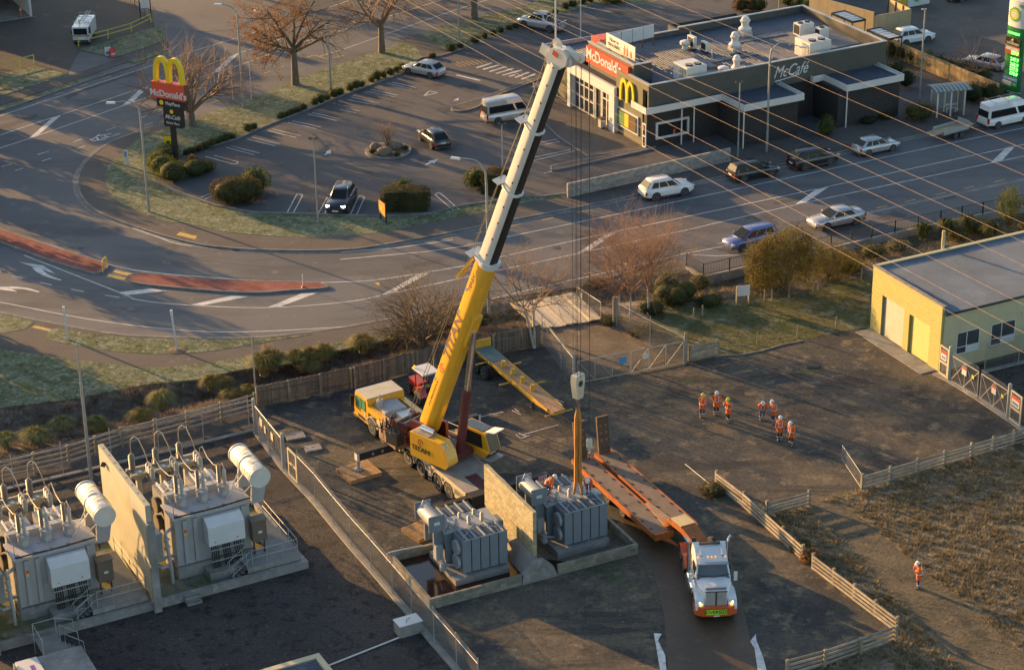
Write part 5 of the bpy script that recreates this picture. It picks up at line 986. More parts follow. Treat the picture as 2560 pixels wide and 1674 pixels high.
# ---- security gates by the shed
M_cream = MATS['gate_cream']; M_dsign = mat('danger_red', (.55, .06, .04), .5); S0, S1, S2, S3, S4 = at('f', 1790, 1035), at('f', 1858, 1082), at('f', 2062, 1208), at('f', 2265, 1345), at('f', 2350, 1410)
ribbon('kerb', [at('f', 1760, 1035), S1, S2, S3, at('f', 2450, 1480)], .5, -.02, .10, M_conc)
def door_gate(A, B, lab):
 A, B = flat2(A), flat2(B); L_ = (B-A).length; r = thing('personnel_gate', lab, 'gate', A, heading(A, B)); mb = MB(); mb.bb(0, .1, -.04, .04, .1, 2.3); mb.bb(L_-.1, L_, -.04, .04, .1, 2.3); mb.bb(.1, L_-.1, -.04, .04, 2.2, 2.3); mb.bb(.1, L_-.1, -.04, .04, .1, .22); mb.bb(.1, L_-.1, -.038, .038, 1.0, 1.15); mb.build('frame', M_cream, r)
 chain(r, (.1, 0, 0), (L_-.1, 0, 0), .2, 2.2, .05); s = P_('danger_sign', M_wht, r, (.2, L_-.2, -.06, -.042, 1.3, 2.0)); P_('red_band', M_dsign, s, (.2, L_-.2, -.066, -.061, 1.78, 2.0)); P_('blue_block', mat('sign_blue_print', (.10, .16, .38), .5), s, (.3, L_-.3, -.066, -.061, 1.42, 1.6)); return r
door_gate(S0, S1-(S1-S0)*.15, 'cream personnel gate with danger sign against the yellow shed corner'); door_gate(S3+(S4-S3)*.12, S4, 'cream personnel gate with danger sign at the far end of the security gates')
for P, lab in ((S1, 'thick steel gate post beside the shed personnel gate'), (S3, 'thick steel gate post at the timber fence end of the security gates')):
 r = thing('gate_post', lab, 'post', flat2(P)); mb = MB(); mb.cyl((0, 0, 0), (0, 0, 2.6), .13, n=12); mb.build('shaft', M_galv, r); mb = MB(); mb.lathe([(.13, 2.6), (.02, 2.68)], n=12); mb.build('cap', M_galv, r)
M_hv = mat('tag_yellow', (.55, .55, .05), .5)
for a, b, lab in ((S1, S2, 'security gate leaf with danger sign nearest the yellow shed'), (S2, S3, 'security gate leaf with danger sign nearest the timber fence')):
 a, b = flat2(a), flat2(b); g = mesh_gate(lab, a+(b-a)*.05, b-(b-a)*.04, 2.0, [(0, 0, .5, 1), (.5, 1, 1, 0), (0, 1, .45, 0), (.45, 0, 1, 1), (.5, 0, .5, 1)], m=M_galv, signs=((.5, 1.45, .5, .6, M_wht), (.5, 1.66, .46, .16, M_dsign), (.82, 1.4, .25, .25, M_hv)))
 for ch in list(g.children):
  if ch.name.startswith('gate_sign') and ch.data.materials[0] is M_dsign: ch.location.y = -.02
 for k in range(3): mb = MB(); mb.cyl((0, 0, 2.12+.1*k), ((b-a).length*.91, 0, 2.12+.1*k), .006, n=4); mb.build('barbed_wire', M_steel, g)
# ---- roller door shed
SO = at('f', 1785, 1020); SA = R(26.3); sd = thing('roller_door_shed', 'yellow painted block shed with two roller doors and a frosted metal roof', 'shed', (SO.x, SO.y, 0), SA)
M_yw = mat('yellow_block_paint', (.40, .37, .13), .85, var=.08, scale=1.2, dirt=.15, dirtcol=(.33, .29, .12)); M_cw = mat('cream_block_paint', (.44, .40, .25), .85, var=.07, scale=1.2, dirt=.15, dirtcol=(.28, .26, .17))
M_mort2 = mat('painted_joint', (.34, .305, .115), .9, var=.1); M_roller = mat('roller_grey', (.23, .225, .20), .6, .1, var=.1); M_rollery = mat('roller_yellow', (.33, .30, .06), .6, var=.08); M_froof = mat('frosted_roof', (.10, .14, .195), .8, 0, var=.25, scale=.35, dirt=.6, dirtcol=(.19, .24, .31))
BL = 17.0
# left (door) wall built of painted blocks round the two openings
P_('wall_core', M_mort2, sd, (.03, .2, .02, 1.25, 0, 5.0), (.03, .2, 3.68, 4.32, 0, 5.0), (.03, .2, 7.0, 8.3, 0, 5.0), (.03, .2, 1.25, 3.68, 3.0, 5.0), (.03, .2, 4.32, 7.0, 3.15, 5.0))
bk = MB(); bk.bb(.0, .19, 0, .388, 0, .191); bkm = bk.mesh('block', M_yw, 0); hb = MB(); hb.bb(.0, .19, 0, .190, 0, .191); hbm = hb.mesh('block', M_yw, 0); cnt = 0; rest = MB()
for j in range(25):
 z = j*.2; segs = [(0, 8.3)]
 if z < 2.95: segs = [(0, 1.25), (3.68, 4.32), (7.0, 8.3)]
 elif z < 3.1: segs = [(0, 4.32), (7.0, 8.3)]
 for y0, y1 in segs:
  y = y0; k = 0
  while y < y1-.02:
   w = min(.2 if (j % 2 and k == 0) else .4, y1-y)
   if cnt < 298:
    o = put('block', bkm, sd, (0, y+.006, z+.005)); o.scale = (1, (w-.012)/.388, 1); cnt += 1
   else: rest.bb(.0, .19, y+.006, y+w-.006, z+.005, z+.196)
   y += w; k += 1
tag(rest.build('upper_blocks', M_yw, sd, smooth=0), kind='stuff')
P_('wall', M_cw, sd, (.2, BL, -.1, .12, 0, 4.45)); P_('wall', M_cw, sd, (BL-.2, BL, .12, 8.3, 0, 5.0)); P_('wall', M_yw, sd, (.2, BL-.2, 8.1, 8.3, 0, 5.0)); P_('wall_joints', mat('cream_joint', (.36, .33, .21), .9), sd, *[(.2, BL, -.103, -.1005, z, z+.012) for z in [.4*k for k in range(1, 11)]])
P_('capping', M_wood, sd, (-.06, .26, -.12, 8.36, 5.003, 5.08)); P_('capping', M_cw, sd, (.26, BL, 8.06, 8.36, 5.003, 5.08))
rib_sheet('roof_sheet', M_froof, sd, .2, BL-.2, -.18, 8.1, 4.5, pitch=.16, h=.03, slope=.45); P_('gutter', M_blk, sd, (.1, BL, -.3, -.182, 4.38, 4.5))
for y0, y1, zt_, m in ((1.25, 3.68, 3.0, M_rollery), (4.32, 7.0, 3.15, M_roller)):
 mb = MB(); n = int(zt_/.075); prof = []
 for k in range(n): prof += [(.14, k*.075), (.165, k*.075+.045)]
 V = []; F = []
 for x, z in prof: V += [(x, y0, z), (x, y1, z)]
 for k in range(len(prof)-1): F.append((2*k, 2*k+1, 2*k+3, 2*k+2))
 mb.add(V, F); mb.build('roller_door', m, sd, smooth=0); P_('door_inside', M_blk, sd, (.18, .24, y0, y1, 0, zt_))
def win(x0, x1, z0=1.05, z1=2.75):
 f = MB(); f.bb(x0, x1, -.13, -.102, z0, z0+.06); f.bb(x0, x1, -.13, -.102, z1-.06, z1); f.bb(x0, x0+.06, -.13, -.102, z0, z1); f.bb(x1-.06, x1, -.13, -.102, z0, z1); xm = x0+(x1-x0)*.42; f.bb(xm, xm+.06, -.13, -.102, z0, z1); f.bb(x0, x1, -.13, -.102, z0+.5, z0+.56); f = f.build('window_frame', M_wht, sd)
 for a, b, c, d_ in ((x0+.06, xm, z0+.06, z0+.5), (x0+.06, xm, z0+.56, z1-.06), (xm+.06, x1-.06, z0+.56, z1-.06)): P_('window_pane', M_glassb, f, (a, b, -.118, -.104, c, d_))
 P_('lower_panel', MATS['panel_grey'], f, (xm+.06, x1-.06, -.118, -.104, z0+.06, z0+.5)); P_('window_sill', M_cw, f, (x0-.05, x1+.05, -.18, -.1305, z0-.08, z0))
win(1.35, 3.35); win(4.35, 6.5); win(7.5, 9.6)
P_('wall_lamp', M_wht, sd, (7.0, 7.4, -.25, -.102, 3.0, 3.2)); P_('apron', M_conc, sd, (-1.35, -.01, 0.2, 8.2, 0, .05))
mb = MB(); mb.cyl((6.4, 8.6, 0), (6.4, 8.6, 6.4), .12, n=8); mb.build('flue', M_cw, sd)
chain_fence('wire fence along the cream window wall of the yellow shed', [at('f', 2105, 1015), at('f', 2340, 960), at('f', 2600, 895)], h=2.2, top=False)
ribbon('kerb', ats('f', [(2090, 1025), (2380, 955), (2700, 880)]), .35, -.02, .09, M_conc)
sheet('gravel_apron', ats('f', [(1790, 1035), (2380, 900), (2800, 800), (2800, 1600), (2400, 1450)]), .009, M_gravel)
# yard drain grate
r = thing('drain_grate', 'dark slotted drain grate set in the yard in front of the shed', 'drain', at('f', 918, 985, .004), R(0)); P_('tray', M_blk, r, (-.45, .45, -.25, .25, .0, .02))
for k in range(7): P_('bar', M_dsteel, r, (-.42+k*.13, -.37+k*.13, -.24, .24, .021, .05))
# black railing and retaining wall along the road
RW = [at('f', 45, 300), at('f', 160, 372), at('f', 520, 290), at('f', 900, 205), at('f', 1325, 105), at('f', 1800, 0), at('f', 2380, -120), at('f', 2700, -190)]
wl = thing('retaining_wall', 'pale concrete retaining wall under the black roadside railing', 'wall', flat2(RW[0]))
for a, b in zip(RW[:-1], RW[1:]):
 a, b = flat2(a)-flat2(RW[0]), flat2(b)-flat2(RW[0]); mb = MB(); mb.bar(a+Vector((0, 0, -.4)), b+Vector((0, 0, -.4)), .25, 1.1); mb.build('wall_panel', M_conc, wl)
rl = thing('railing', 'black vertical bar railing along the top of the retaining wall', 'railing', flat2(RW[0])); M_brail = mat('black_railing', (.02, .02, .022), .5)
for a, b in zip(RW[:-1], RW[1:]):
 a, b = flat2(a)-flat2(RW[0]), flat2(b)-flat2(RW[0]); L_ = (b-a).length; n = max(1, round(L_/2.2))
 for z in (.28, 1.15): mb = MB(); mb.bar(a+Vector((0, 0, z)), b+Vector((0, 0, z)), .04, .04); mb.build('rail', M_brail, rl)
 for j in range(n): mb = MB(); p = a+(b-a)*(j/n); mb.bb(p.x-.04, p.x+.04, p.y-.04, p.y+.04, .15, 1.22); mb.build('post', M_brail, rl)
 mb = MB(); nb = int(L_/.14)
 for j in range(nb): p = a+(b-a)*((j+.5)/nb); mb.bb(p.x-.009, p.x+.009, p.y-.009, p.y+.009, .3, 1.13)
 tag(mb.build('bars', M_brail, rl, smooth=0), kind='stuff')
# yellow frontage rails across the road
M_yrail = mat('yellow_rail', (.50, .46, .06), .55, var=.1)
for pts, lab in ((ats('a', [(545, 322), (750, 270), (910, 225), (1045, 160)]), 'yellow two bar rail along the warehouse lawn beside the white van'), (ats('a', [(-500, 610), (-150, 545), (145, 470), (238, 445)]), 'yellow two bar rail stub along the lawn across the road')):
 A = flat2(pts[0]); r = thing('barrier_rail', lab, 'barrier', A)
 for p in pts: mb = MB(); q = flat2(p)-A; mb.cyl(q, q+Vector((0, 0, 1.0)), .05, n=8); mb.build('post', M_yrail, r)
 for a, b in zip(pts[:-1], pts[1:]):
  for z in (.5, .97): mb = MB(); mb.cyl(flat2(a)-A+Vector((0, 0, z)), flat2(b)-A+Vector((0, 0, z)), .045, n=7); mb.build('bar', M_yrail, r)
r = thing('pedestrian_hoop', 'yellow hoop rail on the end of the red traffic island', 'hoop rail', at('d', 712, 335, .13), heading(at('d', 712, 335), at('d', 742, 305))); LL = (at('d', 712, 335)-at('d', 742, 305)).length; mb = MB(); mb.tube([(0, 0, 0), (0, 0, .85), (.15, 0, 1.0), (LL-.1, 0, 1.05), (LL, 0, .9), (LL, 0, 0)], .035, 7); mb.build('tube', M_yel, r); P_('foot_plate', M_dsteel, r, (-.08, .08, -.08, .08, 0, .012))
# ================================================================ TRANSFORMER COMPOUND
CO = at('g', 1085, 1130); CA = R(27.2)
def cw_(u, v, z=0.0): c, s = math.cos(CA), math.sin(CA); return Vector((CO.x+u*c-v*s, CO.y+u*s+v*c, z))
M_tgrey = mat('transformer_grey', (.33, .335, .34), .5, var=.07, scale=1.2, dirt=.22, dirtcol=(.28, .25, .20)); M_moss = ground_mat('mossy_slab', [(.16, .155, .12), ((.10, .115, .045), .6, .48, .08), ((.22, .21, .18), 1.2, .6, .06), ((.05, .05, .035), .9, .66, .05)], bump=.01, bscale=6, fine=.2)
M_fw = mat('precast_concrete', (.33, .32, .255), .85, var=.10, scale=.7, dirt=.2, dirtcol=(.33, .30, .24)); M_ins = mat('porcelain_grey', (.40, .385, .34), .35, var=.1); M_insb = mat('porcelain_brown', (.22, .19, .15), .35, var=.1); M_cable = mat('black_cable', (.02, .018, .016), .7, var=.2); M_cond = mat('bare_conductor', (.50, .42, .33), .35, .7, var=.1); M_cabn = mat('brown_cabinet', (.13, .10, .075), .6, var=.1); M_grate = mat('steel_grating', (.17, .175, .17), .6, .4, var=.2)
# bund kerbs and slab
bay = thing('transformer_bund', 'low concrete bund kerb round the two large pale transformers', 'bund', cw_(0, 0), CA)
for x0, x1 in ((-9.4, -5.6), (-5.58, -.17), (.17, 3.4), (3.42, 6.5), (6.52, 9.6)): P_('kerb_section', M_conc, bay, (x0, x1, 0, .34, 0, .48))
P_('side_kerb', M_conc, bay, (9.3, 9.6, .345, 9.0, 0, .48)); P_('back_kerb', M_conc, bay, (.17, 9.29, 8.7, 9.0, 0, .3), (-9.4, -.17, 8.7, 9.0, 0, .3)); P_('slab', M_moss, bay, (.17, 9.29, .345, 8.69, 0, .14), (-9.4, -.17, .345, 8.69, 0, .14))
def firewall(u, lab):
 r = thing('fire_wall', lab, 'wall', cw_(u, 0), CA); n = 3
 for k in range(n): P_('panel', M_fw, r, (-.16, .16, -.12+k*2.87, -.12+(k+1)*2.87-.012, 0, 7.0))
 P_('holding_post', M_conc, r, (-.22, .22, -.40, -.125, 0, 5.9))
 for k in range(8): mb = MB(); y = .5+k*1.05; mb.cyl((0, y, 7.0), (0, y, 7.012), .05, n=8); mb.build('lifting_socket', M_blk, r)
 mb = MB(); mb.bar((-.17, 7.2, 6.2), (-.45, 7.2, 6.35), .06, .3); mb.build('lamp_bracket', M_dsteel, r); return r
firewall(0, 'tall precast concrete fire wall between the two large pale transformers'); firewall(-9.57, 'tall precast concrete fire wall beyond the outer pale transformer')
_bush = {}
def bushing(par, P, h, r, m, n=None, name='bushing'):
 k = (h, r, m.name)
 if k not in _bush:
  mb = MB(); n = n or max(6, int(h/.09)); prof = [(r*.5, 0)]
  for j in range(n): z0 = h*.08+h*.8*j/n; z1 = h*.8/n; prof += [(r*.62, z0), (r, z0+z1*.35), (r*.95, z0+z1*.5), (r*.6, z0+z1*.75)]
  prof += [(r*.7, h*.89), (r*.5, h*.95), (r*.18, h*.955), (r*.18, h)]; mb.lathe(prof, n=10); _bush[k] = mb.mesh(name, m, 40)
 return put(name, _bush[k], par, P)
def big_transformer(u0, lab):
 t = thing('power_transformer', lab, 'transformer', cw_(u0, 0, .14), CA, 'large pale transformers in the compound')
 P_('plinth', M_conc, t, (2.2, 7.1, 2.3, 4.6, 0, .75)); P_('cable_plinth', M_conc, t, (3.8, 6.0, 1.2, 2.25, 0, .5))
 tk = P_('tank', M_tgrey, t, (2.3, 7.0, 2.5, 4.4, .78, 3.95))
 for x in (2.75, 3.4, 6.45): P_('stiffener', M_tgrey, tk, (x, x+.25, 2.36, 2.498, .9, 3.8)); 
 for y in (2.9, 3.7): P_('stiffener', M_tgrey, tk, (7.002, 7.1, y, y+.25, .9, 3.8))
 P_('warning_label', M_redp, tk, (2.8, 2.95, 2.345, 2.358, 3.0, 3.2)); P_('warning_label', M_yel, tk, (2.8, 2.95, 2.345, 2.358, 2.82, 2.98))
 P_('tank_cover', mat('pale_cover', (.38, .375, .39), .6, var=.08, dirt=.15, dirtcol=(.36, .34, .32)), t, (2.15, 7.15, 2.35, 4.5, 3.953, 4.06))
 for k in range(9): mb = MB(); mb.cyl((2.5+k*.5, 2.75+.9*(k % 2), 4.06), (2.5+k*.5, 2.75+.9*(k % 2), 4.12), .11, n=8); mb.build('cover_plate', M_tgrey, t)
 mb = MB(); mb.tube([(2.3, 2.5, 4.1), (3.2, 2.42, 4.14), (5, 2.4, 4.14), (6.8, 2.5, 4.16), (7.2, 2.6, 4.1), (7.25, 2.4, 3.4)], .05, 6); mb.build('cable_run', M_cable, t)
 for k, x in enumerate((3.2, 4.55, 5.9)):
  mb = MB(); mb.lathe([(.34, 4.06), (.34, 4.75), (.38, 4.76), (.38, 4.82), (.2, 4.83)], (x, 3.75, 0), n=14); tr = mb.build('turret', M_tgrey, t); mb = MB(); mb.cyl((x, 3.40, 4.4), (x, 3.36, 4.4), .2, n=12); mb.build('turret_cover', M_ins, tr); bushing(t, (x+.08, 3.65, 4.82), 1.15, .12, M_ins); bushing(t, (x-.16, 3.95, 4.82), 1.35, .13, M_insb)
 P_('conduit_duct', M_tgrey, t, (2.4, 6.2, 4.5, 4.95, 3.6, 4.55))
 # cable box
 mb = MB(); mb.prism([(1.55, 2.1), (2.36, 2.1), (2.36, 3.75), (2.1, 3.75), (1.55, 3.35)], 4.0, 6.3, 'x'); cb = mb.build('cable_box', mat('cable_box_white', (.55, .56, .57), .45, var=.05), t)
 for x, m in ((4.4, 'sign_blue'), (5.1, 'road_paint'), (5.8, 'danger_red')): mb = MB(); mb.cyl((x, 1.549, 2.35), (x, 1.53, 2.35), .05, n=8); mb.build('phase_dot', MATS[m], cb)
 for g in range(3):
  for k in range(4): mb = MB(); x = 4.25+g*.72+k*.13; mb.tube([(x, 1.95, 2.1), (x+.02, 1.9, 1.5), (x-.03+.05*g, 1.75, .95), (x+.02+.06*g, 1.7, .5)], .042, 6); mb.build('cable', M_cable, t)
 for z in (1.0, 1.75): mb = MB(); mb.bar((4.1, 1.65, z), (6.2, 1.65, z), .04, .06); mb.build('cable_rail', M_steel, t)
 # radiator banks with top pipes and fans
 for b, (x0, y0) in enumerate(((2.55, 5.3), (4.75, 5.6))):
  for k in range(4):
   rd = P_('radiator', M_tgrey, t, (x0+k*.46, x0+k*.46+.36, y0, y0+1.9, 1.2, 3.95)); mb = MB()
   for j in range(11): mb.bb(x0+k*.46-.006, x0+k*.46+.366, y0+.1+j*.165, y0+.11+j*.165, 1.2, 3.96)
   mb.build('fin_gaps', M_dsteel, rd)
  for k in range(3): mb = MB(); x = x0+.25+k*.5; mb.bar((x, y0-.3, 4.12), (x, y0+1.75, 4.12), .10, .12); mb.build('header_pipe', M_ac, t)
  mb = MB(); mb.bar((x0+.3, y0+.4, 4.2), (x0+1.2, y0+1.3, 4.2), .03, .03); mb.bar((x0+.3, y0+1.3, 4.23), (x0+1.2, y0+.4, 4.23), .03, .03); mb.build('cross_brace', M_whtmetal, t)
 for z in (3.3, 2.1): mb = MB(); mb.cyl((2.25, 5.9, z), (2.5, 5.9, z), .5, n=18); f = mb.build('cooling_fan', M_blk, t); mb = MB(); mb.cyl((2.2, 5.9, z), (2.249, 5.9, z), .52, n=18); mb.build('fan_ring', M_insb, f)
 # conservator
 cx, cz, cr = 7.55, 5.75, .62; n = 24
 def cring(y, q): return [(cx+q*math.cos(2*math.pi*k/n), y, cz+q*math.sin(2*math.pi*k/n)) for k in range(n)]
 mb = MB(); mb.loft([cring(1.75, cr*.2), cring(1.72, cr), cring(5.3, cr), cring(5.45, cr*.8), cring(5.5, cr*.2)]); cn = mb.build('conservator', mat('conservator_white', (.58, .56, .51), .42, var=.05, dirt=.12, dirtcol=(.4, .36, .3)), t, smooth=40)
 for y in (1.74, 1.95, 3.6, 5.25): mb = MB(); mb.loft([cring(y, cr+.045), cring(y+.07, cr+.045)]); mb.build('flange', MATS['conservator_white'], cn)
 for y in (2.5, 3.0, 4.3): mb = MB(); mb.tube([(cx+(cr+.06)*math.cos(a), y+.25*math.sin(a*2), cz+(cr+.06)*math.sin(a)) for a in [math.pi*(.05+.9*j/10) for j in range(11)]], .018, 5); mb.build('strap_pipe', M_insb, cn)
 for y, s in ((2.0, 1), (4.2, 1)): mb = MB(); mb.prism([(cx-.55, 4.0), (cx+.2, 4.0), (cx+.45, 5.3), (cx-.45, 5.3)], y, y+.22, 'y'); mb.build('support', M_tgrey, t)
 for a, b in (((6.3, 2.7, 4.06), (7.3, 2.1, 5.4)), ((5.9, 3.3, 4.06), (7.2, 3.4, 5.5)), ((6.6, 4.3, 4.06), (7.3, 4.3, 5.4))): mb = MB(); mb.cyl(a, b, .035, n=6); mb.build('pipe', M_ac, t)
 P_('relay_box', M_tgrey, t, (6.1, 7.2, 4.6, 5.5, 3.2, 3.9))
 cbn = P_('control_cabinet', M_cabn, t, (6.75, 7.65, 1.5, 2.1, 1.65, 3.05)); P_('name_plate', M_wht, cbn, (7.1, 7.35, 1.48, 1.498, 2.2, 2.35)); P_('cabinet_roof', M_cabn, cbn, (6.7, 7.7, 1.42, 2.15, 3.053, 3.1))
 for x in (6.85, 7.5): P_('cabinet_leg', M_dsteel, t, (x, x+.08, 1.75, 1.85, .7, 1.65))
 # oil pipework on the near end
 mb = MB(); mb.tube([(2.3, 3.0, 3.2), (1.75, 2.7, 3.1), (1.7, 2.4, 2.6), (1.72, 2.2, 1.6), (1.75, 2.1, .9), (1.75, 2.1, 0)], .11, 8); mb.build('oil_pipe', M_tgrey, t); mb = MB(); mb.tube([(1.75, 2.25, 1.2), (1.2, 2.2, 1.15), (.95, 2.5, 1.2), (1.1, 2.9, 1.25), (1.7, 3.0, 1.3), (2.3, 3.0, 1.3)], .11, 8); mb.build('oil_pipe', M_tgrey, t)
 for z in (2.4, 2.9): mb = MB(); mb.cyl((1.66, 2.38, z), (1.7, 2.3, z-.12), .2, n=10); mb.build('valve', M_steel, t)
 P_('marshalling_box', M_tgrey, t, (1.0, 1.6, 3.0, 3.7, 1.4, 3.0))
 mb = MB(); mb.tube([(2.3, 2.5, 4.06), (2.3, 2.5, 4.95), (2.32, 4.2, 4.95), (3.4, 4.3, 4.95), (6.1, 4.3, 4.95)], .022, 5); mb.build('cover_handrail', M_steel, t)
 # access platform
 P_('platform', M_grate, t, (5.9, 9.2, .45, 2.25, .62, .70), (7.75, 9.2, 2.25, 6.3, .62, .70)); mb = MB()
 for k in range(24): mb.bb(5.9, 9.2, .5+k*.073, .512+k*.073, .701, .712)
 for k in range(54): mb.bb(7.75, 9.2, 2.27+k*.074, 2.282+k*.074, .701, .712)
 tag(mb.build('grating_bars', M_steel, t, smooth=0), kind='stuff'); P_('platform_beam', M_conc, t, (5.9, 9.25, .40, .449, .35, .70))
 def rail(pts): 
  for z in (.55, 1.05): mb = MB(); mb.tube([(x, y, .7+z) for x, y in pts], .024, 6); mb.build('handrail', M_steel, t)
  for x, y in pts: mb = MB(); mb.cyl((x, y, .7), (x, y, 1.75), .022, n=6); mb.build('stanchion', M_steel, t)
 rail([(6.25, .5), (7.2, .5), (8.2, .5), (9.15, .5), (9.15, 1.9), (9.15, 3.3), (9.15, 4.7), (9.15, 6.2)])
 for k in range(4): P_('stair_tread', M_grate, t, (5.75-k*.24, 5.97-k*.24, .5, 1.2, .55-k*.16, .59-k*.16))
 for y in (.48, 1.22): 
  for z in (.5, 1.0): mb = MB(); mb.tube([(6.15, y, .75+z), (5.0, y, -.02+z), (4.9, y, -.1+z*.9)], .024, 6); mb.build('stair_rail', M_steel, t)
  for x, z in ((5.9, .6), (5.05, .02)): mb = MB(); mb.cyl((x, y, z), (x, y, z+1.0), .02, n=6); mb.build('stanchion', M_steel, t)
 return t
T1 = big_transformer(0, 'large pale transformer with white conservator nearest the chain link fence')
T2 = dup(T1, cw_(-9.57, 0, .14), CA, 'large pale transformer with white conservator between the two fire walls')
# insulator stands behind each transformer
def stand(u0, k):
 x = 2.55+1.55*k; r = thing('insulator_stand', '', 'insulator stand', cw_(u0+x, 9.9), CA, 'insulator stands behind the large transformers'); o = r
 P_('column', M_fw, o, (-.16, .16, -.16, .16, 0, 3.3)); mb = MB(); mb.box((0, 0, 3.5), (.5, .5, .4), top=(2.1, 1.5)); mb.v = [(a, b, 3.3+3.7-c) if False else (a, b, c) for a, b, c in mb.v]; mb.build('bracket_head', M_fw, o)
 for y in (-.45, .45): P_('channel', M_fw, o, (-.62, .62, y-.09, y+.09, 3.71, 3.85))
 P_('cross_arm', M_fw, o, (.5, .72, -1.2, .5, 3.3, 3.46)); P_('arm_plate', M_steel, o, (-.2, .2, -.2, .2, 3.71, 3.78))
 bushing(o, (-.25, .25, 3.78), 1.25, .2, M_insb, name='arrester')
 for j in range(3): bushing(o, (.6, -.25-.4*j, 3.46), .95, .16, M_ins, name='post_insulator')
 mb = MB(); mb.tube([(-.25, .25, 5.0), (-.25, .25, 5.5), (-.2, .22, 5.95), (.0, .1, 6.15), (.2, 0, 6.0), (.45, -.15, 5.2), (.6, -.25, 4.42)], .035, 6); mb.build('jumper', M_cond, o)
 mb = MB(); mb.bar((.6, -.25, 4.45), (.6, -1.05, 4.45), .06, .05); mb.build('busbar', M_cond, o)
 mb = MB(); dx = (3.2+1.35*k)-x+.05; mb.tube([(.6, -1.05, 4.4), (.6, -1.15, 4.95), (.65, -1.5, 5.25), (.7+(dx-.7)*.3, -2.6, 5.0), (.7+(dx-.7)*.6, -4.0, 5.2), (dx, -5.6, 5.9), (dx+.02, -6.0, 6.3), (dx+.08, -6.25, 5.85)], .028, 6); mb.build('dropper', M_cond, o)
 return r
for u0, w in ((0, 'chain link fence side'), (-9.57, 'outer fire wall side')):
 for k in range(3): stand(u0, k)['label'] = '%s insulator stand with curved jumper behind the transformer on the %s' % (('first', 'middle', 'last')[k], w)
# steps, sump lid, vault, kiosk
r = thing('concrete_steps', 'two small concrete steps against the bund kerb', 'steps', cw_(2.15, 0), CA)
for k in range(2): P_('step', M_conc, r, (-.45, .45, -.62+.3*k, -.005, .24*k, .24*(k+1)-.02)); P_('nosing', M_dsteel, r, (-.45, .45, -.63+.3*k, -.58+.3*k, .24*(k+1)-.018, .24*(k+1)-.005))
r = thing('roof_slab', 'grey concrete slab roof with a white hatch beside the bund steps', 'slab', cw_(-5.5, -3.3), CA); P_('slab', M_conc, r, (-3.9, 0, -5, 0, 0, 1.15)); P_('hatch', M_wht, r, (-3.8, -2.6, -3.5, -.15, 1.152, 1.3)); P_('hatch_label', mat('label_purple', (.15, .05, .30), .5), r, (-3.2, -2.95, -1.4, -.9, 1.3005, 1.305))
r = thing('access_stair', 'small grated landing with tubular handrails between slab roof and bund', 'stair', cw_(-7.6, -3.2), CA); P_('landing', M_grate, r, (0, 1.3, .1, 2.0, .95, 1.02))
for k in range(4): P_('tread', M_grate, r, (1.32+.25*k, 1.55+.25*k, .15, 1.2, .8-.2*k, .84-.2*k))
for pts in ([(0, .1, 1.0), (0, .1, 2.0), (0, 2.0, 2.0), (1.3, 2.0, 2.0), (2.3, 2.0, 1.6), (2.3, 2.0, .9)], [(1.3, .12, 1.0), (1.3, .12, 2.0), (2.3, .12, 1.2), (2.35, .12, .4)], [(1.3, 1.22, 1.0), (1.3, 1.22, 2.0), (2.3, 1.22, 1.2), (2.35, 1.22, .4)]): mb = MB(); mb.tube(pts, .024, 6); mb.build('handrail', M_steel, r)
for x, y in ((0, 2.0), (1.3, 2.0)): mb = MB(); mb.cyl((x, y, 0), (x, y, 2.0), .024, n=6); mb.build('stanchion', M_steel, r)
PB = at('h', 430, 1330); r = thing('cable_vault', 'small concrete box with a pale metal lid beside the fence kerb', 'vault', flat2(PB), CA); P_('box', M_conc, r, (-.1, 1.3, .0, .9, 0, .75)); P_('lid', M_whtmetal, r, (-.13, 1.33, -.03, .93, .752, .8)); mb = MB(); mb.tube([(.4, .2, .8), (.5, .4, .9), (.8, .6, .8)], .02, 5); mb.build('lid_handle', M_dsteel, r)
mb = MB(); q0, q1 = at('h', 408, 1325, .05), at('h', -260, 1590, .05); o = thing('surface_conduit', 'white pipe laid on gravel from the concrete box to the cream roof', 'pipe', flat2(q0)); mb.cyl((0, 0, .06), flat2(q1)-flat2(q0)+Vector((0, 0, .06)), .05, n=8); mb.build('pipe', M_wht, o)
r = thing('kiosk_roof', 'cream edged kiosk with a ribbed roof at the bottom of the compound', 'kiosk', flat2(at('g', 2215, 1700)), CA); P_('walls', M_cream, r, (-4.5, 0, -4.0, 0, 0, 2.3)); rib_sheet('roof_sheet', M_roofc, r, -4.2, -.25, -4.0, -.3, 2.35, pitch=.2, h=.05, axis='x'); P_('trim', M_cream, r, (-4.7, .1, -.28, .1, 2.3, 2.45), (-.24, .1, -4.0, -.285, 2.3, 2.45))
# tall masts
for P, h, lab in ((at('g', 633, 245), 9.9, 'tall pale lightning mast behind the fire wall'), (at('d', 1770, 1190), 4.6, 'slim pale steel pole at the end of the paling fence'), (at('d', 583, 1550) if False else at('g', -60, 1560), 9.0, 'pale mast at the outer edge of the compound')):
 r = thing('steel_mast', lab, 'mast', flat2(P)); mb = MB(); mb.cyl((0, 0, 0), (0, 0, h*.72), .13 if h > 6 else .06, .1 if h > 6 else .05, n=9); mb.build('lower_tube', M_lampg, r); mb = MB(); mb.cyl((0, 0, h*.72), (0, 0, h), .07 if h > 6 else .045, .03, n=8); mb.build('upper_tube', M_lampg, r)
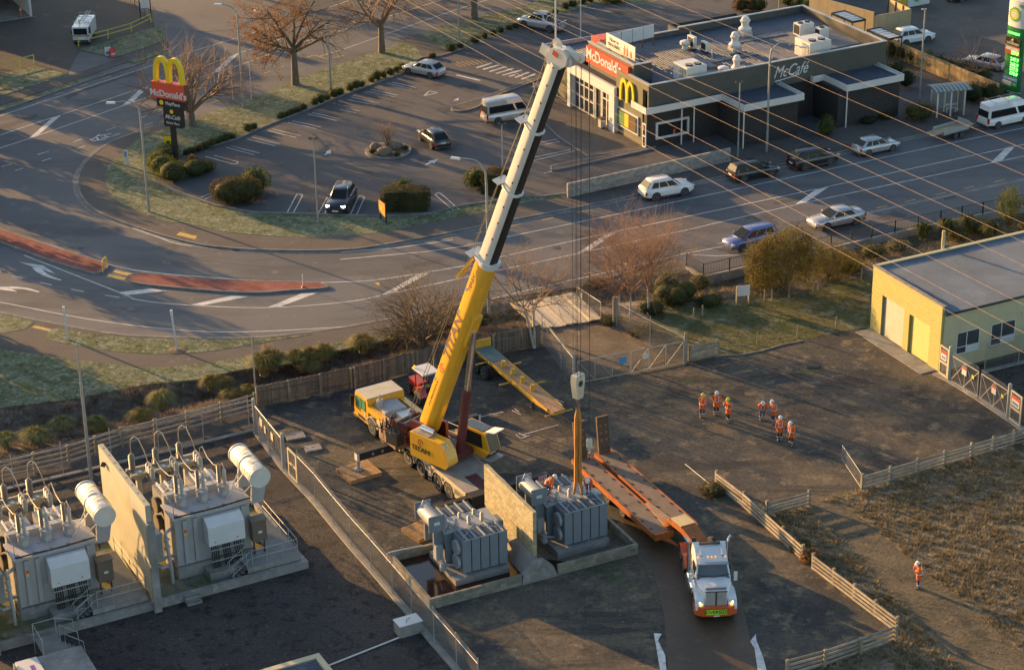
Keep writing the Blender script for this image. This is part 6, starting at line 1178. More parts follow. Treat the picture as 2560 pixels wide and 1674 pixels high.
# ---- block bund with the two blue grey transformers
BO = at('h', 620, 1135); BA = R(25.6)
def bw_(u, v, z=0.0): c, s = math.cos(BA), math.sin(BA); return Vector((BO.x+u*c-v*s, BO.y+u*s+v*c, z))
M_bblk = mat('stained_block', (.205, .19, .15), .9, var=.2, scale=3, rnd=.25, bump=.005, dirt=.6, dirtcol=(.085, .085, .055)); M_fblk = mat('fire_wall_block', (.31, .275, .18), .9, var=.18, scale=2.5, rnd=.2, bump=.005, dirt=.35, dirtcol=(.17, .155, .085))
random.seed(5)
block_wall('block_wall', 'front bund wall of stained blocks below the transformer with pooled water', bw_(0, .1), bw_(6.0, .1), .70, bmat=M_bblk); block_wall('block_wall', 'front bund wall of stained blocks on the low loader side of the buttress', bw_(8.4, .1), bw_(13.85, .1), .70, bmat=M_bblk)
block_wall('block_wall', 'side bund wall of stained blocks beside the chain link fence', bw_(.1, 5.9), bw_(.1, .21), .70, bmat=M_bblk); block_wall('block_wall', 'side bund wall of stained blocks beside the low loader', bw_(13.75, .21), bw_(13.75, 5.9), .70, bmat=M_bblk); block_wall('block_wall', 'back bund wall of stained blocks on the crane side', bw_(7.0, 5.8), bw_(.21, 5.8), .70, bmat=M_bblk)
block_wall('block_wall', 'tall yellow lit block fire wall between the two blue grey transformers', bw_(7.25, .75), bw_(7.25, 7.5), 4.25, th=.24, limit=298, bmat=M_fblk)
bt = thing('buttress', 'sloped concrete buttress at the foot of the block fire wall', 'buttress', bw_(0, 0), BA); mb = MB(); mb.prism([(6.02, 0), (8.38, 0), (8.1, .75), (7.45, 1.35), (7.05, 1.35), (6.1, .6)], -.02, .35, 'y'); mb.build('front', M_conc, bt); mb = MB(); mb.prism([(6.35, 0), (7.12, 0), (7.12, 1.35)], .36, 3.6, 'y'); mb.build('side_slope', M_conc, bt)
M_water = mat('brown_water', (.03, .013, .008), .12, var=.3, spec=.6, scale=.5); tag(sheet('standing_water', [bw_(.2, .2), bw_(7.1, .2), bw_(7.1, 5.7), bw_(.2, 5.7)], .16, M_water), kind='structure'); tag(sheet('bund_floor', [bw_(7.35, .2), bw_(13.65, .2), bw_(13.65, 5.9), bw_(7.35, 5.9)], .05, M_dirt), kind='structure'); tag(sheet('standing_water', [bw_(7.4, .25), bw_(10.6, .25), bw_(9.2, 1.4), bw_(7.4, 3.0)], .065, M_water), kind='structure')
M_bg = mat('blue_grey_enamel', (.155, .185, .215), .5, var=.08, scale=1.2, dirt=.12, dirtcol=(.12, .13, .14)); M_bgl = mat('pale_blue_grey', (.27, .29, .31), .5, var=.08)
def small_transformer(lab):
 t = thing('power_transformer', lab, 'transformer', bw_(0, 0), BA, 'blue grey transformers in the block bund'); P_('plinth', M_conc, t, (2.35, 5.9, 1.45, 5.3, 0, .55))
 P_('tank', M_bg, t, (2.55, 5.9, 3.25, 4.75, .56, 2.75)); P_('tank_cover', M_bgl, t, (2.45, 6.0, 3.15, 4.9, 2.753, 2.83))
 for k in range(5):
  x = 3.0+k*.595
  for (y0, y1) in ((1.75, 3.05), (4.98, 6.1)):
   if y0 > 4 and k > 3: continue
   rd = P_('radiator', M_bg, t, (x, x+.53, y0, y1, .68, 2.85)); mb = MB()
   for j in range(int((y1-y0)/.1)): mb.bb(x-.004, x+.534, y0+.06+j*.1, y0+.068+j*.1, .7, 2.86)
   tag(mb.build('fin_gaps', M_dsteel, rd, smooth=0), kind='stuff')
   mb = MB(); yy = (y0-.05, y1+.15) if y0 < 4 else (y0-.15, y1+.05); mb.bar((x+.27, yy[0], 2.93), (x+.27, yy[1], 2.93), .07, .09); mb.build('header_pipe', M_bgl, t)
 mb = MB(); mb.bar((3.0, 1.72, 2.9), (5.95, 1.72, 2.9), .03, .05); mb.build('radiator_tie', M_bgl, t); mb = MB(); mb.bar((3.1, 1.9, 2.99), (4.1, 2.9, 2.99), .03, .03); mb.build('radiator_tie', M_bgl, t); mb = MB(); mb.bar((4.7, 2.8, 2.99), (5.9, 2.0, 2.99), .03, .03); mb.build('radiator_tie', M_bgl, t)
 for z in (1.25, 2.2): mb = MB(); mb.cyl((2.78, 2.4, z), (2.96, 2.4, z), .46, n=20); f = mb.build('cooling_fan', M_bgl, t); mb = MB(); mb.cyl((2.74, 2.4, z), (2.779, 2.4, z), .36, n=16); mb.build('fan_hub', M_bg, f)
 n = 20; cx, cz, cr = 2.05, 3.55, .46
 def cr_(y, q): return [(cx+q*math.cos(2*math.pi*k/n), y, cz+q*math.sin(2*math.pi*k/n)) for k in range(n)]
 mb = MB(); mb.loft([cr_(3.35, cr), cr_(5.3, cr)]); cn = mb.build('conservator', M_bgl, t)
 for y in (3.28, 5.3): P_('end_plate', M_bg, cn, (cx-.52, cx+.52, y, y+.06, cz-.55, cz+.52))
 P_('name_plate', M_wht, cn, (cx-.18, cx+.18, 3.262, 3.278, cz-.1, cz+.1)); mb = MB(); mb.tube([(cx-.3, 5.0, cz+.35), (cx-.1, 5.0, cz+.75), (cx+.3, 5.0, cz+.4)], .03, 5); mb.build('vent_pipe', M_wht, cn)
 for y in (3.6, 4.9): P_('support', M_bg, t, (cx-.1, 2.56, y, y+.15, 1.6, 3.1))
 for k in range(3): bushing(t, (3.4+.85*k, 3.55, 2.83), .62, .13, M_ins); bushing(t, (3.1+.95*k, 4.45, 2.83), .42, .12, M_ins)
 for k in range(8): mb = MB(); a = (2.6+.11*k, 3.3+.12*(k % 4), 2.83); mb.tube([a, (a[0]+.05, a[1], a[2]+.25+.05*(k % 3)), (a[0]+.3, a[1]-.1*(k % 2), a[2]+.1)], .022, 5); mb.build('pipework', (M_cable, M_bgl, M_steel)[k % 3], t)
 P_('tap_changer', M_bg, t, (5.92, 6.5, 3.5, 4.4, 1.0, 2.5)); P_('control_box', M_bgl, t, (1.95, 2.4, 3.3, 3.75, 1.0, 2.0)); mb = MB(); mb.lathe([(.22, .56), (.22, .8), (.16, .82), (.16, 1.1)], (2.2, 2.9, 0), n=10); mb.build('oil_pump', M_bgl, t)
 mb = MB(); mb.tube([(2.3, 3.2, 1.2), (2.3, 2.9, .9), (2.9, 2.7, .8), (3.4, 2.5, .75)], .08, 7); mb.build('oil_pipe', M_bgl, t)
 return t
S1_ = small_transformer('blue grey finned transformer standing above the pooled brown water'); dup(S1_, bw_(6.83, .15), BA, 'blue grey finned transformer under the lifting slings with two workers on top')
r = thing('conduit', 'white pipe draped along the back corner of the bund', 'pipe', bw_(0, 5.9)); mb = MB(); Lp = [at('h', 325, 800, .2), at('h', 325, 745, .72), at('h', 345, 735, .74), at('h', 450, 712, .74), at('h', 570, 690, .74)]; mb.tube([p-r.location for p in Lp], .045, 6); mb.build('pipe', M_wht, r)
# ================================================================ CRANE
M_cy = paint('crane_yellow', (.70, .36, .02), 0, .4); M_cw2 = paint('crane_white', (.56, .54, .49), 0, .4); M_cbl = mat('crane_black', (.02, .019, .019), .6, var=.2); M_maroon = mat('maroon_paint', (.10, .022, .025), .5, var=.2); M_cdeck = mat('dusty_deck', (.26, .24, .21), .8, var=.25, scale=1.2); M_cream2 = mat('carrier_cream', (.47, .42, .30), .5, var=.1, dirt=.3, dirtcol=(.25, .2, .13)); M_chrome = mat('chrome', (.6, .6, .6), .15, .95, var=.05); M_cwt = mat('counterweight_brown', (.20, .12, .085), .75, var=.25, scale=2); M_strap = mat('sling_orange', (.42, .18, .04), .8, var=.4, scale=4, stretch=(3, 3, .3)); M_rope = mat('steel_rope', (.05, .05, .045), .6, .3); M_amber = mat('amber_lens', (.9, .35, .02), .2, emit=.4); M_mat = mat('timber_mat', (.33, .19, .085), .85, var=.3, scale=2, rnd=.15, stretch=(.5, 3, 3))
KO = Vector((-4.06, 122.34, 0)); KH = R(120.7)
def kw(x, y, z=0.0): c, s = math.cos(KH), math.sin(KH); return Vector((KO.x+x*c-y*s, KO.y+x*s+y*c, z))
cr = thing('mobile_crane', 'yellow telescopic mobile crane with its boom raised over the block bund', 'crane', KO, KH)
WL, WR, YC = .12, -2.72, -1.3                                   # left and right flank, centre line
P_('chassis', M_cream2, cr, (-2.2, 11.0, WR+.5, WL-.5, .75, 1.45)); P_('rear_frame', M_cream2, cr, (-2.2, -.55, WR, WL, .9, 1.35))
for x0, x1 in ((-2.1, -.75), (2.35, 2.75), (4.55, 4.7), (6.5, 7.95), (11.3, 11.5)): P_('side_box', M_cream2, cr, (x0, x1, WL-.5, WL, .62, 1.4), (x0, x1, WR, WR+.5, .62, 1.4))
dk = MB(); dk.bb(-2.25, 9.6, WR, WR+.95, 1.452, 1.6); dk.bb(-2.25, 9.6, WL-.95, WL, 1.452, 1.6); dk.bb(-.2, 9.6, WR+.95, WL-.95, 1.46, 1.585); dk.build('deck', M_cdeck, cr); P_('deck_edge', M_cream2, cr, (-2.25, 9.6, WL+.002, WL+.06, 1.35, 1.62), (-2.25, 9.6, WR-.06, WR-.002, 1.35, 1.62)); P_('boom_trough', M_maroon, cr, (-2.2, -.22, WR+.97, WL-.97, 1.455, 1.5))
for x in (0, 1.45, 3.65, 5.4, 8.9, 10.45):
 for y, sd_ in ((WL-.22, 1), (WR+.22, -1)): w = add_wheel(cr, x, y, .66, .42, sd_, True)
 mb = MB()
 for y0, y1 in ((WL-.46, WL+.01), (WR-.01, WR+.46)):
  mb.loft([[(x+q*math.cos(a), y, .66+q*math.sin(a)) for a in [math.pi*(.08+.84*j/8) for j in range(9)] for q in (.78,)]+[(x+.70*math.cos(a), y, .66+.70*math.sin(a)) for a in [math.pi*(.92-.84*j/8) for j in range(9)]] for y in (y0, y1)])
 mb.build('mudguards', M_cream2, cr)
# driver cab
mb = MB(); mb.prism([(11.0, .6), (12.9, .6), (13.0, 1.15), (12.78, 2.42), (11.15, 2.47), (11.0, 2.37)], WR+.02, WL-.02, 'y'); cab = mb.build('driver_cab', M_cy, cr); mb = MB(); mb.prism([(12.96, 1.35), (13.04, 1.35), (12.88, 2.25), (12.80, 2.25)], WR+.2, WL-.2, 'y'); mb.build('windscreen', M_cglass, cab)
P_('cab_roof', M_cream2, cab, (11.05, 12.75, WR+.05, WL-.05, 2.473, 2.53))
for y, n in ((WL-.012, 1), (WR+.012, -1)): P_('side_window', mat('green_glass', (.10, .22, .13), .1), cab, (11.9, 12.65, y, y+.03*n, 1.45, 2.25)); P_('side_window', MATS['green_glass'], cab, (11.3, 11.8, y, y+.03*n, 1.45, 2.25)); P_('mirror', M_blk, cab, (12.9, 13.0, y+.05*n, y+.3*n, 1.3, 2.1)); P_('cab_steps', M_cbl, cab, (11.4, 12.4, y-.03*n, y+.03*n, .72, .95))
P_('front_bumper', M_cy, cab, (12.7, 13.15, WR+.02, WL-.02, .45, .698))
for y in (WL-.5, WR+.5): P_('headlight', M_head, cab, (13.15, 13.18, y-.2, y+.2, .5, .65))
P_('engine_cover', mat('cover_grey', (.30, .31, .32), .6, var=.15), cr, (9.3, 10.95, WR+.75, WL-.45, 1.61, 2.15)); P_('side_panel', M_cy, cr, (8.2, 10.98, WL-.4, WL+.01, 1.62, 2.0)); P_('side_panel', M_cy, cr, (8.2, 10.98, WR-.01, WR+.4, 1.62, 2.0)); mb = MB(); mb.cyl((10.4, WL-.65, 1.7), (10.4, WL-.65, 2.6), .22, n=12); mb.cyl((10.4, WL-.65, 2.6), (10.35, WL-.65, 2.95), .09, n=8); mb.build('exhaust', M_steel, cr); P_('tool_tray', M_whtmetal, cr, (8.3, 9.25, WR+.5, WR+1.6, 1.61, 2.0))
# outriggers
for x, yt, lab in ((6.3, 3.45, 'fl'), (-2.55, 3.0, 'rl'), (6.9, -6.0, 'fr'), (-2.55, -5.6, 'rr')):
 y0 = WL-.4 if yt > 0 else WR+.4; dx = .0 if x > 0 else 0; ob = P_('outrigger_beam', M_cbl, cr, (x-.19, x+.19, min(y0, yt), max(y0, yt), 1.0, 1.52)); mb = MB(); ye = yt-.15*(1 if yt > 0 else -1); mb.cyl((x, ye, .35), (x, ye, 1.5), .11, n=10); mb.lathe([(.3, .30), (.3, .36), (.12, .42)], (x, ye, 0), n=14); mb.build('jack', M_steel, ob)
 yo = yt+.004*(1 if yt > 0 else -1); P_('end_plate', M_wht, ob, (x-.19, x+.19, min(yt, yo), max(yt, yo), 1.0, 1.52))
 xs_ = -1 if x < 0 else 1; P_('stripe_board', M_wht, ob, (x-.215, x-.192, yt-.75 if yt > 0 else yt+.1, yt-.1 if yt > 0 else yt+.75, 1.02, 1.5)) if x < 0 else P_('reflector', M_wht, ob, (x-.21, x-.192, yt-.15, yt-.02, 1.0, 1.5))
 if x < 0:
  for k in range(4): mb = MB(); yb_ = (yt-.7 if yt > 0 else yt+.15)+k*.15; mb.bar((x-.222, yb_, 1.05), (x-.222, yb_+.12, 1.47), .012, .075, up=(0, 1, -.3)); mb.build('red_stripe', M_redp, ob)
 else:
  for yy in (1.6, 2.3): mb = MB(); mb.cyl((x-.20, yy if yt > 0 else yt+.5+yy*.4, 1.25), (x-.193, yy if yt > 0 else yt+.5+yy*.4, 1.25), .1, n=10); mb.build('disc_mark', M_wood, ob)
P_('outrigger_box', M_cbl, cr, (-2.95, -2.26, WR, WL, .95, 1.6)); P_('hi_vis_plate', mat('plate_green', (.25, .60, .05), .5), cr, (-2.975, -2.952, WR+.75, WR+1.6, 1.05, 1.5)); P_('outrigger_box', M_cbl, cr, (5.95, 6.48, WR+.05, WL-.05, .9, 1.45))
for k, y in enumerate((WL-.55, WL-.4, WL-.25)): P_('stripe', M_wht if k % 2 else M_cbl, cr, (-2.262, -2.252, y, y+.15, 1.0, 1.4))
# superstructure
SC = kw(2.9, YC, 1.6); BAZ = math.atan2(118.01-SC.y, 3.57-SC.x); ss = thing('slew_axis', '', '', SC, BAZ)
bpy.data.objects.remove(ss); SR = BAZ-KH
def SM(): return Matrix.Translation((2.9, YC, 1.6)) @ Matrix.Rotation(SR, 4, 'Z')
def SB(name, m, *boxes, par=None):
 mb = MB(); mb.M = SM()
 for b in boxes: mb.bb(*b)
 return mb.build(name, m, par or cr)
mb = MB(); mb.M = SM(); mb.lathe([(1.05, 0), (1.05, .28), (.9, .3)], n=24); mb.build('slew_ring', M_dsteel, cr)
SB('turntable', M_maroon, (-3.2, 1.6, -.95, .95, .31, .75)); SB('boom_cheek', M_maroon, (-2.4, -.4, .5, .75, .755, 2.0)); SB('boom_cheek', M_maroon, (-2.4, -.4, -.75, -.5, .755, 2.0))
mb = MB(); mb.M = SM(); mb.prism([(-1.2, .35), (1.9, .35), (2.2, .7), (2.0, 1.5), (1.5, 2.05), (-1.2, 2.05)], -1.95, -1.05, 'y'); hs = mb.build('engine_house', M_cy, cr, smooth=30)
SB('house_top', M_cdeck, (-1.0, .4, -1.85, -1.15, 2.053, 2.12), par=hs); mb = MB(); mb.M = SM(); mb.cyl((-.7, -1.35, 2.25), (.5, -1.35, 2.25), .22, n=14); mb.build('muffler', M_chrome, hs)
mb = MB(); mb.M = SM()
for y in (-1.93, -1.55): mb.bar((2.08, y, .75), (1.72, y, 1.98), .04, .04)
for k in range(6): t = k/5; mb.bar((2.09-.34*t, -1.93, .8+1.1*t), (2.09-.34*t, -1.55, .8+1.1*t), .035, .035)
mb.build('ladder', M_whtmetal, hs)
tm = SM() @ Matrix.Translation((-.25, -1.965, 1.05)) @ Matrix.Rotation(R(90), 4, 'X')
def placed_text(name, body, size, m, M4, bold, sx=1.0): o = text_mesh(name, body, size, m, cr, (0, 0, 0), (0, 0, 0), .008, bold); o.matrix_local = M4 @ Matrix.Diagonal((sx, 1, 1, 1)); return o
M_tit = mat('titan_brown', (.07, .03, .012), .6); M_titr = mat('titan_red', (.30, .035, .02), .6)
placed_text('lettering', 'TITAN', .46, M_tit, tm, .012, 1.25)
def gear(M4, r):
 mb = MB(); mb.M = M4 @ Matrix.Rotation(R(-90), 4, 'X'); n = 12; o = []; i = []
 for k in range(n*4): a = 2*math.pi*k/(n*4); q = r*(1.0 if k % 4 < 2 else .84); o.append((q*math.cos(a), q*math.sin(a))); i.append((r*.62*math.cos(a), r*.62*math.sin(a)))
 N_ = n*4
 for k in range(N_-7): mb.add([(o[k][0], -.006, o[k][1]), (o[k+1][0], -.006, o[k+1][1]), (i[k+1][0], -.006, i[k+1][1]), (i[k][0], -.006, i[k][1])], [(0, 1, 2, 3)])
 mb.add([(-.1*r, -.008, -.45*r), (.3*r, -.008, -.3*r), (.15*r, -.008, .1*r), (.4*r, -.008, .5*r), (-.15*r, -.008, .1*r)], [(0, 1, 2, 3, 4)]); mb.build('gear_logo', M_titr, cr, smooth=0)
gear(SM() @ Matrix.Translation((-.25, -1.965, 1.55)) @ Matrix.Rotation(R(90), 4, 'X'), .26)
# counterweights, winches, clutter behind the boom foot
for k in range(4): SB('counterweight', M_cwt, (-4.9, -3.9, -1.75+k*.9, -.93+k*.9, .1, 1.0)) if False else None
P_('counterweight_tray', M_cwt, cr, (5.15, 7.4, -.55, 1.15, 1.62, 1.75))
for k in range(4): P_('counterweight', M_cwt, cr, (5.2+k*.55, 5.68+k*.55, -.5, 1.12, 1.753, 2.62)); P_('lifting_slot', M_cbl, cr, (5.35+k*.55, 5.5+k*.55, 1.121, 1.13, 2.1, 2.625))
P_('reflective_panel', M_wht, cr, (7.37, 7.42, .2, 1.1, 1.76, 2.6))
for x, z in ((-2.9, 1.25), (-3.6, 1.15)):
 mb = MB(); mb.M = SM(); mb.cyl((x, -.85, z), (x, .85, z), .33, n=16); mb.build('winch_drum', M_dsteel, cr); SB('winch_flange', M_maroon, (x-.42, x+.42, -.95, -.87, z-.42, z+.4), (x-.42, x+.42, .87, .95, z-.42, z+.4))
random.seed(8)
for k in range(10):
 x, y = random.uniform(-4.2, -2.2), random.uniform(-1.9, -.9); mb = MB(); mb.M = SM(); mb.tube([(x, y, .8), (x+random.uniform(-.4, .4), y+random.uniform(-.3, .3), 1.6+random.random()*.4), (x+random.uniform(-.6, .6), y+random.uniform(-.4, .5), 1.2), (x+random.uniform(-.6, .6), y+.4, .9)], .045, 5); mb.build('hydraulic_hose', M_cable, cr)
SB('valve_block', M_dsteel, (-3.6, -2.6, -1.8, -1.1, .35, 1.2)); SB('deck_plate', M_cdeck, (-3.9, -2.3, .96, 1.9, .5, .62))
# operator cab
mb = MB(); mb.M = SM(); mb.prism([(.2, .2), (2.5, .2), (2.95, .75), (2.55, 1.95), (.4, 2.0), (.2, 1.6)], 1.05, 2.1, 'y'); oc = mb.build('operator_cab', M_cy, cr); mb = MB(); mb.M = SM(); mb.prism([(.55, .85), (2.35, .85), (2.25, 1.8), (.6, 1.82)], 1.02, 1.052, 'y'); mb.build('cab_window', M_cglass, oc); mb = MB(); mb.M = SM(); mb.prism([(2.90, .75), (2.98, .77), (2.60, 1.88), (2.52, 1.86)], 1.13, 2.02, 'y'); mb.build('windscreen', M_glassb, oc); SB('cab_roof_glass', M_glassb, (.5, 2.3, 1.15, 2.0, 2.0, 2.03), par=oc); SB('cab_front_panel', M_cbl, (2.62, 2.75, 1.1, 2.05, .3, .7), par=oc); mb = MB(); mb.M = SM(); mb.box((2.95, 1.55, 2.15), (.85, .95, .05), ry=R(-12)); mb.build('raised_screen', M_whtmetal, oc); placed_text('cab_lettering', 'TEREX', .2, M_wht, SM() @ Matrix.Translation((2.762, 1.55, .5)) @ Matrix.Rotation(R(90), 4, 'Z') @ Matrix.Rotation(R(90), 4, 'X'), .004); SB('cab_step', M_steel, (1.6, 3.1, 1.0, 2.2, .12, .17), par=oc)
for z in (1.3, 1.9): mb = MB(); mb.M = SM(); mb.tube([(-2.2, 1.2, z-.3), (.1, 1.2, z-.3)], .03, 6); mb.build('walkway_rail', M_whtmetal, cr)
mb = MB(); mb.M = Matrix.Identity(4); mb.bar((2.0, WL+.14, .45), (2.0, WL+.14, 1.55), .04, .04); mb.bar((2.4, WL+.14, .45), (2.4, WL+.14, 1.55), .04, .04)
for k in range(4): mb.bar((2.0, WL+.14, .6+k*.28), (2.4, WL+.14, .6+k*.28), .04, .04)
mb.build('step_ladder', M_steel, cr)
# boom
B0 = Vector((-5.5, 126.5, 3.0)); B1 = Vector((3.0, 118.6, 30.6)); bd = (B1-B0).normalized(); bl = Vector((0, 0, 1)).cross(bd).normalized(); bu = bd.cross(bl).normalized(); BLN = (B1-B0).length
BMw = Matrix(((bd.x, bl.x, bu.x, B0.x), (bd.y, bl.y, bu.y, B0.y), (bd.z, bl.z, bu.z, B0.z), (0, 0, 0, 1))); KMi = (Matrix.Translation(KO) @ Matrix.Rotation(KH, 4, 'Z')).inverted(); BM = KMi @ BMw
def prof(x, w, h): return [(x, -w*.5, -h*.20), (x, -w*.5, -h*.02), (x, -w*.27, h*.5), (x, w*.27, h*.5), (x, w*.5, -h*.02), (x, w*.5, -h*.20), (x, w*.40, -h*.40), (x, w*.2, -h*.5), (x, -w*.2, -h*.5), (x, -w*.40, -h*.40)]
def bsec(name, x0, x1, w, h, m): mb = MB(); mb.M = BM; mb.loft([prof(x0, w, h), prof(x1, w, h)]); return mb.build(name, m, cr, smooth=30)
bs0 = bsec('boom_base_section', 0.35, 14.4, 1.12, 1.32, M_cy); mb = MB(); mb.M = BM; mb.loft([prof(-.9, .8, .75), prof(.349, 1.1, 1.28)]); mb.build('boom_foot', M_cy, cr, smooth=30)
secs = [(14.2, 20.0, 1.0, 1.16), (19.8, 24.6, .94, 1.08), (24.4, 29.3, .88, 1.0)]
for k, (a, b, w, h) in enumerate(secs):
 o = bsec('boom_section', a, b, w, h, M_cw2); mb = MB(); mb.M = BM
 pa, pb = prof(a+.3, w+.012, h+.012), prof(b-.02, w+.012, h+.012)
 mb.add([pa[9], pb[9], pb[8], pa[8]], [(0, 1, 2, 3)]); mb.add([pa[8], pb[8], pb[7], pa[7]], [(0, 1, 2, 3)]); mb.build('black_band', M_cbl, o, smooth=0)
 for j in range(4): mb = MB(); mb.M = BM; x = a+1.0+j*1.25; mb.box((x, -w*.5-.004, -h*.1), (.14, .006, .1)); mb.build('tele_mark', M_cbl, o)
for x, w, h in ((14.3, 1.32, 1.5), (20.0, 1.14, 1.3), (24.6, 1.06, 1.2)):
 for q in (0, .14, .28) if x < 15 else (0,): mb = MB(); mb.M = BM; mb.loft([prof(x-.05+q, w, h), prof(x+.05+q, w, h)]); mb.build('boom_collar', M_whtmetal, cr, smooth=30)
 mb = MB(); mb.M = BM; mb.box((x+.1, -.1, h*.5+.3), (.08, w*.9, .5)); mb.build('rope_guide', M_whtmetal, cr)
mb = MB(); mb.M = BM; mb.bar((14.2, -.5, .75), (12.4, -.75, 1.25), .16, .14); mb.bar((13.5, -.5, .7), (12.6, -.75, 1.15), .1, .1); mb.build('jib_bracket', M_cy, cr)
placed_text('boom_lettering', 'TITAN', 1.02, M_tit, BM @ Matrix.Translation((8.1, -.455, .27)) @ Matrix.Rotation(R(69.5), 4, 'X'), .045, 1.2); gear(BM @ Matrix.Translation((5.4, -.455, .27)) @ Matrix.Rotation(R(69.5), 4, 'X'), .34); placed_text('maker_lettering', 'TEREX', .42, M_tit, BM @ Matrix.Translation((12.6, -.455, .27)) @ Matrix.Rotation(R(69.5), 4, 'X'), .008, 1.1); placed_text('web_lettering', 'www.titancranes.co.nz', .24, M_tit, BM @ Matrix.Translation((3.2, -.455, .27)) @ Matrix.Rotation(R(69.5), 4, 'X'), .0)
for x in (4.2, 7.0, 10.0, 11.8): mb = MB(); mb.M = BM; mb.box((x, -.36, .55), (.2, .06, .16)); mb.build('boom_lug', M_whtmetal, cr)
mb = MB(); mb.M = BM; mb.box((9.2, 0, -.62), (2.4, .75, .35)); mb.build('cylinder_bracket', M_cy, cr)
CB, CT = SM() @ Vector((1.35, 0, .75)), BM @ Vector((9.2, 0, -.78)); md = CB.lerp(CT, .52); mb = MB(); mb.cyl(CB, md, .30, n=16); mb.build('luffing_cylinder', M_maroon, cr); mb = MB(); mb.cyl(md, CT, .21, n=16); mb.build('cylinder_rod', M_chrome, cr)
# boom head
HM = BM @ Matrix.Translation((29.3, 0, 0)) @ Matrix.Scale(.84, 4)
def hb_(name, m, c, d, ry=0): mb = MB(); mb.M = HM; mb.box(c, d, ry=ry); return mb.build(name, m, cr)
mb = MB(); mb.M = HM; mb.prism([(-.1, -.55), (.5, -.95), (1.1, -.85), (1.35, -.3), (1.0, .55), (.2, .85), (-.3, .6)], -.42, .42, 'y'); hd_ = mb.build('boom_head', M_cw2, cr, smooth=30)
hb_('head_cage', M_cw2, (.25, -.15, 1.15), (.75, .08, .9)); hb_('head_cage', M_cw2, (-.1, .2, 1.15), (.06, .7, .9)); hb_('warning_panel', M_redp, (.75, -.43, .15), (.35, .02, .5))
def sheave(c, r, w, m, name): mb = MB(); mb.M = HM; mb.cyl((c[0], -w/2+c[1], c[2]), (c[0], w/2+c[1], c[2]), r, n=20); mb.cyl((c[0], -w/2-.03+c[1], c[2]), (c[0], w/2+.03+c[1], c[2]), r*.3, n=10); return mb.build(name, m, cr)
for k in range(5): sheave((.75, -.24+k*.12, -.85), .40, .05, M_cw2, 'sheave'); sheave((.75, -.18+k*.12, -.85), .34, .06, M_cbl, 'sheave_groove')
sheave((1.2, 0, .55), .4, .1, M_cw2, 'sheave'); hb_('runner_arm', M_cw2, (1.35, .05, -.9), (.35, .3, 1.3)); sheave((1.45, .05, -1.55), .36, .12, M_cw2, 'runner_sheave')
FT = HM @ Vector((1.35, 0, .75)); MI = (Matrix.Translation(KO) @ Matrix.Rotation(KH, 4, 'Z')); mb = MB(); mb.cyl(FT, FT+Vector((0, 0, 3.4)), .045, n=7); mb.build('mast_rod', M_whtmetal, cr)
mb = MB(); fq = [FT+Vector((0, 0, 3.35)), FT+Vector((0, 0, 2.6))]; dv = (KMi.to_3x3() @ Vector((.35, -.1, -.15))); mb.add([fq[0], fq[1], fq[1]+dv, fq[0]+dv*.9, fq[0]+Vector((.01, .01, 0)), fq[1]+Vector((.01, .01, 0)), fq[1]+dv+Vector((.01, .01, 0)), fq[0]+dv*.9+Vector((.01, .01, 0))], [(0, 1, 2, 3), (4, 5, 6, 7), (0, 4, 7, 3), (1, 5, 6, 2)]); mb.build('mast_flag', M_redp, cr)
for y in (-.3, .3):
 mb = MB(); a = SM() @ Vector((-2.9 if y < 0 else -3.6, y, 1.6)); mb.tube([a, HM @ Vector((1.2, y*.1, .95))], .022, 5); mb.build('hoist_rope', M_rope, cr)
# falls, block, slings
LP = Vector((3.57, 118.01, 0)); SHW = BMw @ Vector((30.05, 0, -.85)); LP = Vector((SHW.x+.28, SHW.y-.2, 0))
hk = thing('hook_block', 'cream steel hook block hanging on rope falls above the slings', 'hook block', (LP.x, LP.y, 8.65), BAZ); 
for k, (x, y) in enumerate(((-.3, -.2), (-.3, .2), (.1, -.2), (.1, .2), (.3, 0))): mb = MB(); mb.cyl((x*.8, y*.6, 2.1), (x, y, SHW.z-8.65-.1), .012, n=5); mb.build('rope_fall', M_rope, hk)
mb = MB(); mb.prism([(-.42, 1.9), (-.36, 2.3), (.36, 2.3), (.42, 1.9), (.24, .75), (-.24, .75)], -.22, .22, 'x'); mb.build('block_body', mat('block_cream', (.52, .47, .36), .5, var=.1, dirt=.3, dirtcol=(.25, .2, .15)), hk); 
for x in (-.235, .225): mb = MB(); mb.cyl((x, 0, 1.75), (x+.012, 0, 1.75), .2, n=14); mb.build('block_pin', M_dsteel, hk)
mb = MB(); mb.tube([(0, 0, .75), (0, 0, .45), (0, .12, .25), (0, .1, .05), (0, -.08, -.02), (0, -.2, .12)], [.1, .09, .09, .085, .075, .04], 8); mb.build('hook', M_cwt, hk)
for k in range(4):
 a = R(45+90*k); s = thing('lifting_sling', 'brown webbing sling of the four hung between hook block and transformer', 'sling', (LP.x, LP.y, 3.0), 0, 'slings lifting the transformer'); mb = MB(); dx, dy = .16*math.cos(a), .16*math.sin(a); mb.tube([(dx*.35, dy*.35, 5.7), (dx*.9, dy*.9, 5.1), (dx, dy, 3), (dx*1.1, dy*1.1, .7), (dx*2.2, dy*2.2, 0)], [.06, .115, .115, .115, .08], 7); mb.build('webbing', M_strap, s); mb = MB(); mb.lathe([(.06, -.05), (.06, .12)], (dx*2.2, dy*2.2, 0), n=8); mb.build('shackle', M_dsteel, s)
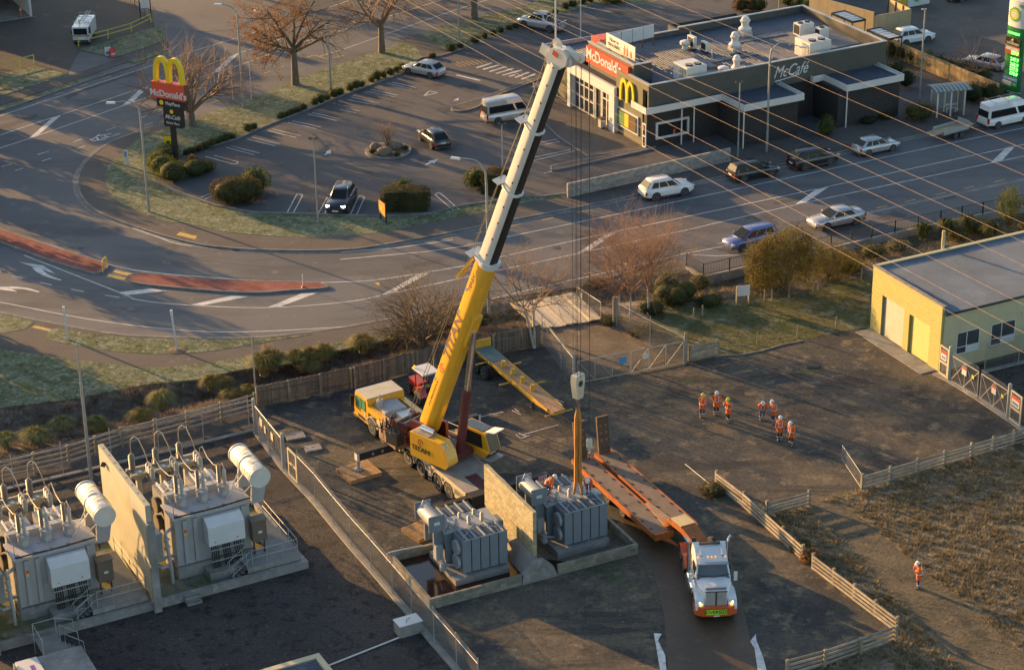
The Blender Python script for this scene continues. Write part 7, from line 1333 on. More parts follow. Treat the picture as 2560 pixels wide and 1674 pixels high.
LA = BMw @ Vector((30.75, .05, -1.9)); ax = thing('auxiliary_hook', 'small cream ball hook hanging on a single rope by the loader ramps', 'hook', (LA.x, LA.y, 6.1), BAZ); mb = MB(); mb.cyl((0, 0, .8), (0, 0, LA.z-6.1), .02, n=5); mb.build('rope_fall', M_rope, ax); mb = MB(); mb.lathe([(.05, .85), (.17, .8), (.19, .75), (.19, .3), (.12, .22), (.05, .2)], n=12); mb.build('weight', MATS['block_cream'], ax); mb = MB(); mb.tube([(0, 0, .22), (0, 0, .05), (0, .09, -.08), (0, 0, -.18), (0, -.08, -.08)], .035, 6); mb.build('hook', M_whtmetal, ax); mb = MB(); mb.tube([(0, 0, -.18), (0, .02, -.6)], .03, 5); mb.build('chain', M_dsteel, ax)
# timber mats under the outriggers
def tmat(P, rz, w, l, lab):
 r = thing('timber_mat', lab, 'timber mat', flat2(P), rz, 'mats under the outriggers'); n = 8
 for k in range(n): P_('plank', M_mat, r, (-w/2+k*w/n+.008, -w/2+(k+1)*w/n-.008, -l/2, l/2, .0, .27+random.uniform(-.006, .006)))
 return r
tmat(kw(6.25, 3.3), KH, 2.1, 2.3, 'orange brown timber mat under the outrigger near the compound gate'); tmat(kw(-2.6, 3.3), KH+R(8), 1.9, 2.3, 'orange brown timber mat half hidden behind the pooled water bund'); tmat(kw(6.9, -5.85), KH, 2.0, 2.0, 'orange brown timber mat under the outrigger towards the yellow trailer'); tmat(kw(-2.55, -5.45), KH, 1.8, 1.6, 'orange brown timber mat under the outrigger by the slung transformer')
# ---- small red tractor behind the crane
r = thing('tractor', 'small red tractor with a pale canopy parked behind the crane cab', 'tractor', flat2(at('e', 590, 1210)), R(120.7)); M_trred = paint('tractor_red', (.42, .05, .03)); P_('bonnet', M_trred, r, (.3, 1.7, -.35, .35, .6, 1.15)); P_('seat_deck', M_trred, r, (-.9, .3, -.45, .45, .5, .75)); P_('seat', M_blk, r, (-.6, -.1, -.25, .25, .752, 1.15)); P_('canopy', M_wht, r, (-1.0, .6, -.65, .65, 2.3, 2.4))
for x in (-.8, .4):
 for y in (-.5, .5): mb = MB(); mb.bar((x, y, .6), (x*.95, y, 2.3), .06, .06); mb.build('canopy_post', M_blk, r)
for x, rr, w in ((-.6, .62, .35), (1.3, .4, .25)):
 for sd_ in (1, -1): add_wheel(r, x, sd_*(.75 if rr > .5 else .55), rr, w, sd_, True)
for sd_ in (1, -1): mb = MB(); mb.loft([[(-.6+q*math.cos(a), sd_*y, .62+q*math.sin(a)) for a in [math.pi*(.1+.8*j/6) for j in range(7)] for q in (.72,)]+[(-.6+.68*math.cos(a), sd_*y, .62+.68*math.sin(a)) for a in [math.pi*(.9-.8*j/6) for j in range(7)]] for y in (.5, .95)]); mb.build('fender', M_trred, r)
mb = MB(); mb.lathe([(.08, 2.4), (.08, 2.55), (.03, 2.6)], (.4, .55, 0), n=8); mb.build('beacon', M_amber, r)
# ---- yellow jinker trailer by the paling fence
JA, JB = at('e', 985, 850, 1.3), at('e', 1515, 1290, 1.3); jh = heading(JA, JB); JL = (Vector((JA.x, JA.y))-Vector((JB.x, JB.y))).length; jt = thing('jinker_trailer', 'long narrow yellow beam trailer with steel stakes beside the paling fence', 'trailer', flat2(JA), jh); M_jy = mat('trailer_yellow', (.50, .30, .03), .6, var=.18, dirt=.4, dirtcol=(.22, .13, .06)); M_jd = mat('trailer_deck_rust', (.30, .18, .10), .8, var=.25, scale=1.5)
P_('main_beam', M_jy, jt, (0, JL*.78, -.42, .42, .75, 1.25)); mb = MB(); mb.prism([(JL*.78, .75), (JL*.78, 1.25), (JL, 1.22), (JL, 1.05)], -.42, .42, 'y'); mb.build('drawbar', M_jy, jt); P_('deck_plate', M_jd, jt, (2.6, JL, -.5, .5, 1.253, 1.29)); P_('deck_plate', mat('teal_deck', (.10, .15, .14), .8, var=.2), jt, (.1, 2.55, -.65, .65, 1.27, 1.31)); P_('edge_rail', M_jy, jt, (.1, 2.55, -.8, -.65, 1.1, 1.35), (.1, 2.55, .65, .8, 1.1, 1.35)) if False else None
for y in (-.58, .58): P_('edge_rail', M_jy, jt, (.1, JL*.95, y-.04, y+.04, 1.12, 1.3))
P_('headboard', M_jy, jt, (-.1, .0, -.7, .7, .9, 1.9))
for k in range(4):
 x = 3.5+k*1.45; mb = MB(); mb.cyl((x, -.1, 1.29), (x, -.1, 1.7), .2, .16, n=10); mb.build('bollard', M_jy, jt)
for x in (1.9, 3.1, 5.6, 6.6): mb = MB(); sgn = 1 if x in (3.1, 6.6) else -1; mb.cyl((x, sgn*.4, 1.05), (x, sgn*1.5, 1.05), .06, n=8); mb.build('outrigger_bar', M_jy, jt)
mb = MB(); mb.cyl((JL, -1.05, 1.15), (JL, 1.05, 1.15), .05, n=8); mb.build('tow_bar', M_jy, jt); P_('landing_leg', M_dsteel, jt, (JL*.7, JL*.7+.15, -.3, -.15, 0, .76)); P_('leg_foot', M_dsteel, jt, (JL*.7-.1, JL*.7+.25, -.38, -.07, 0, .05))
for x in (1.2, 2.4):
 mb = MB(); mb.cyl((x, -1.1, .5), (x, 1.1, .5), .08, n=8); mb.build('axle', M_dsteel, jt)
 for y in (-1.05, -.72, .72, 1.05): add_wheel(jt, x, y, .5, .26, 1 if y > 0 else -1, True)
# ---- orange low loader and tractor unit
M_or = mat('loader_orange', (.33, .095, .018), .6, var=.3, scale=1.5, dirt=.6, dirtcol=(.2, .07, .03)); M_ord = mat('loader_deck', (.16, .12, .09), .85, var=.25, scale=1.2, dirt=.35, dirtcol=(.16, .10, .06)); LR = Vector((5.25, 126.0, 0)); LH = R(-64.3); lo = thing('low_loader', 'orange twin deck low loader trailer with raised rear ramps', 'trailer', LR, LH)
for y0, y1 in ((-1.5, -.2), (.2, 1.5)):
 P_('deck', M_ord, lo, (0, 10.4, y0, y1, .88, 1.0))
 for y in (y0, y1): P_('side_beam', M_or, lo, (0, 10.4, y-.05, y+.05, .68, 1.03))
 P_('deck_end', M_or, lo, (10.4, 10.65, y0, y1, .62, 1.02))
 for k in range(9): mb = MB(); mb.bb(.9+k*1.1, 1.08+k*1.1, y0+.12, y0+.24, 1.001, 1.03); mb.build('deck_socket', M_blk, lo); mb = MB(); mb.bb(.9+k*1.1, 1.08+k*1.1, y1-.24, y1-.12, 1.001, 1.03); mb.build('deck_socket', M_blk, lo)
 P_('tail_slope', M_or, lo, (-.45, -.002, y0, y1, .7, .98))
for x in (1.2, 4.2, 6.2):
 for y in (-1.25, -.95, .95, 1.25): add_wheel(lo, x, y, .40, .25, 1 if y > 0 else -1, True)
P_('spine', M_dsteel, lo, (0, 9.9, -.18, .18, .45, .8)); mb = MB(); mb.prism([(6.9, -.12), (6.9, .12), (10.3, .5), (10.3, -.5)], 1.0, 1.06); mb.build('neck_plate', M_jd, lo)
M_ramp = mat('ramp_brown', (.09, .055, .035), .8, var=.25)
for y, h in ((-.85, 2.5), (.85, 2.5)):
 mb = MB(); mb.M = Matrix.Translation((-.3, y, 1.0)) @ Matrix.Rotation(R(-8), 4, 'Y'); mb.bb(-.08, .08, -.42, .42, 0, h); rp = mb.build('ramp', M_ramp, lo)
 for k in range(3):
  for s in (-.18, .18): mb = MB(); mb.M = Matrix.Translation((-.3, y, 1.0)) @ Matrix.Rotation(R(-8), 4, 'Y'); mb.cyl((-.09, s, .85+k*.5), (.095, s, .85+k*.5), .11, n=12); mb.build('ramp_hole', mat('hole_orange', (.35, .12, .05), .7, var=.4), rp)
 for k in range(5): mb = MB(); mb.M = Matrix.Translation((-.3, y, 1.0)) @ Matrix.Rotation(R(-8), 4, 'Y'); mb.bb(.08, .12, -.42, .42, .3+k*.5, .36+k*.5); mb.build('cleat', M_ramp, rp)
# tractor unit
TH = R(-87); TF = Vector((11.5, 107.75, 0)); tk = thing('tractor_truck', 'white bonneted tractor truck with orange guards and an OVERSIZE board', 'truck', TF-Vector((math.cos(TH), math.sin(TH), 0))*7.4, TH); M_tw2 = paint('truck_white', (.58, .60, .62)); M_to = paint('truck_orange', (.60, .10, .02), 0, .35)
# x forward from the rear of the chassis to 7.4 at the bumper
P_('chassis', M_dsteel, tk, (.0, 6.3, -.45, .45, .7, 1.0))
mb = MB(); rings = []
for x, w, zt, zb in ((4.55, 1.0, 1.95, .9), (5.4, .98, 1.92, .9), (6.4, .80, 1.88, .85), (6.95, .68, 1.8, .8), (7.1, .62, 1.74, .8)): rings.append([(x, -w, zb), (x, -w, zt-.18), (x, -w*.75, zt), (x, 0, zt+.04), (x, w*.75, zt), (x, w, zt-.18), (x, w, zb)])
mb.loft(rings); bn = mb.build('bonnet', M_tw2, tk, smooth=40)
gp = lambda y0, y1, nm, m, x: P_(nm, m, bn, (7.08, x, y0, y1, .86, 1.72))
gp(-.60, -.05, 'grille', M_steel, 7.14); gp(.05, .60, 'grille', M_steel, 7.14); P_('grille_bar', M_tit, bn, (7.08, 7.17, -.045, .045, .84, 1.78)); P_('grille_frame', M_chrome, bn, (7.07, 7.15, -.66, .66, 1.725, 1.79)); P_('bug_deflector', mat('deflector_smoke', (.18, .17, .20), .3), bn, (6.72, 6.95, -.6, .6, 1.84, 1.97))
for sd_ in (1, -1):
 mb = MB(); rr = []
 for x, z in ((4.9, 1.05), (5.2, 1.35), (5.8, 1.54), (6.5, 1.46), (7.0, 1.3), (7.25, 1.0)): rr.append([(x, sd_*.70, z-.28), (x, sd_*.70, z), (x, sd_*1.12, z-.04), (x, sd_*1.2, z-.14), (x, sd_*1.2, z-.38)])
 mb.loft(rr); mb.build('mudguard', M_tw2, tk, smooth=40); mb = MB(); mb.box((7.14, sd_*.93, 1.1), (.18, .42, .2), rz=-sd_*R(15)); mb.build('headlight', M_head, tk); mb = MB(); mb.box((7.2, sd_*.88, .98), (.14, .18, .1), rz=-sd_*R(15)); mb.build('indicator', mat('indicator_lit', (1, .4, .05), .3, emit=1.5), tk); mb = MB(); mb.ball((7.22, sd_*.95, 1.12), .06, 8, 5); mb.build('lamp_bulb', M_headon, tk)
mb = MB(); mb.prism([(6.7, -1.25), (7.15, -1.22), (7.42, -.8), (7.48, 0), (7.42, .8), (7.15, 1.22), (6.7, 1.25)], .3, .88); mb.build('bumper', M_to, tk, smooth=30); ob = P_('oversize_board', mat('board_lime', (.45, .72, .04), .5), tk, (7.49, 7.51, -.62, .62, .46, .78)); P_('board_edge', M_blk, ob, (7.485, 7.489, -.65, .65, .44, .80)); text_mesh('oversize_text', 'OVERSIZE', .29, M_blk, ob, (7.513, 0, .62), (R(90), 0, R(90)), .003, .006, sx=.98); P_('number_plate', M_plate, tk, (7.48, 7.50, -.18, .18, .32, .40))
# cab
mb = MB(); c0 = [(4.5, -1.03), (4.5, 1.03), (2.55, 1.06), (2.55, -1.06)]; mb.loft([[(x, y, .95) for x, y in c0], [(x, y, 1.95) for x, y in c0], [(4.05, -.92, 2.78), (4.05, .92, 2.78), (2.5, 1.02, 2.85), (2.5, -1.02, 2.85)], [(3.1, -.9, 3.25), (3.1, .9, 3.25), (2.45, .98, 3.35), (2.45, -.98, 3.35)]]); cb_ = mb.build('cab', M_tw2, tk, smooth=30)
mb = MB(); A = [(4.52, -.92, 1.98), (4.52, .92, 1.98), (4.11, .82, 2.72), (4.11, -.82, 2.72)]; mb.add([Vector(p)+Vector((.02, 0, .02)) for p in A]+[Vector(p)-Vector((.06, 0, .02)) for p in A], [(0, 1, 2, 3), (0, 4, 5, 1), (1, 5, 6, 2), (2, 6, 7, 3), (3, 7, 4, 0)]); mb.build('windscreen', M_glassb, cb_, smooth=0)
mb = MB(); mb.tube([(4.5, -.95, 2.2), (4.62, 0, 2.12), (4.5, .95, 2.2)], .025, 5); mb.tube([(4.55, -.95, 2.02), (4.62, 0, 2.0), (4.55, .95, 2.02)], .025, 5); mb.build('stone_guard', M_blk, cb_); P_('sun_visor', mat('visor_grey', (.28, .28, .33), .4), cb_, (4.02, 4.22, -.93, .93, 2.76, 2.84))
for sd_ in (1, -1): P_('door_window', M_cglass, cb_, (3.3, 4.15, sd_*1.0, sd_*1.045, 2.0, 2.6)); mb = MB(); mb.box((4.45, sd_*1.32, 2.1), (.1, .2, .62)); mb.build('mirror', M_tw2, tk); mb = MB(); mb.bar((4.3, sd_*1.0, 1.95), (4.45, sd_*1.3, 1.98), .06, .06); mb.build('mirror_arm', M_blk, tk); mb = MB(); mb.tube([(2.3, sd_*1.15, .9), (2.3, sd_*1.15, 3.3), (2.25, sd_*1.2, 3.45), (2.1, sd_*1.35, 3.6)], .09, 9); mb.build('exhaust_stack', M_chrome, tk); mb = MB(); mb.cyl((2.6, sd_*1.02, .75), (4.4, sd_*1.02, .75), .3, n=14); mb.build('fuel_tank', M_chrome, tk); P_('side_step', M_to, tk, (4.45, 5.0, sd_*.85, sd_*1.12, .5, 1.0))
P_('light_bar', M_trim, cb_, (2.62, 2.82, -.62, .62, 3.36, 3.46))
for y in (-.8, -.22, .0, .22, .8): mb = MB(); mb.ball((3.72, y, 3.04), .055, 8, 5); mb.build('marker_light', M_amber, cb_)
for y in (-.62, .62): mb = MB(); mb.cyl((3.3, y, 3.3), (3.85, y, 3.2), .05, .08, n=8); mb.build('air_horn', M_chrome, cb_)
for x in (.55, 1.85):
 for sd_ in (1, -1):
  for y in (.78, 1.08): add_wheel(tk, x, sd_*y, .5, .26, sd_, True)
  mb = MB(); mb.loft([[(x+q*math.cos(a), sd_*y, .5+q*math.sin(a)) for a in [math.pi*(.04+.92*j/8) for j in range(9)] for q in (.66,)]+[(x+.61*math.cos(a), sd_*y, .5+.61*math.sin(a)) for a in [math.pi*(.96-.92*j/8) for j in range(9)]] for y in (.58, 1.25)]); mb.build('rear_guard', M_to, tk, smooth=40)
for sd_ in (1, -1): add_wheel(tk, 5.95, sd_*1.02, .5, .3, sd_, True)
cb_.location.x = 1.3; cb_.scale = (1, 1, .9); cb_.location.z = .1; bn.scale = (.5, 1, 1); bn.location.x = 3.58
for ch in list(tk.children):
 nm = ch.name.split('.')[0]
 if nm in ('mirror', 'mirror_arm', 'exhaust_stack', 'side_step'): ch.location.x += 1.25; ch.scale.z = .9
 if nm == 'fuel_tank': ch.location.x += .9
 if nm == 'mudguard': ch.scale.x = .75; ch.location.x = 1.82
 if nm == 'wheel' and ch.location.x > 5: ch.location.x += .3
P_('fifth_wheel', M_dsteel, tk, (.6, 1.8, -.5, .5, 1.0, 1.12))
# gooseneck and dolly wheels resting on the truck
gn = [flat2(LR)+Vector((math.cos(LH), math.sin(LH), 0))*9.6]; tail = tk.location+Vector((math.cos(TH), math.sin(TH), 0))*1.2; cs = KMi if False else None
LI = (Matrix.Translation(LR) @ Matrix.Rotation(LH, 4, 'Z')).inverted(); e1 = LI @ Vector((tail.x, tail.y, 1.2)); mb = MB(); path = [(9.9, 0, 1.15), (10.7, .0, 1.75), (11.9, e1.y*.3, 1.78), (e1.x, e1.y, 1.32)]
for a, b in zip(path[:-1], path[1:]): mb.bar(a, b, 1.0, .42)
mb.build('gooseneck', M_or, lo); mb = MB(); mb.bar((10.68, 0, 1.99), (11.9, e1.y*.3, 2.02), 1.02, .03); mb.build('neck_pad', mat('neck_tan', (.46, .38, .20), .7), lo)
for k, sd_ in enumerate((-.55, .55)):
 p = tk.location+Vector((math.cos(TH), math.sin(TH), 0))*1.55+Vector((-math.sin(TH), math.cos(TH), 0))*sd_; w = thing('spare_wheel', 'spare wheel standing upright behind the truck cab %s' % ('on the sunlit fence side' if k else 'on the bund side'), 'wheel', (p.x, p.y, 1.12), TH+R(20 if k else -10)); t_, r_ = wheel_mesh(.48, .26, True); put('tyre', t_, w, (0, 0, .48)); put('rim', r_, w, (0, 0, .48))
# ================================================================ PEOPLE
M_skin = mat('skin', (.42, .25, .17), .6, var=.08); M_hv_o = mat('hi_vis_orange', (.72, .12, .012), .75, var=.15, scale=5); M_tape = mat('reflective_tape', (.55, .56, .56), .5, var=.05); M_boot = mat('work_boot', (.12, .075, .03), .7, var=.2)
TROU = dict(blue=mat('blue_trousers', (.035, .045, .16), .85, var=.2, scale=6), black=mat('black_trousers', (.02, .02, .023), .85, var=.2), jeans=mat('jeans', (.06, .09, .15), .85, var=.2, scale=6), brown=mat('dark_brown_trousers', (.035, .025, .02), .85, var=.2)); HELM = dict(white=mat('helmet_white', (.62, .62, .60), .35, var=.04), yellow=mat('helmet_yellow', (.62, .50, .03), .35, var=.04))
def skin_mesh(name, V, E, rad, m, sub=1):
 me = bpy.data.meshes.new(name); me.from_pydata(V, E, []); o = bpy.data.objects.new(name, me); C.objects.link(o); o.modifiers.new('Skin', 'SKIN').use_smooth_shade = True; sl = me.skin_vertices[0].data
 for k, r in enumerate(rad): sl[k].radius = r if isinstance(r, tuple) else (r, r); sl[k].use_root = (k == 0)
 s = o.modifiers.new('Subd', 'SUBSURF'); s.levels = sub; s.render_levels = sub
 bpy.context.view_layer.update(); out = bpy.data.meshes.new_from_object(o.evaluated_get(bpy.context.evaluated_depsgraph_get())); bpy.data.objects.remove(o); out.name = name; out.materials.clear(); out.materials.append(m); out.shade_smooth(); return out
ARM = dict(down=((.02, .25, 1.15), (.09, .25, .92)), front=((-.04, .27, 1.17), (.17, .13, 1.08)), phone=((.10, .24, 1.16), (.30, .09, 1.27)), face=((.24, .2, 1.22), (.22, .08, 1.52)), reach=((.15, .22, 1.2), (.38, .16, 1.0)))
def person(label, P, face, helmet, trousers, armL='down', armR='down', lean=0.0, head=0.0, stance=.11, kneel=0.0, group='workers in orange hi vis coats'):
 p = thing('person', label, 'person', P, face, group)
 def up(q, extra=0.0):
  x, y, z = q; a = R(lean); dz = z-.95; return (x*math.cos(a)+dz*math.sin(a), y, .95-x*math.sin(a)+dz*math.cos(a)-kneel)
 V = [(0, 0, .95-kneel)]; E = []; rad = [(.15, .11)]
 def add(q, r, par): V.append(q); rad.append(r); E.append((par, len(V)-1)); return len(V)-1
 sp = add(up((.0, 0, 1.2)), (.13, .10), 0); ch = add(up((.0, 0, 1.4)), (.155, .11), sp); nk = add(up((.01, 0, 1.53)), .055, ch); a = R(lean*.6+head); hx = lambda x, z: (up((.01, 0, 1.53))[0]+x*math.cos(a)+z*math.sin(a), 0, up((.01, 0, 1.53))[2]-x*math.sin(a)+z*math.cos(a))
 h1 = add(hx(.03, .09), (.085, .075), nk); h2 = add(hx(.015, .19), (.09, .085), h1); add(hx(.125, .10), .016, h1)
 hands = []
 for s, arm in ((1, armL), (-1, armR)):
  el, wr = ARM[arm]; sh = add(up((0, s*.185, 1.43)), .06, ch); e = add(up((el[0], s*el[1], el[2])), .045, sh); w = add(up((wr[0], s*wr[1], wr[2])), .032, e); d = (Vector(V[w])-Vector(V[e])).normalized(); q = Vector(V[w])+d*.07; pm = add(tuple(q), (.042, .022), w); sd = Vector((0, 1, 0)); hands.append((w, pm))
  for k, (o_, l_) in enumerate(((-.03, .075), (-.01, .085), (.01, .08), (.03, .062))): f1 = add(tuple(q+sd*o_+d*l_*.6), .009, pm); add(tuple(q+sd*o_*1.1+d*l_+Vector((.012, 0, -.012))), .008, f1)
  t1 = add(tuple(q-sd*s*.045+d*.0+Vector((.02, 0, 0))), .011, pm); add(tuple(q-sd*s*.055+d*.045+Vector((.02, 0, 0))), .009, t1)
 feet = []
 for s in (1, -1):
  hp = add((0, s*.095, .90-kneel), (.095, .09), 0); kx = .05+kneel*.9; kn = add((kx, s*(stance*.95), .50-kneel*.35), .06, hp); an = add((-.01+s*.03, s*stance, .09), .042, kn); ft = add((.14+s*.03, s*(stance+.02), .045), (.045, .035), an); feet.append((kn, an, ft, s))
 put('body', skin_mesh('body', V, E, rad, M_skin), p)
 # coat
 cv = [V[0][:2]+(V[0][2],), ]; cv = [up((.02, 0, .54)) if lean < 20 else up((0, 0, .78)), up((0, 0, 1.0)), up((0, 0, 1.2)), up((0, 0, 1.40)), up((0, 0, 1.49))]; ce = [(0, 1), (1, 2), (2, 3), (3, 4)]; cr_ = [(.235, .20), (.225, .19), (.21, .18), (.225, .175), (.085, .08)]
 for s, arm in ((1, armL), (-1, armR)):
  el, wr = ARM[arm]; n = len(cv); cv += [up((0, s*.19, 1.43)), up((el[0], s*el[1], el[2])), up((wr[0]*.96+el[0]*.04, s*(wr[1]*.95+el[1]*.05), wr[2]*.95+el[2]*.05))]; ce += [(3, n), (n, n+1), (n+1, n+2)]; cr_ += [.105, .085, .068]
 put('coat', skin_mesh('coat', cv, ce, cr_, M_hv_o), p)
 tv = [(0, 0, .93-kneel)]; te = []; tr_ = [(.155, .125)]
 for kn, an, ft, s in feet: n = len(tv); tv += [(0, s*.1, .86-kneel), V[kn], (V[an][0], V[an][1], .12)]; te += [(0, n), (n, n+1), (n+1, n+2)]; tr_ += [(.105, .10), .078, .07]
 tp_ = put('trousers', skin_mesh('trousers', tv, te, tr_, TROU[trousers]), p)
 for kn, an, ft, s in feet:
  mb = MB(); mb.loft([[(V[an][0]-.07+x*.27, V[an][1]+w*math.cos(t), max(0, z+.01)) for t, z in ((0, .0), (.6, .05), (1.57, h), (2.54, .05), (3.14, 0))] for x, w, h in ((0, .045, .13), (.3, .05, .14), (.6, .05, .09), (.9, .045, .07), (1.0, .03, .04))]); mb.build('boot', M_boot, p)
  q = Vector(V[kn])*.45+Vector(V[an])*.55; d = (Vector(V[an])-Vector(V[kn])).normalized(); mb = MB(); mb.cyl(q-d*.03, q+d*.03, .086, n=10); mb.build('leg_band', M_tape, tp_)
 # tape on the coat: two braces and a waist band
 def ring(z, h, rx, ry): mb = MB(); mb.loft([[up((rx*math.cos(t), ry*math.sin(t), zz)) for t in [2*math.pi*k/14 for k in range(14)]] for zz in (z, z+h)]); return mb
 ring(1.02, .055, .20, .24).build('waist_band', M_tape, p)
 for s in (1, -1): mb = MB(); mb.bar(up((.19, s*.11, 1.05)), up((.18, s*.12, 1.42)), .05, .025, up=(1, 0, 0)); mb.bar(up((-.19, s*.11, 1.05)), up((-.18, s*.12, 1.42)), .05, .025, up=(1, 0, 0)); mb.build('brace_tape', M_tape, p)
 hc = Vector(hx(.015, .2)); mb = MB(); mb.M = Matrix.Translation(hc) @ Matrix.Rotation(a, 4, 'Y'); mb.lathe([(.155, -.005), (.155, .012), (.128, .015), (.122, .07), (.09, .12), (.03, .14)], n=14); mb.box((.14, 0, .0), (.10, .16, .012)); mb.build('helmet', HELM[helmet], p)
 for s in (1, -1): mb = MB(); e_ = Vector(hx(.105, .125))+Vector((0, s*.032, 0)); mb.ball(e_, .011, 6, 4); mb.build('eye', M_blk, p)
 mb = MB(); hb = Vector(hx(-.05, .06)); mb.ball(hb, .09, 8, 5, (1, 1.05, .9)); mb.build('hair', M_tit, p)
 return p
D_ = lambda d: R(d)
person('worker in a yellow helmet and blue trousers raising one hand beside the trio', at('f', 152, 1335), D_(-75), 'yellow', 'blue', 'down', 'face', 3, 8)
person('worker in a white helmet and dark trousers with hands in front, middle of the trio', at('f', 250, 1318), D_(-90), 'white', 'black', 'front', 'front', 2, 15)
person('worker in a yellow helmet with banded black trousers turned sideways beside the trio', at('f', 333, 1368), D_(-150), 'yellow', 'black', 'front', 'face', 2, 5)
person('worker in a white helmet and jeans bending forward towards the ground', at('f', 567, 1355), D_(-95), 'white', 'jeans', 'front', 'front', 38, 15)
person('worker in a white helmet and blue trousers looking at something held in both hands', at('f', 645, 1378), D_(-155), 'white', 'blue', 'phone', 'phone', 6, 20)
person('worker in a white helmet and black trousers with arms down facing the truck', at('f', 688, 1494), D_(-88), 'white', 'black', 'down', 'down', 0, 8)
person('worker in a white helmet and dark brown trousers turned towards the loader', at('f', 768, 1530), D_(-140), 'white', 'brown', 'front', 'down', 6, 15)
person('worker in a white helmet crouched by the conservator on the slung transformer', at('h', 1432, 330, 2.83), D_(-20), 'white', 'blue', 'reach', 'reach', 42, 5, kneel=.25)
person('worker in a white helmet bending over the slings on the slung transformer', at('h', 1722, 325, 2.83), D_(-100), 'white', 'blue', 'reach', 'reach', 62, 10, kneel=.1)
person('lone worker in a long orange coat and blue trousers holding a camera in the paddock', at('i', 1648, 985), D_(-175), 'white', 'blue', 'phone', 'face', 5, 18, stance=.08)
# ================================================================ VEGETATION
def leafmat(name, a, b, c, sc=1.2, rough=.75, trans=.25):
 m, nt, bs_ = nodes(name); N = nt.nodes; L = nt.links; ge = N.new('ShaderNodeNewGeometry'); no = N.new('ShaderNodeTexNoise'); no.inputs['Scale'].default_value = sc; no.inputs['Detail'].default_value = 5; no.inputs['Roughness'].default_value = .75; L.new(ge.outputs['Position'], no.inputs['Vector'])
 ra = N.new('ShaderNodeValToRGB'); e = ra.color_ramp.elements; e[0].position = .35; e[0].color = (*a, 1); e[1].position = .68; e[1].color = (*c, 1); k = e.new(.5); k.color = (*b, 1); L.new(no.outputs['Fac'], ra.inputs[0]); L.new(ra.outputs[0], bs_.inputs['Base Color']); bs_.inputs['Roughness'].default_value = rough; setspec(bs_, .25)
 if trans: 
  tr = N.new('ShaderNodeBsdfTranslucent'); L.new(ra.outputs[0], tr.inputs[0]); mx = N.new('ShaderNodeMixShader'); mx.inputs[0].default_value = trans; L.new(bs_.outputs[0], mx.inputs[1]); L.new(tr.outputs[0], mx.inputs[2]); L.new(mx.outputs[0], N['Material Output'].inputs[0])
 MATS[name] = m; return m
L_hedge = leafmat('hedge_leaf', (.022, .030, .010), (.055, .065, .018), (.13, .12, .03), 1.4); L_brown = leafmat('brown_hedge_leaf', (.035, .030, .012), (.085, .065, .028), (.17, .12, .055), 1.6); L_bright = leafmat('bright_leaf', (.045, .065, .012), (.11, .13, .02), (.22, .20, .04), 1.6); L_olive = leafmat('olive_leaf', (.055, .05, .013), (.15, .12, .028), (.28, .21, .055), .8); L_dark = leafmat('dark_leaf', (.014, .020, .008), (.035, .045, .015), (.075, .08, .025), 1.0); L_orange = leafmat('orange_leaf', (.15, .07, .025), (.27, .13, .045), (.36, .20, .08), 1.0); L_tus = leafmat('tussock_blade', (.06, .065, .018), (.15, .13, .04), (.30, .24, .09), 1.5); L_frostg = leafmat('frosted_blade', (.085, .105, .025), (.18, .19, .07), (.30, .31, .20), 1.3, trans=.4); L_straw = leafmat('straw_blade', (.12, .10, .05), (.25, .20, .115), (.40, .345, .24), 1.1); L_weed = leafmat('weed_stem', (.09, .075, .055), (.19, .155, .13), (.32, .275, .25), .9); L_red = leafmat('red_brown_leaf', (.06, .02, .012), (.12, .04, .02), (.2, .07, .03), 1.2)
M_bark = mat('bark', (.13, .10, .075), .9, var=.35, scale=4); M_twig = mat('twig_tan', (.19, .125, .075), .85, var=.25, scale=2); M_twigr = mat('twig_reddish', (.20, .115, .075), .85, var=.25, scale=2); M_birch = mat('birch_bark', (.36, .31, .26), .85, var=.35, scale=4); M_twigd = mat('twig_dark', (.11, .08, .05), .9, var=.3, scale=2)
rnd = random.Random(21)
def sph():
 while True:
  v = Vector((rnd.uniform(-1, 1), rnd.uniform(-1, 1), rnd.uniform(-1, 1)))
  if .05 < v.length < 1: return v
def leaf(mb, P, s, up=0.3):
 n = (sph()+Vector((0, 0, up))).normalized(); a = n.orthogonal().normalized(); t = rnd.uniform(0, 6.28); u = a*math.cos(t)+n.cross(a)*math.sin(t); w = n.cross(u); k = len(mb.v); l, b = s*rnd.uniform(.7, 1.3), s*.5*rnd.uniform(.7, 1.2)
 mb.v += [tuple(P-u*l*.5), tuple(P+w*b*.5+n*b*.15), tuple(P+u*l*.5), tuple(P-w*b*.5+n*b*.15)]; mb.f.append((k, k+1, k+2, k+3))
def blob_pts(bl, n, shell=.75):
 """points spread through a set of lumpy ellipsoids ((centre), (radii))"""
 tot = sum(b[1][0]*b[1][1]+b[1][1]*b[1][2] for b in bl); out = []
 for c, r in bl:
  for _ in range(int(n*(r[0]*r[1]+r[1]*r[2])/tot)):
   d = sph().normalized(); q = shell+(1-shell)*rnd.random() if rnd.random() < .8 else rnd.random(); lump = 1+.12*math.sin(5*d.x+c[0])*math.cos(4*d.y+c[1])+.08*math.sin(9*d.z); P = Vector((c[0]+d.x*r[0]*q*lump, c[1]+d.y*r[1]*q*lump, c[2]+d.z*r[2]*q*lump))
   if P.z > .03: out.append(P)
 return out
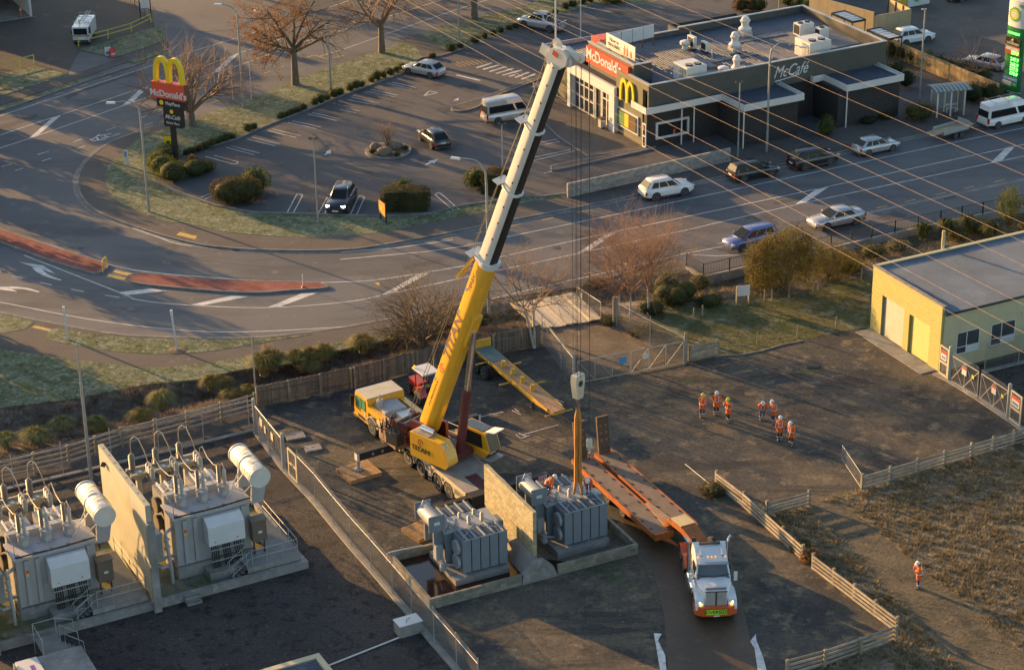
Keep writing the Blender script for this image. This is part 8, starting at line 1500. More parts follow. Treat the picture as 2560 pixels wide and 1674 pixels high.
def boxy_pts(sx, sy, sz, n, pw=7):
 out = []
 while len(out) < n:
  d = sph().normalized(); f = 1/((abs(d.x)**pw+abs(d.y)**pw+abs(d.z)**pw)**(1/pw)); q = rnd.uniform(.86, 1.05)*(1+.05*math.sin(6*d.x+4*d.z)*math.cos(5*d.y)); P = Vector((d.x*f*sx*q, d.y*f*sy*q, sz+d.z*f*sz*q))
  if P.z > .02: out.append(P)
 return out
def shrub(name, label, P, pts, m, ls, cat='shrub', group=None, core=None, rz=0, stem=True):
 r = thing(name, label, cat, P, rz, group); mb = MB()
 for q in pts: leaf(mb, q, ls)
 mb.build('foliage', m, r, smooth=0, recalc=False)
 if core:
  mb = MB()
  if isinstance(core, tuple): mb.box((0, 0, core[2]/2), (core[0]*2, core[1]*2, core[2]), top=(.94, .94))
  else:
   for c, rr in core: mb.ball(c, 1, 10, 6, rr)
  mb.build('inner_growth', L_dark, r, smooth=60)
 if stem: mb = MB(); mb.cyl((0, 0, 0), (0.02, 0, .35), .05, .035, n=6); mb.build('stem', M_bark, r)
 return r
# clipped box hedges and corner shrubs of the car park
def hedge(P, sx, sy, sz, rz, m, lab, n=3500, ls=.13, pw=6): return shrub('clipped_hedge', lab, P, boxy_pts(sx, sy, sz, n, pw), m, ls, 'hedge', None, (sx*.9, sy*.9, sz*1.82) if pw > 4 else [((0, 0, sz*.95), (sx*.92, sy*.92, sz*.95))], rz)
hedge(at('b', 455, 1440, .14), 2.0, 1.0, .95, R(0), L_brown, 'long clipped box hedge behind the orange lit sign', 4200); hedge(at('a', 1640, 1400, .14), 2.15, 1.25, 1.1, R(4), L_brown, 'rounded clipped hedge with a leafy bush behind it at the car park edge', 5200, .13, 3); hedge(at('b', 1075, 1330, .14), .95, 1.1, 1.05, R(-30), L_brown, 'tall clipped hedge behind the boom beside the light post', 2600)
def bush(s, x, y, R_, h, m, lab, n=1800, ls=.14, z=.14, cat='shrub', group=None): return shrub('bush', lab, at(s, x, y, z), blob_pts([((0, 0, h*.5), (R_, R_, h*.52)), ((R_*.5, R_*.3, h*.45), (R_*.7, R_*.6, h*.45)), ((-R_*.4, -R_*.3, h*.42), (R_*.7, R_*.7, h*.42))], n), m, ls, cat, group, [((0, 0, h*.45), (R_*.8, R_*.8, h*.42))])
bush('a', 1760, 1330, 1.3, 2.2, L_bright, 'broad leaved green bush growing behind the rounded hedge', 1800, .2); bush('b', 430, 1370, .9, 1.7, L_bright, 'leafy green bush poking up behind the long box hedge', 900, .2); bush('b', 950, 1290, 1.1, 1.7, L_bright, 'leafy green bush on the kerbed corner under the curved lamp', 1600, .18)
for k, (x, y, r_, h) in enumerate(((1195, 1250, 1.35, 1.9), (1120, 1195, 1.2, 1.7), (1150, 1135, 1.15, 1.6), (1165, 1090, 1.0, 1.4), (1090, 1150, 1.0, 1.4), (1350, 1215, 1.25, 1.6), (1420, 1190, .9, 1.1))): bush('a', x, y, r_, h, L_bright if k < 5 else L_hedge, ('mounded green bush of the clump below the pole sign' if k < 5 else 'dark clipped bush on the car park side of the pole sign'), 1700, .12, .14, group='clump below the pole sign' if k < 5 else 'dark bushes beside the pole sign')
bush('a', 1330, 1150, .5, 1.1, L_orange, 'reddish grassy plant at the foot of the pole sign', 500, .2)
# low hedge balls along the car park kerb
def kerb_ball():
 mb = MB()
 for q in blob_pts([((0, 0, .34), (.42, .42, .38)), ((.25, .1, .3), (.33, .3, .32)), ((-.25, -.05, .32), (.3, .32, .33))], 620): leaf(mb, q, .1)
 return mb
kb = []
for k in range(3):
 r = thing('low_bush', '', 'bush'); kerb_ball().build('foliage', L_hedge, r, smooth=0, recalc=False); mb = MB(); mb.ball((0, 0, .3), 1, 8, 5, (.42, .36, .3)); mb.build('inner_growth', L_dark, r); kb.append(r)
spots = [('a', x, y) for x, y in ((1290, 1068), (1330, 1056), (1375, 1043), (1420, 1026), (1465, 1008), (1510, 992), (1555, 977), (1600, 960), (1715, 908), (1755, 893), (1945, 820), (1980, 806), (2020, 790), (2060, 776), (2100, 760), (2180, 724), (2220, 708), (2260, 690), (2305, 668), (2350, 650))]+[('b', x, y) for x, y in ((5, 655), (70, 628), (110, 608), (150, 598), (215, 565), (255, 548), (300, 535), (345, 515), (390, 497), (430, 480), (640, 400), (770, 356), (830, 330), (935, 296), (1000, 264), (1060, 245), (1110, 225), (1170, 207), (1215, 193), (1250, 182), (1490, 95), (1560, 60), (1610, 45), (1680, 25), (1730, 15))]
used = set()
for k, (s, x, y) in enumerate(spots):
 src = kb[k % 3]; P = at(s, x, y, .14); lab = 'low dark bush in the broken hedge row along the car park kerb'; q = src if k < 3 else dup(src, P, 0); q.location = P; q.rotation_euler = (0, 0, rnd.uniform(0, 6)); f = rnd.uniform(.75, 1.25); q.scale = (f, f, f*rnd.uniform(.85, 1.1)); tag(q, lab, 'bush', 'low hedge row along the car park kerb')
# restaurant frontage and station hedge
bush('c', 1010, 935, .85, 1.9, L_bright, 'upright clipped golden shrub on the strip before the restaurant', 1500, .1); bush('c', 1650, 820, 1.6, 1.6, L_olive, 'large round shrub at the foot of the straight street lamp', 2200, .12); bush('c', 1560, 600, .9, 1.9, L_dark, 'dark round shrub at the end of the drive-through bend', 1200, .13); bush('c', 1490, 520, .9, 1.6, L_dark, 'dark shrub between the canopy and the station hedge', 1000, .13)
for k in range(9): f = k/8; bush('c', 1470+f*620, 390+f*200, .95, 1.75, L_hedge if k % 3 else L_bright, 'leafy clump of the long hedge below the board fence', 1100, .16, .12, 'hedge', 'station hedge clumps')
bush('c', 2020, 700, 1.3, 1.9, L_dark, 'dark bush behind the bus shelter', 1400, .16); bush('c', 2160, 690, 1.3, 1.7, L_dark, 'dark bush at the foot of the price totem', 1400, .16); bush('c', 1300, 850, .8, .6, L_dark, 'low dark planting under the second canopy wall', 900, .1); bush('c', 1420, 820, .8, .6, L_dark, 'low dark planting at the corner of the second canopy wall', 900, .1)
for x, m, lab in ((420, L_red, 'dark red shrub in the kerbed bed behind the restaurant'), (500, L_orange, 'golden shrub in the kerbed bed behind the restaurant'), (545, L_hedge, 'green shrub in the kerbed bed behind the restaurant')): bush('c', x, 75, .9, 1.5, m, lab, 1100, .15)
for k in range(6): bush('c', 740+k*75, 30+k*14, .8, 1.0, L_bright, 'leafy clump of the hedge beside the tan screen', 700, .15, .12, 'hedge', 'hedge along the tan screen')
bush('b', 1890, 10, 1.6, .8, L_hedge, 'wide low shrub at the far corner of the car park', 1200, .14)
for x, y in ((222, 1062), (395, 1082), (455, 1035)): bush('b', x, y, .3, .45, L_hedge, 'small round shrub on the boulder island', 260, .08, .33, group='small shrubs on the boulder island')
# ---- bare trees
def branch(mb, P, d, L, r, lev, mx, spread, droop, tips, nseg=4, kids=(6, 6, 5, 4), jit=.18):
 pts = [P]; rs = [r]; q = P; v = d
 for k in range(nseg): v = (v+sph()*jit+Vector((0, 0, droop))).normalized(); q = q+v*(L/nseg); pts.append(q); rs.append(r*(1-.62*(k+1)/nseg))
 mb.tube(pts, rs, 6 if lev == 0 else (4 if lev == 1 else 3), caps=False)
 if lev >= mx: tips.append(pts[-1]); tips.append(pts[-2]); return
 n = kids[min(lev, len(kids)-1)]
 for j in range(n):
  t = .35+.65*(j+rnd.random()*.6)/n if lev else .45+.55*(j+rnd.random()*.5)/n; t = min(t, .99); i = int(t*nseg); f = t*nseg-i; Q = pts[i].lerp(pts[min(i+1, nseg)], f); ax = (pts[min(i+1, nseg)]-pts[i]).normalized(); o = ax.orthogonal().normalized(); a = rnd.uniform(0, 6.28); sd = o*math.cos(a)+ax.cross(o)*math.sin(a); nd = (ax*math.cos(spread)+sd*math.sin(spread)).normalized(); branch(mb, Q, nd, L*rnd.uniform(.5, .72), max(.008, r*(1-.62*t)*.6), lev+1, mx, spread*1.02, droop, tips, 3, kids, jit)
def tree(label, P, h, r, bark, twigm, trunkf=.3, stems=1, spread=.75, droop=.02, kids=(7, 6, 5, 4), mx=3, leaves=None, lsz=.12, ln=0, seed=1, cat='tree', group=None, lean=(0, 0), side=None):
 rnd.seed(seed); h *= 1.32; t = thing('bare_tree' if not ln else 'autumn_tree', label, cat, P, 0, group); tips = []; tb = MB(); cb = MB()
 for s in range(stems):
  a = rnd.uniform(0, 6.28); o = Vector((math.cos(a), math.sin(a), 0))*(.25 if stems > 1 else 0); d = (Vector((lean[0], lean[1], 1))+o).normalized(); top = o*.4+d*h*trunkf; tb.tube([o*.2, o*.3+d*h*trunkf*.5+sph()*.05, top], [r*1.25, r, r*.85], 8)
  n0 = kids[0]
  for j in range(n0): a = 6.28*j/n0+rnd.random(); el = rnd.uniform(.25, 1.0)*spread*1.25; nd = Vector((math.cos(a)*math.sin(el), math.sin(a)*math.sin(el), math.cos(el))); branch(cb, top-d*h*trunkf*rnd.uniform(0, .25), nd, h*(1-trunkf)*rnd.uniform(.5, .68), r*.55, 1, mx, spread*.85, droop, tips, 4, kids)
 tb.build('trunk', bark, t, smooth=60); tag(cb.build('crown', twigm, t, smooth=60, recalc=False))
 if ln:
  lb = MB()
  for q in tips:
   if side is not None and q.x*side[0]+q.y*side[1]+q.z*side[2] < side[3]: continue
   for _ in range(ln): leaf(lb, q+sph()*.35, lsz)
  lb.build('leaves', leaves, t, smooth=0, recalc=False)
 return t
def hz_(s, x, y, rowtile, row): P = at(s, x, y); return zrow_(P, TILE[rowtile][1]+row*560/1550)
def zrow_(P, row):
 a, b = 0.0, 60.0
 for _ in range(40):
  m_ = (a+b)/2
  if px((P.x, P.y, m_))[1] > row: a = m_
  else: b = m_
 return a
tree('tall spreading tree with rusty orange leaves left on the verge', at('a', 2045, 585, .13), 8.6, .32, M_bark, M_twigd, .34, 1, 1.3, -.005, (10, 6, 5, 4), 3, L_orange, .18, 15, 3, side=(-1, -.2, 0, -1.4)); tree('bare many branched tree behind the tall pole sign', at('a', 1330, 870, .13), 7.6, .3, M_bark, M_twig, .16, 1, 1.0, .02, (12, 7, 6, 4), 3, seed=5); tree('bare spreading tree beside the crossing path', at('b', 290, 365, .13), 8.2, .3, M_bark, M_twig, .32, 1, 1.3, .0, (8, 6, 5, 4), 3, seed=7); tree('tall bare tree on the verge opposite the silver pickup', at('b', 930, 130, .13), 10.5, .32, M_bark, M_twigd, .4, 1, 1.0, .01, (8, 6, 5, 4), 3, seed=9)
tree('dense dark bare tree growing along the paling fence', at('e', 575, 850, -.1), hz_('e', 575, 850, 'e', 380), .16, M_bark, M_twigd, .10, 3, 1.0, .02, (8, 7, 6, 4), 3, L_brown, .08, 2, 11); tree('bare tree leaning over the fence end beside the plank bridge', at('e', 1345, 860), hz_('e', 1345, 860, 'e', 230), .10, M_birch, M_twig, .34, 2, 1.05, .0, (8, 7, 6, 4), 3, seed=13)
for k, (x, y, tp, sd_) in enumerate(((2010, 690, 30, 15), (1930, 640, 110, 16), (2130, 640, 70, 17))): tree(('tallest reddish twigged birch by the yard entrance', 'slimmer reddish birch on the bridge side of the birch group', 'reddish birch on the shrub side of the birch group')[k], at('e', x, y, -.05), hz_('e', x, y, 'e', tp), .075, M_birch, M_twigr, .26, 1, .78, -.03, (12, 10, 8, 4), 3, seed=sd_, group='birches at the yard entrance')
tree('bare orange twigged tree in front of the price totem', at('c', 2065, 600), 4.6, .14, M_bark, M_twigr, .25, 1, 1.0, .0, (7, 6, 5, 4), 3, seed=19); tree('small vase shaped bare shrub on the boulder island', at('b', 333, 1030, .3), 2.6, .05, M_twig, M_twig, .08, 4, .42, .06, (6, 4, 3, 2), 2, seed=23)
# big olive bushes by the railing, and scrub along the ditch
def big_bush(s, x, y, bl, n, m, ls, lab): 
 P = at(s, x, y, -.05); r = shrub('large_bush', lab, P, blob_pts(bl, n, .55), m, ls, 'bush'); mb = MB()
 for k in range(5): a = k*1.25; mb.tube([(0, 0, 0), (.5*math.cos(a), .5*math.sin(a), 1.2), (1.1*math.cos(a), 1.1*math.sin(a), 2.6)], [.12, .08, .03], 5)
 mb.build('limbs', M_bark, r); return r
rnd.seed(31)
big_bush('f', 720, 460, [((0, 0, 2.7), (2.3, 2.0, 2.5)), ((-1.6, -.3, 2.0), (1.6, 1.4, 1.9)), ((.8, .2, 3.9), (1.5, 1.3, 1.4)), ((1.9, .3, 2.4), (1.6, 1.4, 2.1)), ((-.9, 0, 3.5), (1.3, 1.2, 1.4)), ((-2.2, .2, 2.6), (1.2, 1.1, 1.6))], 24000, L_olive, .13, 'big olive yellow bush hiding the blue car'); big_bush('f', 1030, 390, [((0, 0, 1.7), (1.6, 1.4, 1.6)), ((1.3, .4, 1.3), (1.3, 1.1, 1.2))], 5500, L_olive, .13, 'lower olive bush between the big bush and the yellow shed'); big_bush('f', 2270, 20, [((0, 0, 1.9), (1.1, 1.1, 1.7))], 3200, L_bright, .13, 'rounded bright green bush at the railing above the shed')
sc = [('f', 1180, 330, 1.1, 1.2, L_olive), ('f', 1500, 180, 1.0, .8, L_straw), ('f', 1330, 220, 1.1, .9, L_olive), ('f', 560, 420, 1.2, 1.0, L_olive), ('f', 130, 450, 1.0, 1.3, L_olive), ('f', 20, 520, 1.3, 1.7, L_hedge), ('f', -90, 540, 1.3, 1.6, L_hedge), ('f', 200, 560, 1.0, .8, L_hedge), ('e', 2250, 500, 1.2, 1.9, L_hedge), ('e', 2330, 560, 1.0, 1.6, L_hedge), ('e', 2160, 620, 1.1, 1.2, L_hedge), ('e', 1880, 690, .8, .6, L_hedge), ('e', 2080, 760, .9, .5, L_brown), ('f', 2080, 60, 1.2, 1.1, L_brown), ('f', 1920, 100, 1.1, 1.0, L_olive), ('f', 2420, 60, 1.4, 1.5, L_brown), ('e', 420, 810, 1.2, .9, L_brown), ('e', 760, 740, 1.2, .9, L_brown), ('e', 960, 690, 1.3, .9, L_hedge), ('e', 1780, 430, .9, .6, L_dark), ('i', 235, 330, .9, .7, L_brown), ('i', 895, 800, .6, .9, L_orange), ('i', 830, 730, .6, .8, L_hedge)]
SCR = ['low olive scrub against the end of the yellow shed', 'pale dry scrub under the railing behind the shed', 'olive scrub beside the pale dry scrub', 'olive scrub at the foot of the big olive bush', 'olive scrub below the corner of the black railing', 'dark scrub beside the white notice board', 'dark scrub between birches and notice board', 'low dark scrub in front of the notice board', 'tall dark scrub behind the reddish birches', 'dark scrub next to the tall dark scrub', 'dark scrub at the birch trunks', 'small dark scrub at the paired strainer posts', 'low brown scrub inside the chain link by the birches', 'brown scrub between flax clumps', 'olive scrub between flax clumps', 'brown scrub behind the shed flue', 'brown scrub by the rounded tussock at the paling fence', 'brown scrub under the dense bare tree', 'dark scrub between the crane boom and the bridge', 'dark scrub on the bank at the road end of the bridge']
for k, (s, x, y, r_, h, m) in enumerate(sc): bush(s, x, y, r_, h, m, SCR[k] if k < 20 else ('dry brown bush at the end of the sunlit rail fence', 'dry orange grass bush in the gap of the sunlit fence', 'small green gorse bush against the sunlit fence')[k-20], 1100, .13, -.1, group='scrub along the ditch' if k < 20 else None)
# tussocks and flax
def tussock(P, r_, h, n, m, lab, group, w=.03, name='tussock'):
 t = thing(name, lab, 'plant', P, 0, group); mb = MB()
 for _ in range(n):
  a = rnd.uniform(0, 6.28); q = rnd.random()**.6; d = Vector((math.cos(a), math.sin(a), 0)); b = d*r_*.18*q; t1 = d*r_*.55*q+Vector((0, 0, h*rnd.uniform(.75, 1.05))); t2 = d*r_*(.6+.6*q)+Vector((0, 0, h*rnd.uniform(.35, .8))); sd = Vector((-d.y, d.x, 0))*w*.5; k = len(mb.v); mb.v += [tuple(b-sd), tuple(b+sd), tuple(t1+sd*.8), tuple(t1-sd*.8), tuple(t2)]; mb.f += [(k, k+1, k+2, k+3), (k+3, k+2, k+4)]
 mb.build('blades', m, t, smooth=0, recalc=False); mb = MB(); mb.ball((0, 0, h*.1), 1, 8, 5, (r_*.25, r_*.25, h*.2)); mb.build('crown_base', L_weed, t); return t
tl = [('d', 1830, 1050, 1.2, 1.3), ('d', 1900, 1010, 1.0, 1.1), ('d', 2050, 985, .9, .9), ('d', 2150, 965, .9, .9), ('d', 2250, 945, .9, .9), ('d', 2150, 1020, .8, .6), ('d', 1460, 1150, .75, .8), ('d', 1545, 1150, .7, .75), ('d', 1600, 1215, .7, .6), ('d', 1720, 1190, .7, .6), ('d', 1120, 1290, .9, 1.1), ('d', 440, 1430, .9, .7), ('d', 250, 1520, 1.1, .8), ('d', 30, 1540, .9, .7), ('d', 660, 1410, .7, .6), ('d', 980, 1360, .9, .6), ('e', 160, 890, 1.1, 1.0), ('d', 700, 1440, .6, .5)]
for k, (s, x, y, r_, h) in enumerate(tl): tussock(at(s, x, y, -.1), r_*1.25, h*1.3, 620, L_tus if k < 10 or k > 14 else L_frostg, ('golden tussock on the bank behind the fences' if k < 10 or k > 14 else 'shaded grey green tussock behind the compound fence'), 'sunlit tussocks' if k < 10 or k > 14 else 'shaded tussocks')
tussock(at('d', 1860, 1000, 0), .7, 2.0, 60, L_straw, 'tall dry plumes rising from the largest tussock', None, .025)
for s, x, y in (('f', 1680, 110), ('f', 1850, 80), ('f', 1990, 60), ('f', 2150, 110)): tussock(at(s, x, y, 0), 1.2, 1.4, 130, L_hedge, 'spiky flax clump below the railing', 'flax clumps', .09, 'flax')
# ---- grass and weeds as ground cover
def inside(p, poly):
 c = False; j = len(poly)-1
 for i in range(len(poly)):
  a, b = poly[i], poly[j]
  if (a[1] > p[1]) != (b[1] > p[1]) and p[0] < (b[0]-a[0])*(p[1]-a[1])/(b[1]-a[1])+a[0]: c = not c
  j = i
 return c
def cover(name, label, poly, dens, h, w, nb, m, z=None, seed=0, spread=.12, avoid=()):
 rnd.seed(seed); xs_ = [p[0] for p in poly]; ys_ = [p[1] for p in poly]; A = (max(xs_)-min(xs_))*(max(ys_)-min(ys_)); mb = MB()
 for _ in range(int(A*dens)):
  x, y = rnd.uniform(min(xs_), max(xs_)), rnd.uniform(min(ys_), max(ys_))
  if not inside((x, y), poly) or any(inside((x, y), q) for q in avoid): continue
  u_ = px((x, y, 0))
  if not (-60 < u_[0] < 2620 and -60 < u_[1] < 1730): continue
  cl = .5+.5*math.sin(x*1.3+math.sin(y*.9)*2)*math.sin(y*1.1+math.sin(x*.7)*2)
  if rnd.random() > .35+.65*cl: continue
  z0 = ground_z(x, y) if z is None else z
  for _b in range(nb):
   a = rnd.uniform(0, 6.28); d = Vector((math.cos(a), math.sin(a), 0)); b = Vector((x, y, z0-.01))+d*spread*rnd.random(); hh = h*rnd.uniform(.5, 1.2); sd = Vector((-d.y, d.x, 0))*w; k = len(mb.v); mb.v += [tuple(b-sd), tuple(b+sd), tuple(b+d*hh*rnd.uniform(.2, .8)+Vector((0, 0, hh)))]; mb.f.append((k, k+1, k+2))
 o = mb.build(name, m, smooth=0, recalc=False); return tag(o, label, 'grass', kind='stuff')
cover('verge_grass', 'short frosty grass on the verge round the car park', flat(mix(VIN, CPB, CPT, TOPV, ats('a', [(2060, 553), (1650, 722), (1300, 838)]))), 16, .07, .012, 5, L_frostg, .135, 1)
cover('bank_grass', 'frosty grass on the bank beside the curved footpath', flat(bank_top), 22, .10, .013, 5, L_frostg, .125, 2)
cover('island_grass', 'frosty grass on the footpath island', flat(ats('d', [(322, 790), (420, 735), (900, 795), (1600, 808), (2150, 770), (1500, 882), (1100, 910), (500, 845)])), 24, .09, .013, 5, L_frostg, .135, 3)
fieldp = flat(ats('i', [(2600, -60), (2200, 10), (1255, 300), (900, 400), (640, 470), (850, 750), (1500, 1270), (1250, 1440), (700, 1650), (2700, 1700)])); trackp = flat(spline(ats('i', [(900, 420), (1100, 400), (1400, 620), (1700, 880), (2050, 1150), (2500, 1600), (2100, 1640), (1750, 1350), (1450, 1010), (1150, 700)]), 3, True))
cover('field_grass', 'rough straw coloured grass covering the paddock', fieldp, 30, .24, .022, 9, L_straw, .01, 4, .16, (trackp,)); cover('track_grass', 'thin worn grass on the trodden paddock track', trackp, 16, .09, .014, 4, L_straw, .016, 5)
ditchp = flat(mix(ats('d', [(-900, 1400), (0, 1280), (500, 1215), (1000, 1115), (1350, 1080), (1700, 1005), (2000, 970)]), ats('e', [(0, 870), (300, 810), (480, 755), (1180, 560), (1390, 830), (400, 1000), (0, 1110)]), ats('d', [(1790, 1240), (1300, 1410), (850, 1530), (0, 1700), (-900, 1900)])))
cover('ditch_weeds', 'tangled dry weeds filling the ditch bank', ditchp, 32, .36, .018, 7, L_weed, None, 6, .2); cover('lawn_grass', 'ragged lawn between the birches and the shed', flat(ats('f', [(-200, 520), (100, 560), (560, 520), (900, 470), (1320, 330), (1310, 720), (850, 800), (500, 890), (60, 940), (-220, 700)])), 20, .10, .013, 5, leafmat('lawn_blade', (.035, .045, .012), (.09, .085, .03), (.19, .17, .08), 1.0), .008, 7)
roadbank = flat(mix(ats('e', [(1820, 420), (2000, 350)]), ats('f', [(0, 330), (160, 385), (520, 300), (1325, 115), (2380, -110), (2380, 60), (1900, 160), (1330, 300), (900, 450), (560, 510), (100, 540), (-200, 500), (-560, 520)]))); cover('roadside_weeds', 'long dry weeds below the retaining wall', roadbank, 18, .34, .016, 7, L_straw, None, 8, .2)
cover('yard_weeds', 'sparse dry grass growing through the yard gravel', flat(ats('f', [(60, 960), (500, 890), (1240, 720), (1800, 1020), (2330, 1400), (1300, 1700), (0, 1500), (-700, 1100)])), 5, .07, .012, 4, L_straw, .002, 9)
# ---- unseen trees, added to shade the road, car park and restaurant roof
rnd.seed(77)
for k, (x, y, h, w) in enumerate(((-50, 180, 7.0, 2.9), (-47.5, 169.5, 6.6, 2.8), (-45, 151, 5, 2.4), (-43.5, 144, 5, 2.2), (-54, 197, 6, 2.8), (-53, 189.5, 5.4, 2.6), (-58, 216, 13.5, 3.4), (-62, 232, 15, 3.6), (-56, 208, 10, 2.8), (-31, 239, 20, 4), (-22, 239.5, 21, 4.2), (-14, 240, 21, 4.2), (-6, 240.5, 21, 4.2), (2, 241, 21, 4))):
 t = thing('shade_caster_tree', 'unseen evergreen tree added beyond the road frontage to cast shade', 'tree', (x, y, 0), 0, 'unseen trees added to cast shade'); mb = MB()
 for q in blob_pts([((0, 0, h*.62), (w, w, h*.38)), ((w*.4, 0, h*.4), (w*.8, w*.8, h*.3)), ((-w*.3, w*.3, h*.42), (w*.9, w*.8, h*.33)), ((0, 0, h*.25), (w*.8, w*.8, h*.22))], 3600, .3): leaf(mb, q, .55)
 mb.build('crown', L_dark, t, smooth=0, recalc=False); mb = MB(); mb.cyl((0, 0, 0), (0, 0, h*.7), .3, .12, n=8); mb.build('trunk', M_bark, t)
# ================================================================ POLES, WIRES, SMALL SIGNS
def zrow(P, row):
 lo_, hi_ = 0.0, 60.0
 for _ in range(40):
  m_ = (lo_+hi_)/2
  if px((P.x, P.y, m_))[1] > row: lo_ = m_
  else: hi_ = m_
 return lo_
def lamp(base, h, lab, arm=None, flood=False, r=.09, z=.12, cat='lamp post', m=None, group=None):
 P = flat2(base)+Vector((0, 0, z)); r_ = thing('street_lamp' if arm else 'lamp_post', lab, cat, P, 0, group); h -= z; M = m or M_lampg
 mb = MB(); mb.cyl((0, 0, 0), (0, 0, h*.2), r*1.25, r*1.2, n=9); mb.build('base_tube', M, r_); mb = MB()
 if arm:
  d = Vector((math.cos(arm[0]), math.sin(arm[0]), 0)); L_ = arm[1]; pts = [(0, 0, h*.2), (0, 0, h*.86), d*.12*L_+Vector((0, 0, h*.955)), d*.4*L_+Vector((0, 0, h)), d*L_+Vector((0, 0, h*1.005+arm[2]))]; mb.tube(spline(pts, 4), [r]*5+[r*.75]*4+[r*.55]*4+[r*.45]*4, 8); mb.build('mast', M, r_)
  e = d*(L_+.25)+Vector((0, 0, h*1.005+arm[2]-.02)); mb = MB(); mb.box(e, (.8, .28, .14), rz=arm[0], top=(.85, .6)); mb.build('lantern', M_whtmetal, r_)
 else:
  mb.cyl((0, 0, h*.2), (0, 0, h), r, r*.8, n=9); mb.build('mast', M, r_)
  if flood:
   mb = MB(); mb.bar((-.3, 0, h), (.3, 0, h), .05, .05); mb.build('cross_bar', M_dsteel, r_)
   for s in (-.25, .25): mb = MB(); mb.box((s, -.1, h+.1), (.28, .34, .16), rx=R(-18)); mb.build('floodlight', M_dsteel, r_)
  else: mb = MB(); mb.box((-.1, 0, h+.06), (.45, .2, .1)); mb.build('lantern', M_lampg, r_)
 return r_
lamp(at('a', 1030, 1465, .12), 9.9, 'tall curved street lamp on the frosty corner lawn near the pole sign', (R(178), 2.1, -.15))
lamp(at('a', 1685, 745, .12), 10.0, 'tall street lamp beside the bare tree and the two thin white poles', (R(165), 1.6, .1))
lamp(at('a', 2292, 650, .12), 6.9, 'plain grey lamp post on the verge under the orange leaved tree')
lamp(at('b', 825, 300, .12), 8.0, 'grey lamp post on the verge beside the crossing path')
lamp(at('a', 2200, 1545, .12), 7.5, 'car park light post with twin floodlights beside the navy car', flood=True, r=.07)
lamp(at('b', 1128, 1285, .14), 5.7, 'car park light post with twin floodlights by the corner shrubs', flood=True, r=.07)
lamp(at('c', 400, 1085, .12), 7.0, 'light post with twin floodlights at the end of the block wall', flood=True, r=.07)
lamp(at('c', 600, 1050, .12), 10.2, 'tall curved street lamp on the grass strip below the script lettering', (R(0), 2.6, -.45))
lamp(at('c', 1652, 740, .12), 9.5, 'straight street lamp rising from the round shrub near the bus shelter')
LB = at('e', 1032, 668); lamp(LB, zrow(LB, 408)+.1, 'tall curved street lamp standing at the road edge behind the crane boom', (R(155), 2.2, -.1), z=0, r=.1)
r = thing('flagpole', 'tall white flagpole behind the restaurant annex', 'flagpole', at('b', 1665, 290, .2)); mb = MB(); mb.cyl((0, 0, 0), (0, 0, 8), .07, .045, n=8); mb.build('pole', M_wht, r); mb = MB(); mb.ball((0, 0, 8.05), .08, 8, 5); mb.build('finial', M_wht, r)
r = thing('steel_pole', 'pale steel pole rising behind the restaurant back parapet', 'pole', at('c', 685, 75, .15)); mb = MB(); mb.cyl((0, 0, 0), (0, 0, 6), .07, .06, n=8); mb.build('shaft', M_lampg, r); mb = MB(); mb.ball((0, 0, 6.02), .08, 8, 5); mb.build('cap', M_lampg, r)
for (x, y), h, lab in (((1612, 690), 3.5, 'thin white pole with a small sign on the verge by the tall street lamp'), ((1740, 690), 3.6, 'thin bare white pole on the verge by the tall street lamp')):
 r = thing('sign_pole', lab, 'pole', at('a', x, y, .13)); mb = MB(); mb.cyl((0, 0, 0), (0, 0, h), .035, n=7); mb.build('shaft', M_wht, r)
 if 'small' in lab: P_('sign_plate', mat('sign_pink', (.5, .3, .3), .5), r, (-.2, .2, -.05, -.036, h-.5, h-.05))
 else: mb = MB(); mb.ball((0, 0, h), .05, 6, 4); mb.build('cap', M_wht, r)
for (x, y), h, lab in (((470, 797), 2.65, 'short white post on the frosty island beside the yellow tactile pad'), ((1225, 872), 3.2, 'leaning white post in a bare earth patch by the curved footpath')):
 r = thing('white_post', lab, 'post', at('d', x, y, .13)); t = -.03 if h < 3 else -.08; mb = MB(); mb.bar((0, 0, 0), (t*2, 0, h*.86), .13, .13); mb.build('shaft', M_wht, r); mb = MB(); mb.bar((t*2, 0, h*.86), (t*2.3, 0, h), .17, .17); mb.build('head', M_whtmetal, r)
mb = MB(); mb.lathe([(0.7, .0), (.55, .03), (.0, .05)], at('d', 1225, 872, .135), n=16); tag(mb.build('earth_patch', M_dirt), kind='structure')
r = thing('marker_board', 'slim white marker board with blue sign on the corner lawn', 'sign', at('a', 890, 1150, .13)); P_('post', M_wht, r, (-.04, .04, -.04, .04, 0, 1.45)); P_('board', M_wht, r, (-.28, -.045, -.03, .03, .15, 1.5)); P_('print', M_blue, r, (-.26, -.08, -.04, -.031, .9, 1.4))
r = thing('road_delineator', 'thin white post with an orange foot on the tip of the red island', 'delineator', at('d', 2098, 437, .13)); mb = MB(); mb.cyl((0, 0, .05), (0, 0, 1.1), .04, n=8); mb.build('post', M_wht, r); mb = MB(); mb.lathe([(.17, 0), (.12, .06), (.05, .16)], n=10); mb.build('foot', MATS['cone_rubber'], r)
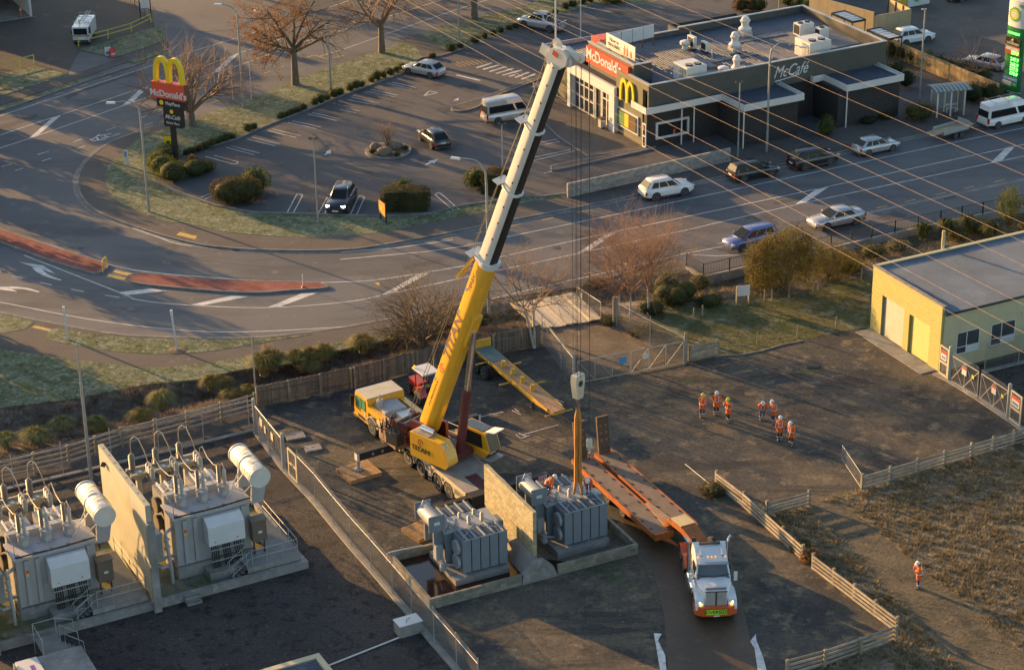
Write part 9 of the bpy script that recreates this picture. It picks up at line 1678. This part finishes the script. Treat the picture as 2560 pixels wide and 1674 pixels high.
for (x, y), m, lab in (((748, 382), 'sign_blue', 'white and blue pavement board on the lawn across the road'), ((782, 390), 'danger_red', 'red pavement board on the lawn across the road')):
 r = thing('pavement_board', lab, 'sign', at('a', x, y, .05), R(20)); 
 for s in (-1, 1): mb = MB(); mb.box((0, s*.14, .42), (.6, .03, .86), rx=R(s*12)); mb.build('leaf', M_wht if 'white' in lab else MATS[m], r)
 P_('print', MATS[m], r, (-.24, .24, -.25, -.235, .15, .45)) if 'white' in lab else P_('print', M_wht, r, (-.2, .2, -.25, -.235, .2, .4))
r = thing('menu_sign', 'small yellow sign on posts behind the hedge below the pole sign', 'sign', at('a', 1175, 1060, .13), R(-10)); P_('panel', M_yel, r, (-.5, .5, -.04, .04, .6, 1.6)); P_('frame', M_blk, r, (-.55, .55, .041, .08, .55, 1.65)); P_('print', M_blk, r, (-.2, .1, -.05, -.041, .8, 1.2))
for x in (-.4, .4): P_('leg', M_blk, r, (x-.04, x+.04, .081, .15, 0, .6))
r = thing('direction_sign', 'orange lit sign board on two legs against the clipped box hedge', 'sign', at('b', 300, 1535, .13), R(-63)); P_('panel', mat('sign_ochre', (.60, .28, .05), .55), r, (-.7, .5, -.05, .0, .6, 1.75)); P_('mark', M_yel, r, (-.3, .0, -.06, -.051, 1.0, 1.3))
for x in (-.65, .45): P_('leg', M_blk, r, (x-.05, x+.05, .002, .1, 0, 1.8))
r = thing('site_sign', 'tall dark framed sign with white panel beside the yellow warehouse rail', 'sign', at('a', 1010, 130, .05), R(30)); P_('panel', M_wht, r, (-.5, .5, -.05, .0, 1.2, 4.5)); P_('band', M_yel, r, (-.5, .5, -.06, -.051, 2.2, 2.8))
for x in (-.6, .6): P_('leg', M_blk, r, (x-.05, x+.05, -.05, .05, 0, 4.6))
rail_fence('dark metal fence running up beside the side street', ats('a', [(1060, 150), (1000, 110), (900, 10)]), h=1.2, n=3, span=2.2, m=M_dsteel, rail=(.03, .05), posts=.08)
# concrete lids and kerb sleepers on the yard side of the compound gate
for (s, x, y), w, lab in ((('d', 2040, 1470), 1.3, 'rounded pale concrete lid lying in the yard by the compound gate'), (('g', 2165, 20), 1.1, 'square pale concrete lid lying in the yard below the rounded lid')):
 r = thing('drain_cover', lab, 'concrete lid', at(s, x, y, .003), R(20)); P_('slab', M_conc, r, (-w/2, w/2, -w*.38, w*.38, 0, .12)); P_('handle_recess', M_dsteel, r, (-.1, .1, -.05, .05, .121, .124))
# overhead wires
M_lw = mat('sunlit_wire', (.42, .30, .19), .5, .3, var=.05)  # orange sun glow on the wires is painted into their colour
for k, (a, b) in enumerate((((969, 0), (2356, 762)), ((1023, 0), (2058, 556)), ((1081, 0), (2177, 560)), ((1186, 0), (2357, 560)), ((1262, 0), (2477, 560)), ((1294, 0), (2560, 551)), ((1565, 0), (2560, 430)), ((1677, 0), (2560, 365)))):
 A, B = G(*a, 10.0), G(*b, 10.0); d = (B-A).normalized(); A2, B2 = A-d*60, B+d*60; n = 24; L_ = (B2-A2).length; r = thing('power_line', '%s of the eight overhead wires, counted from the shed door side' % ('first', 'second', 'third', 'fourth', 'fifth', 'sixth', 'seventh', 'last')[k], 'power line', A2, 0, 'overhead wires'); mb = MB(); mb.tube([(B2-A2)*(j/n)+Vector((0, 0, -.25*math.sin(math.pi*j/n))) for j in range(n+1)], .013, 5); mb.build('conductor', M_lw, r)
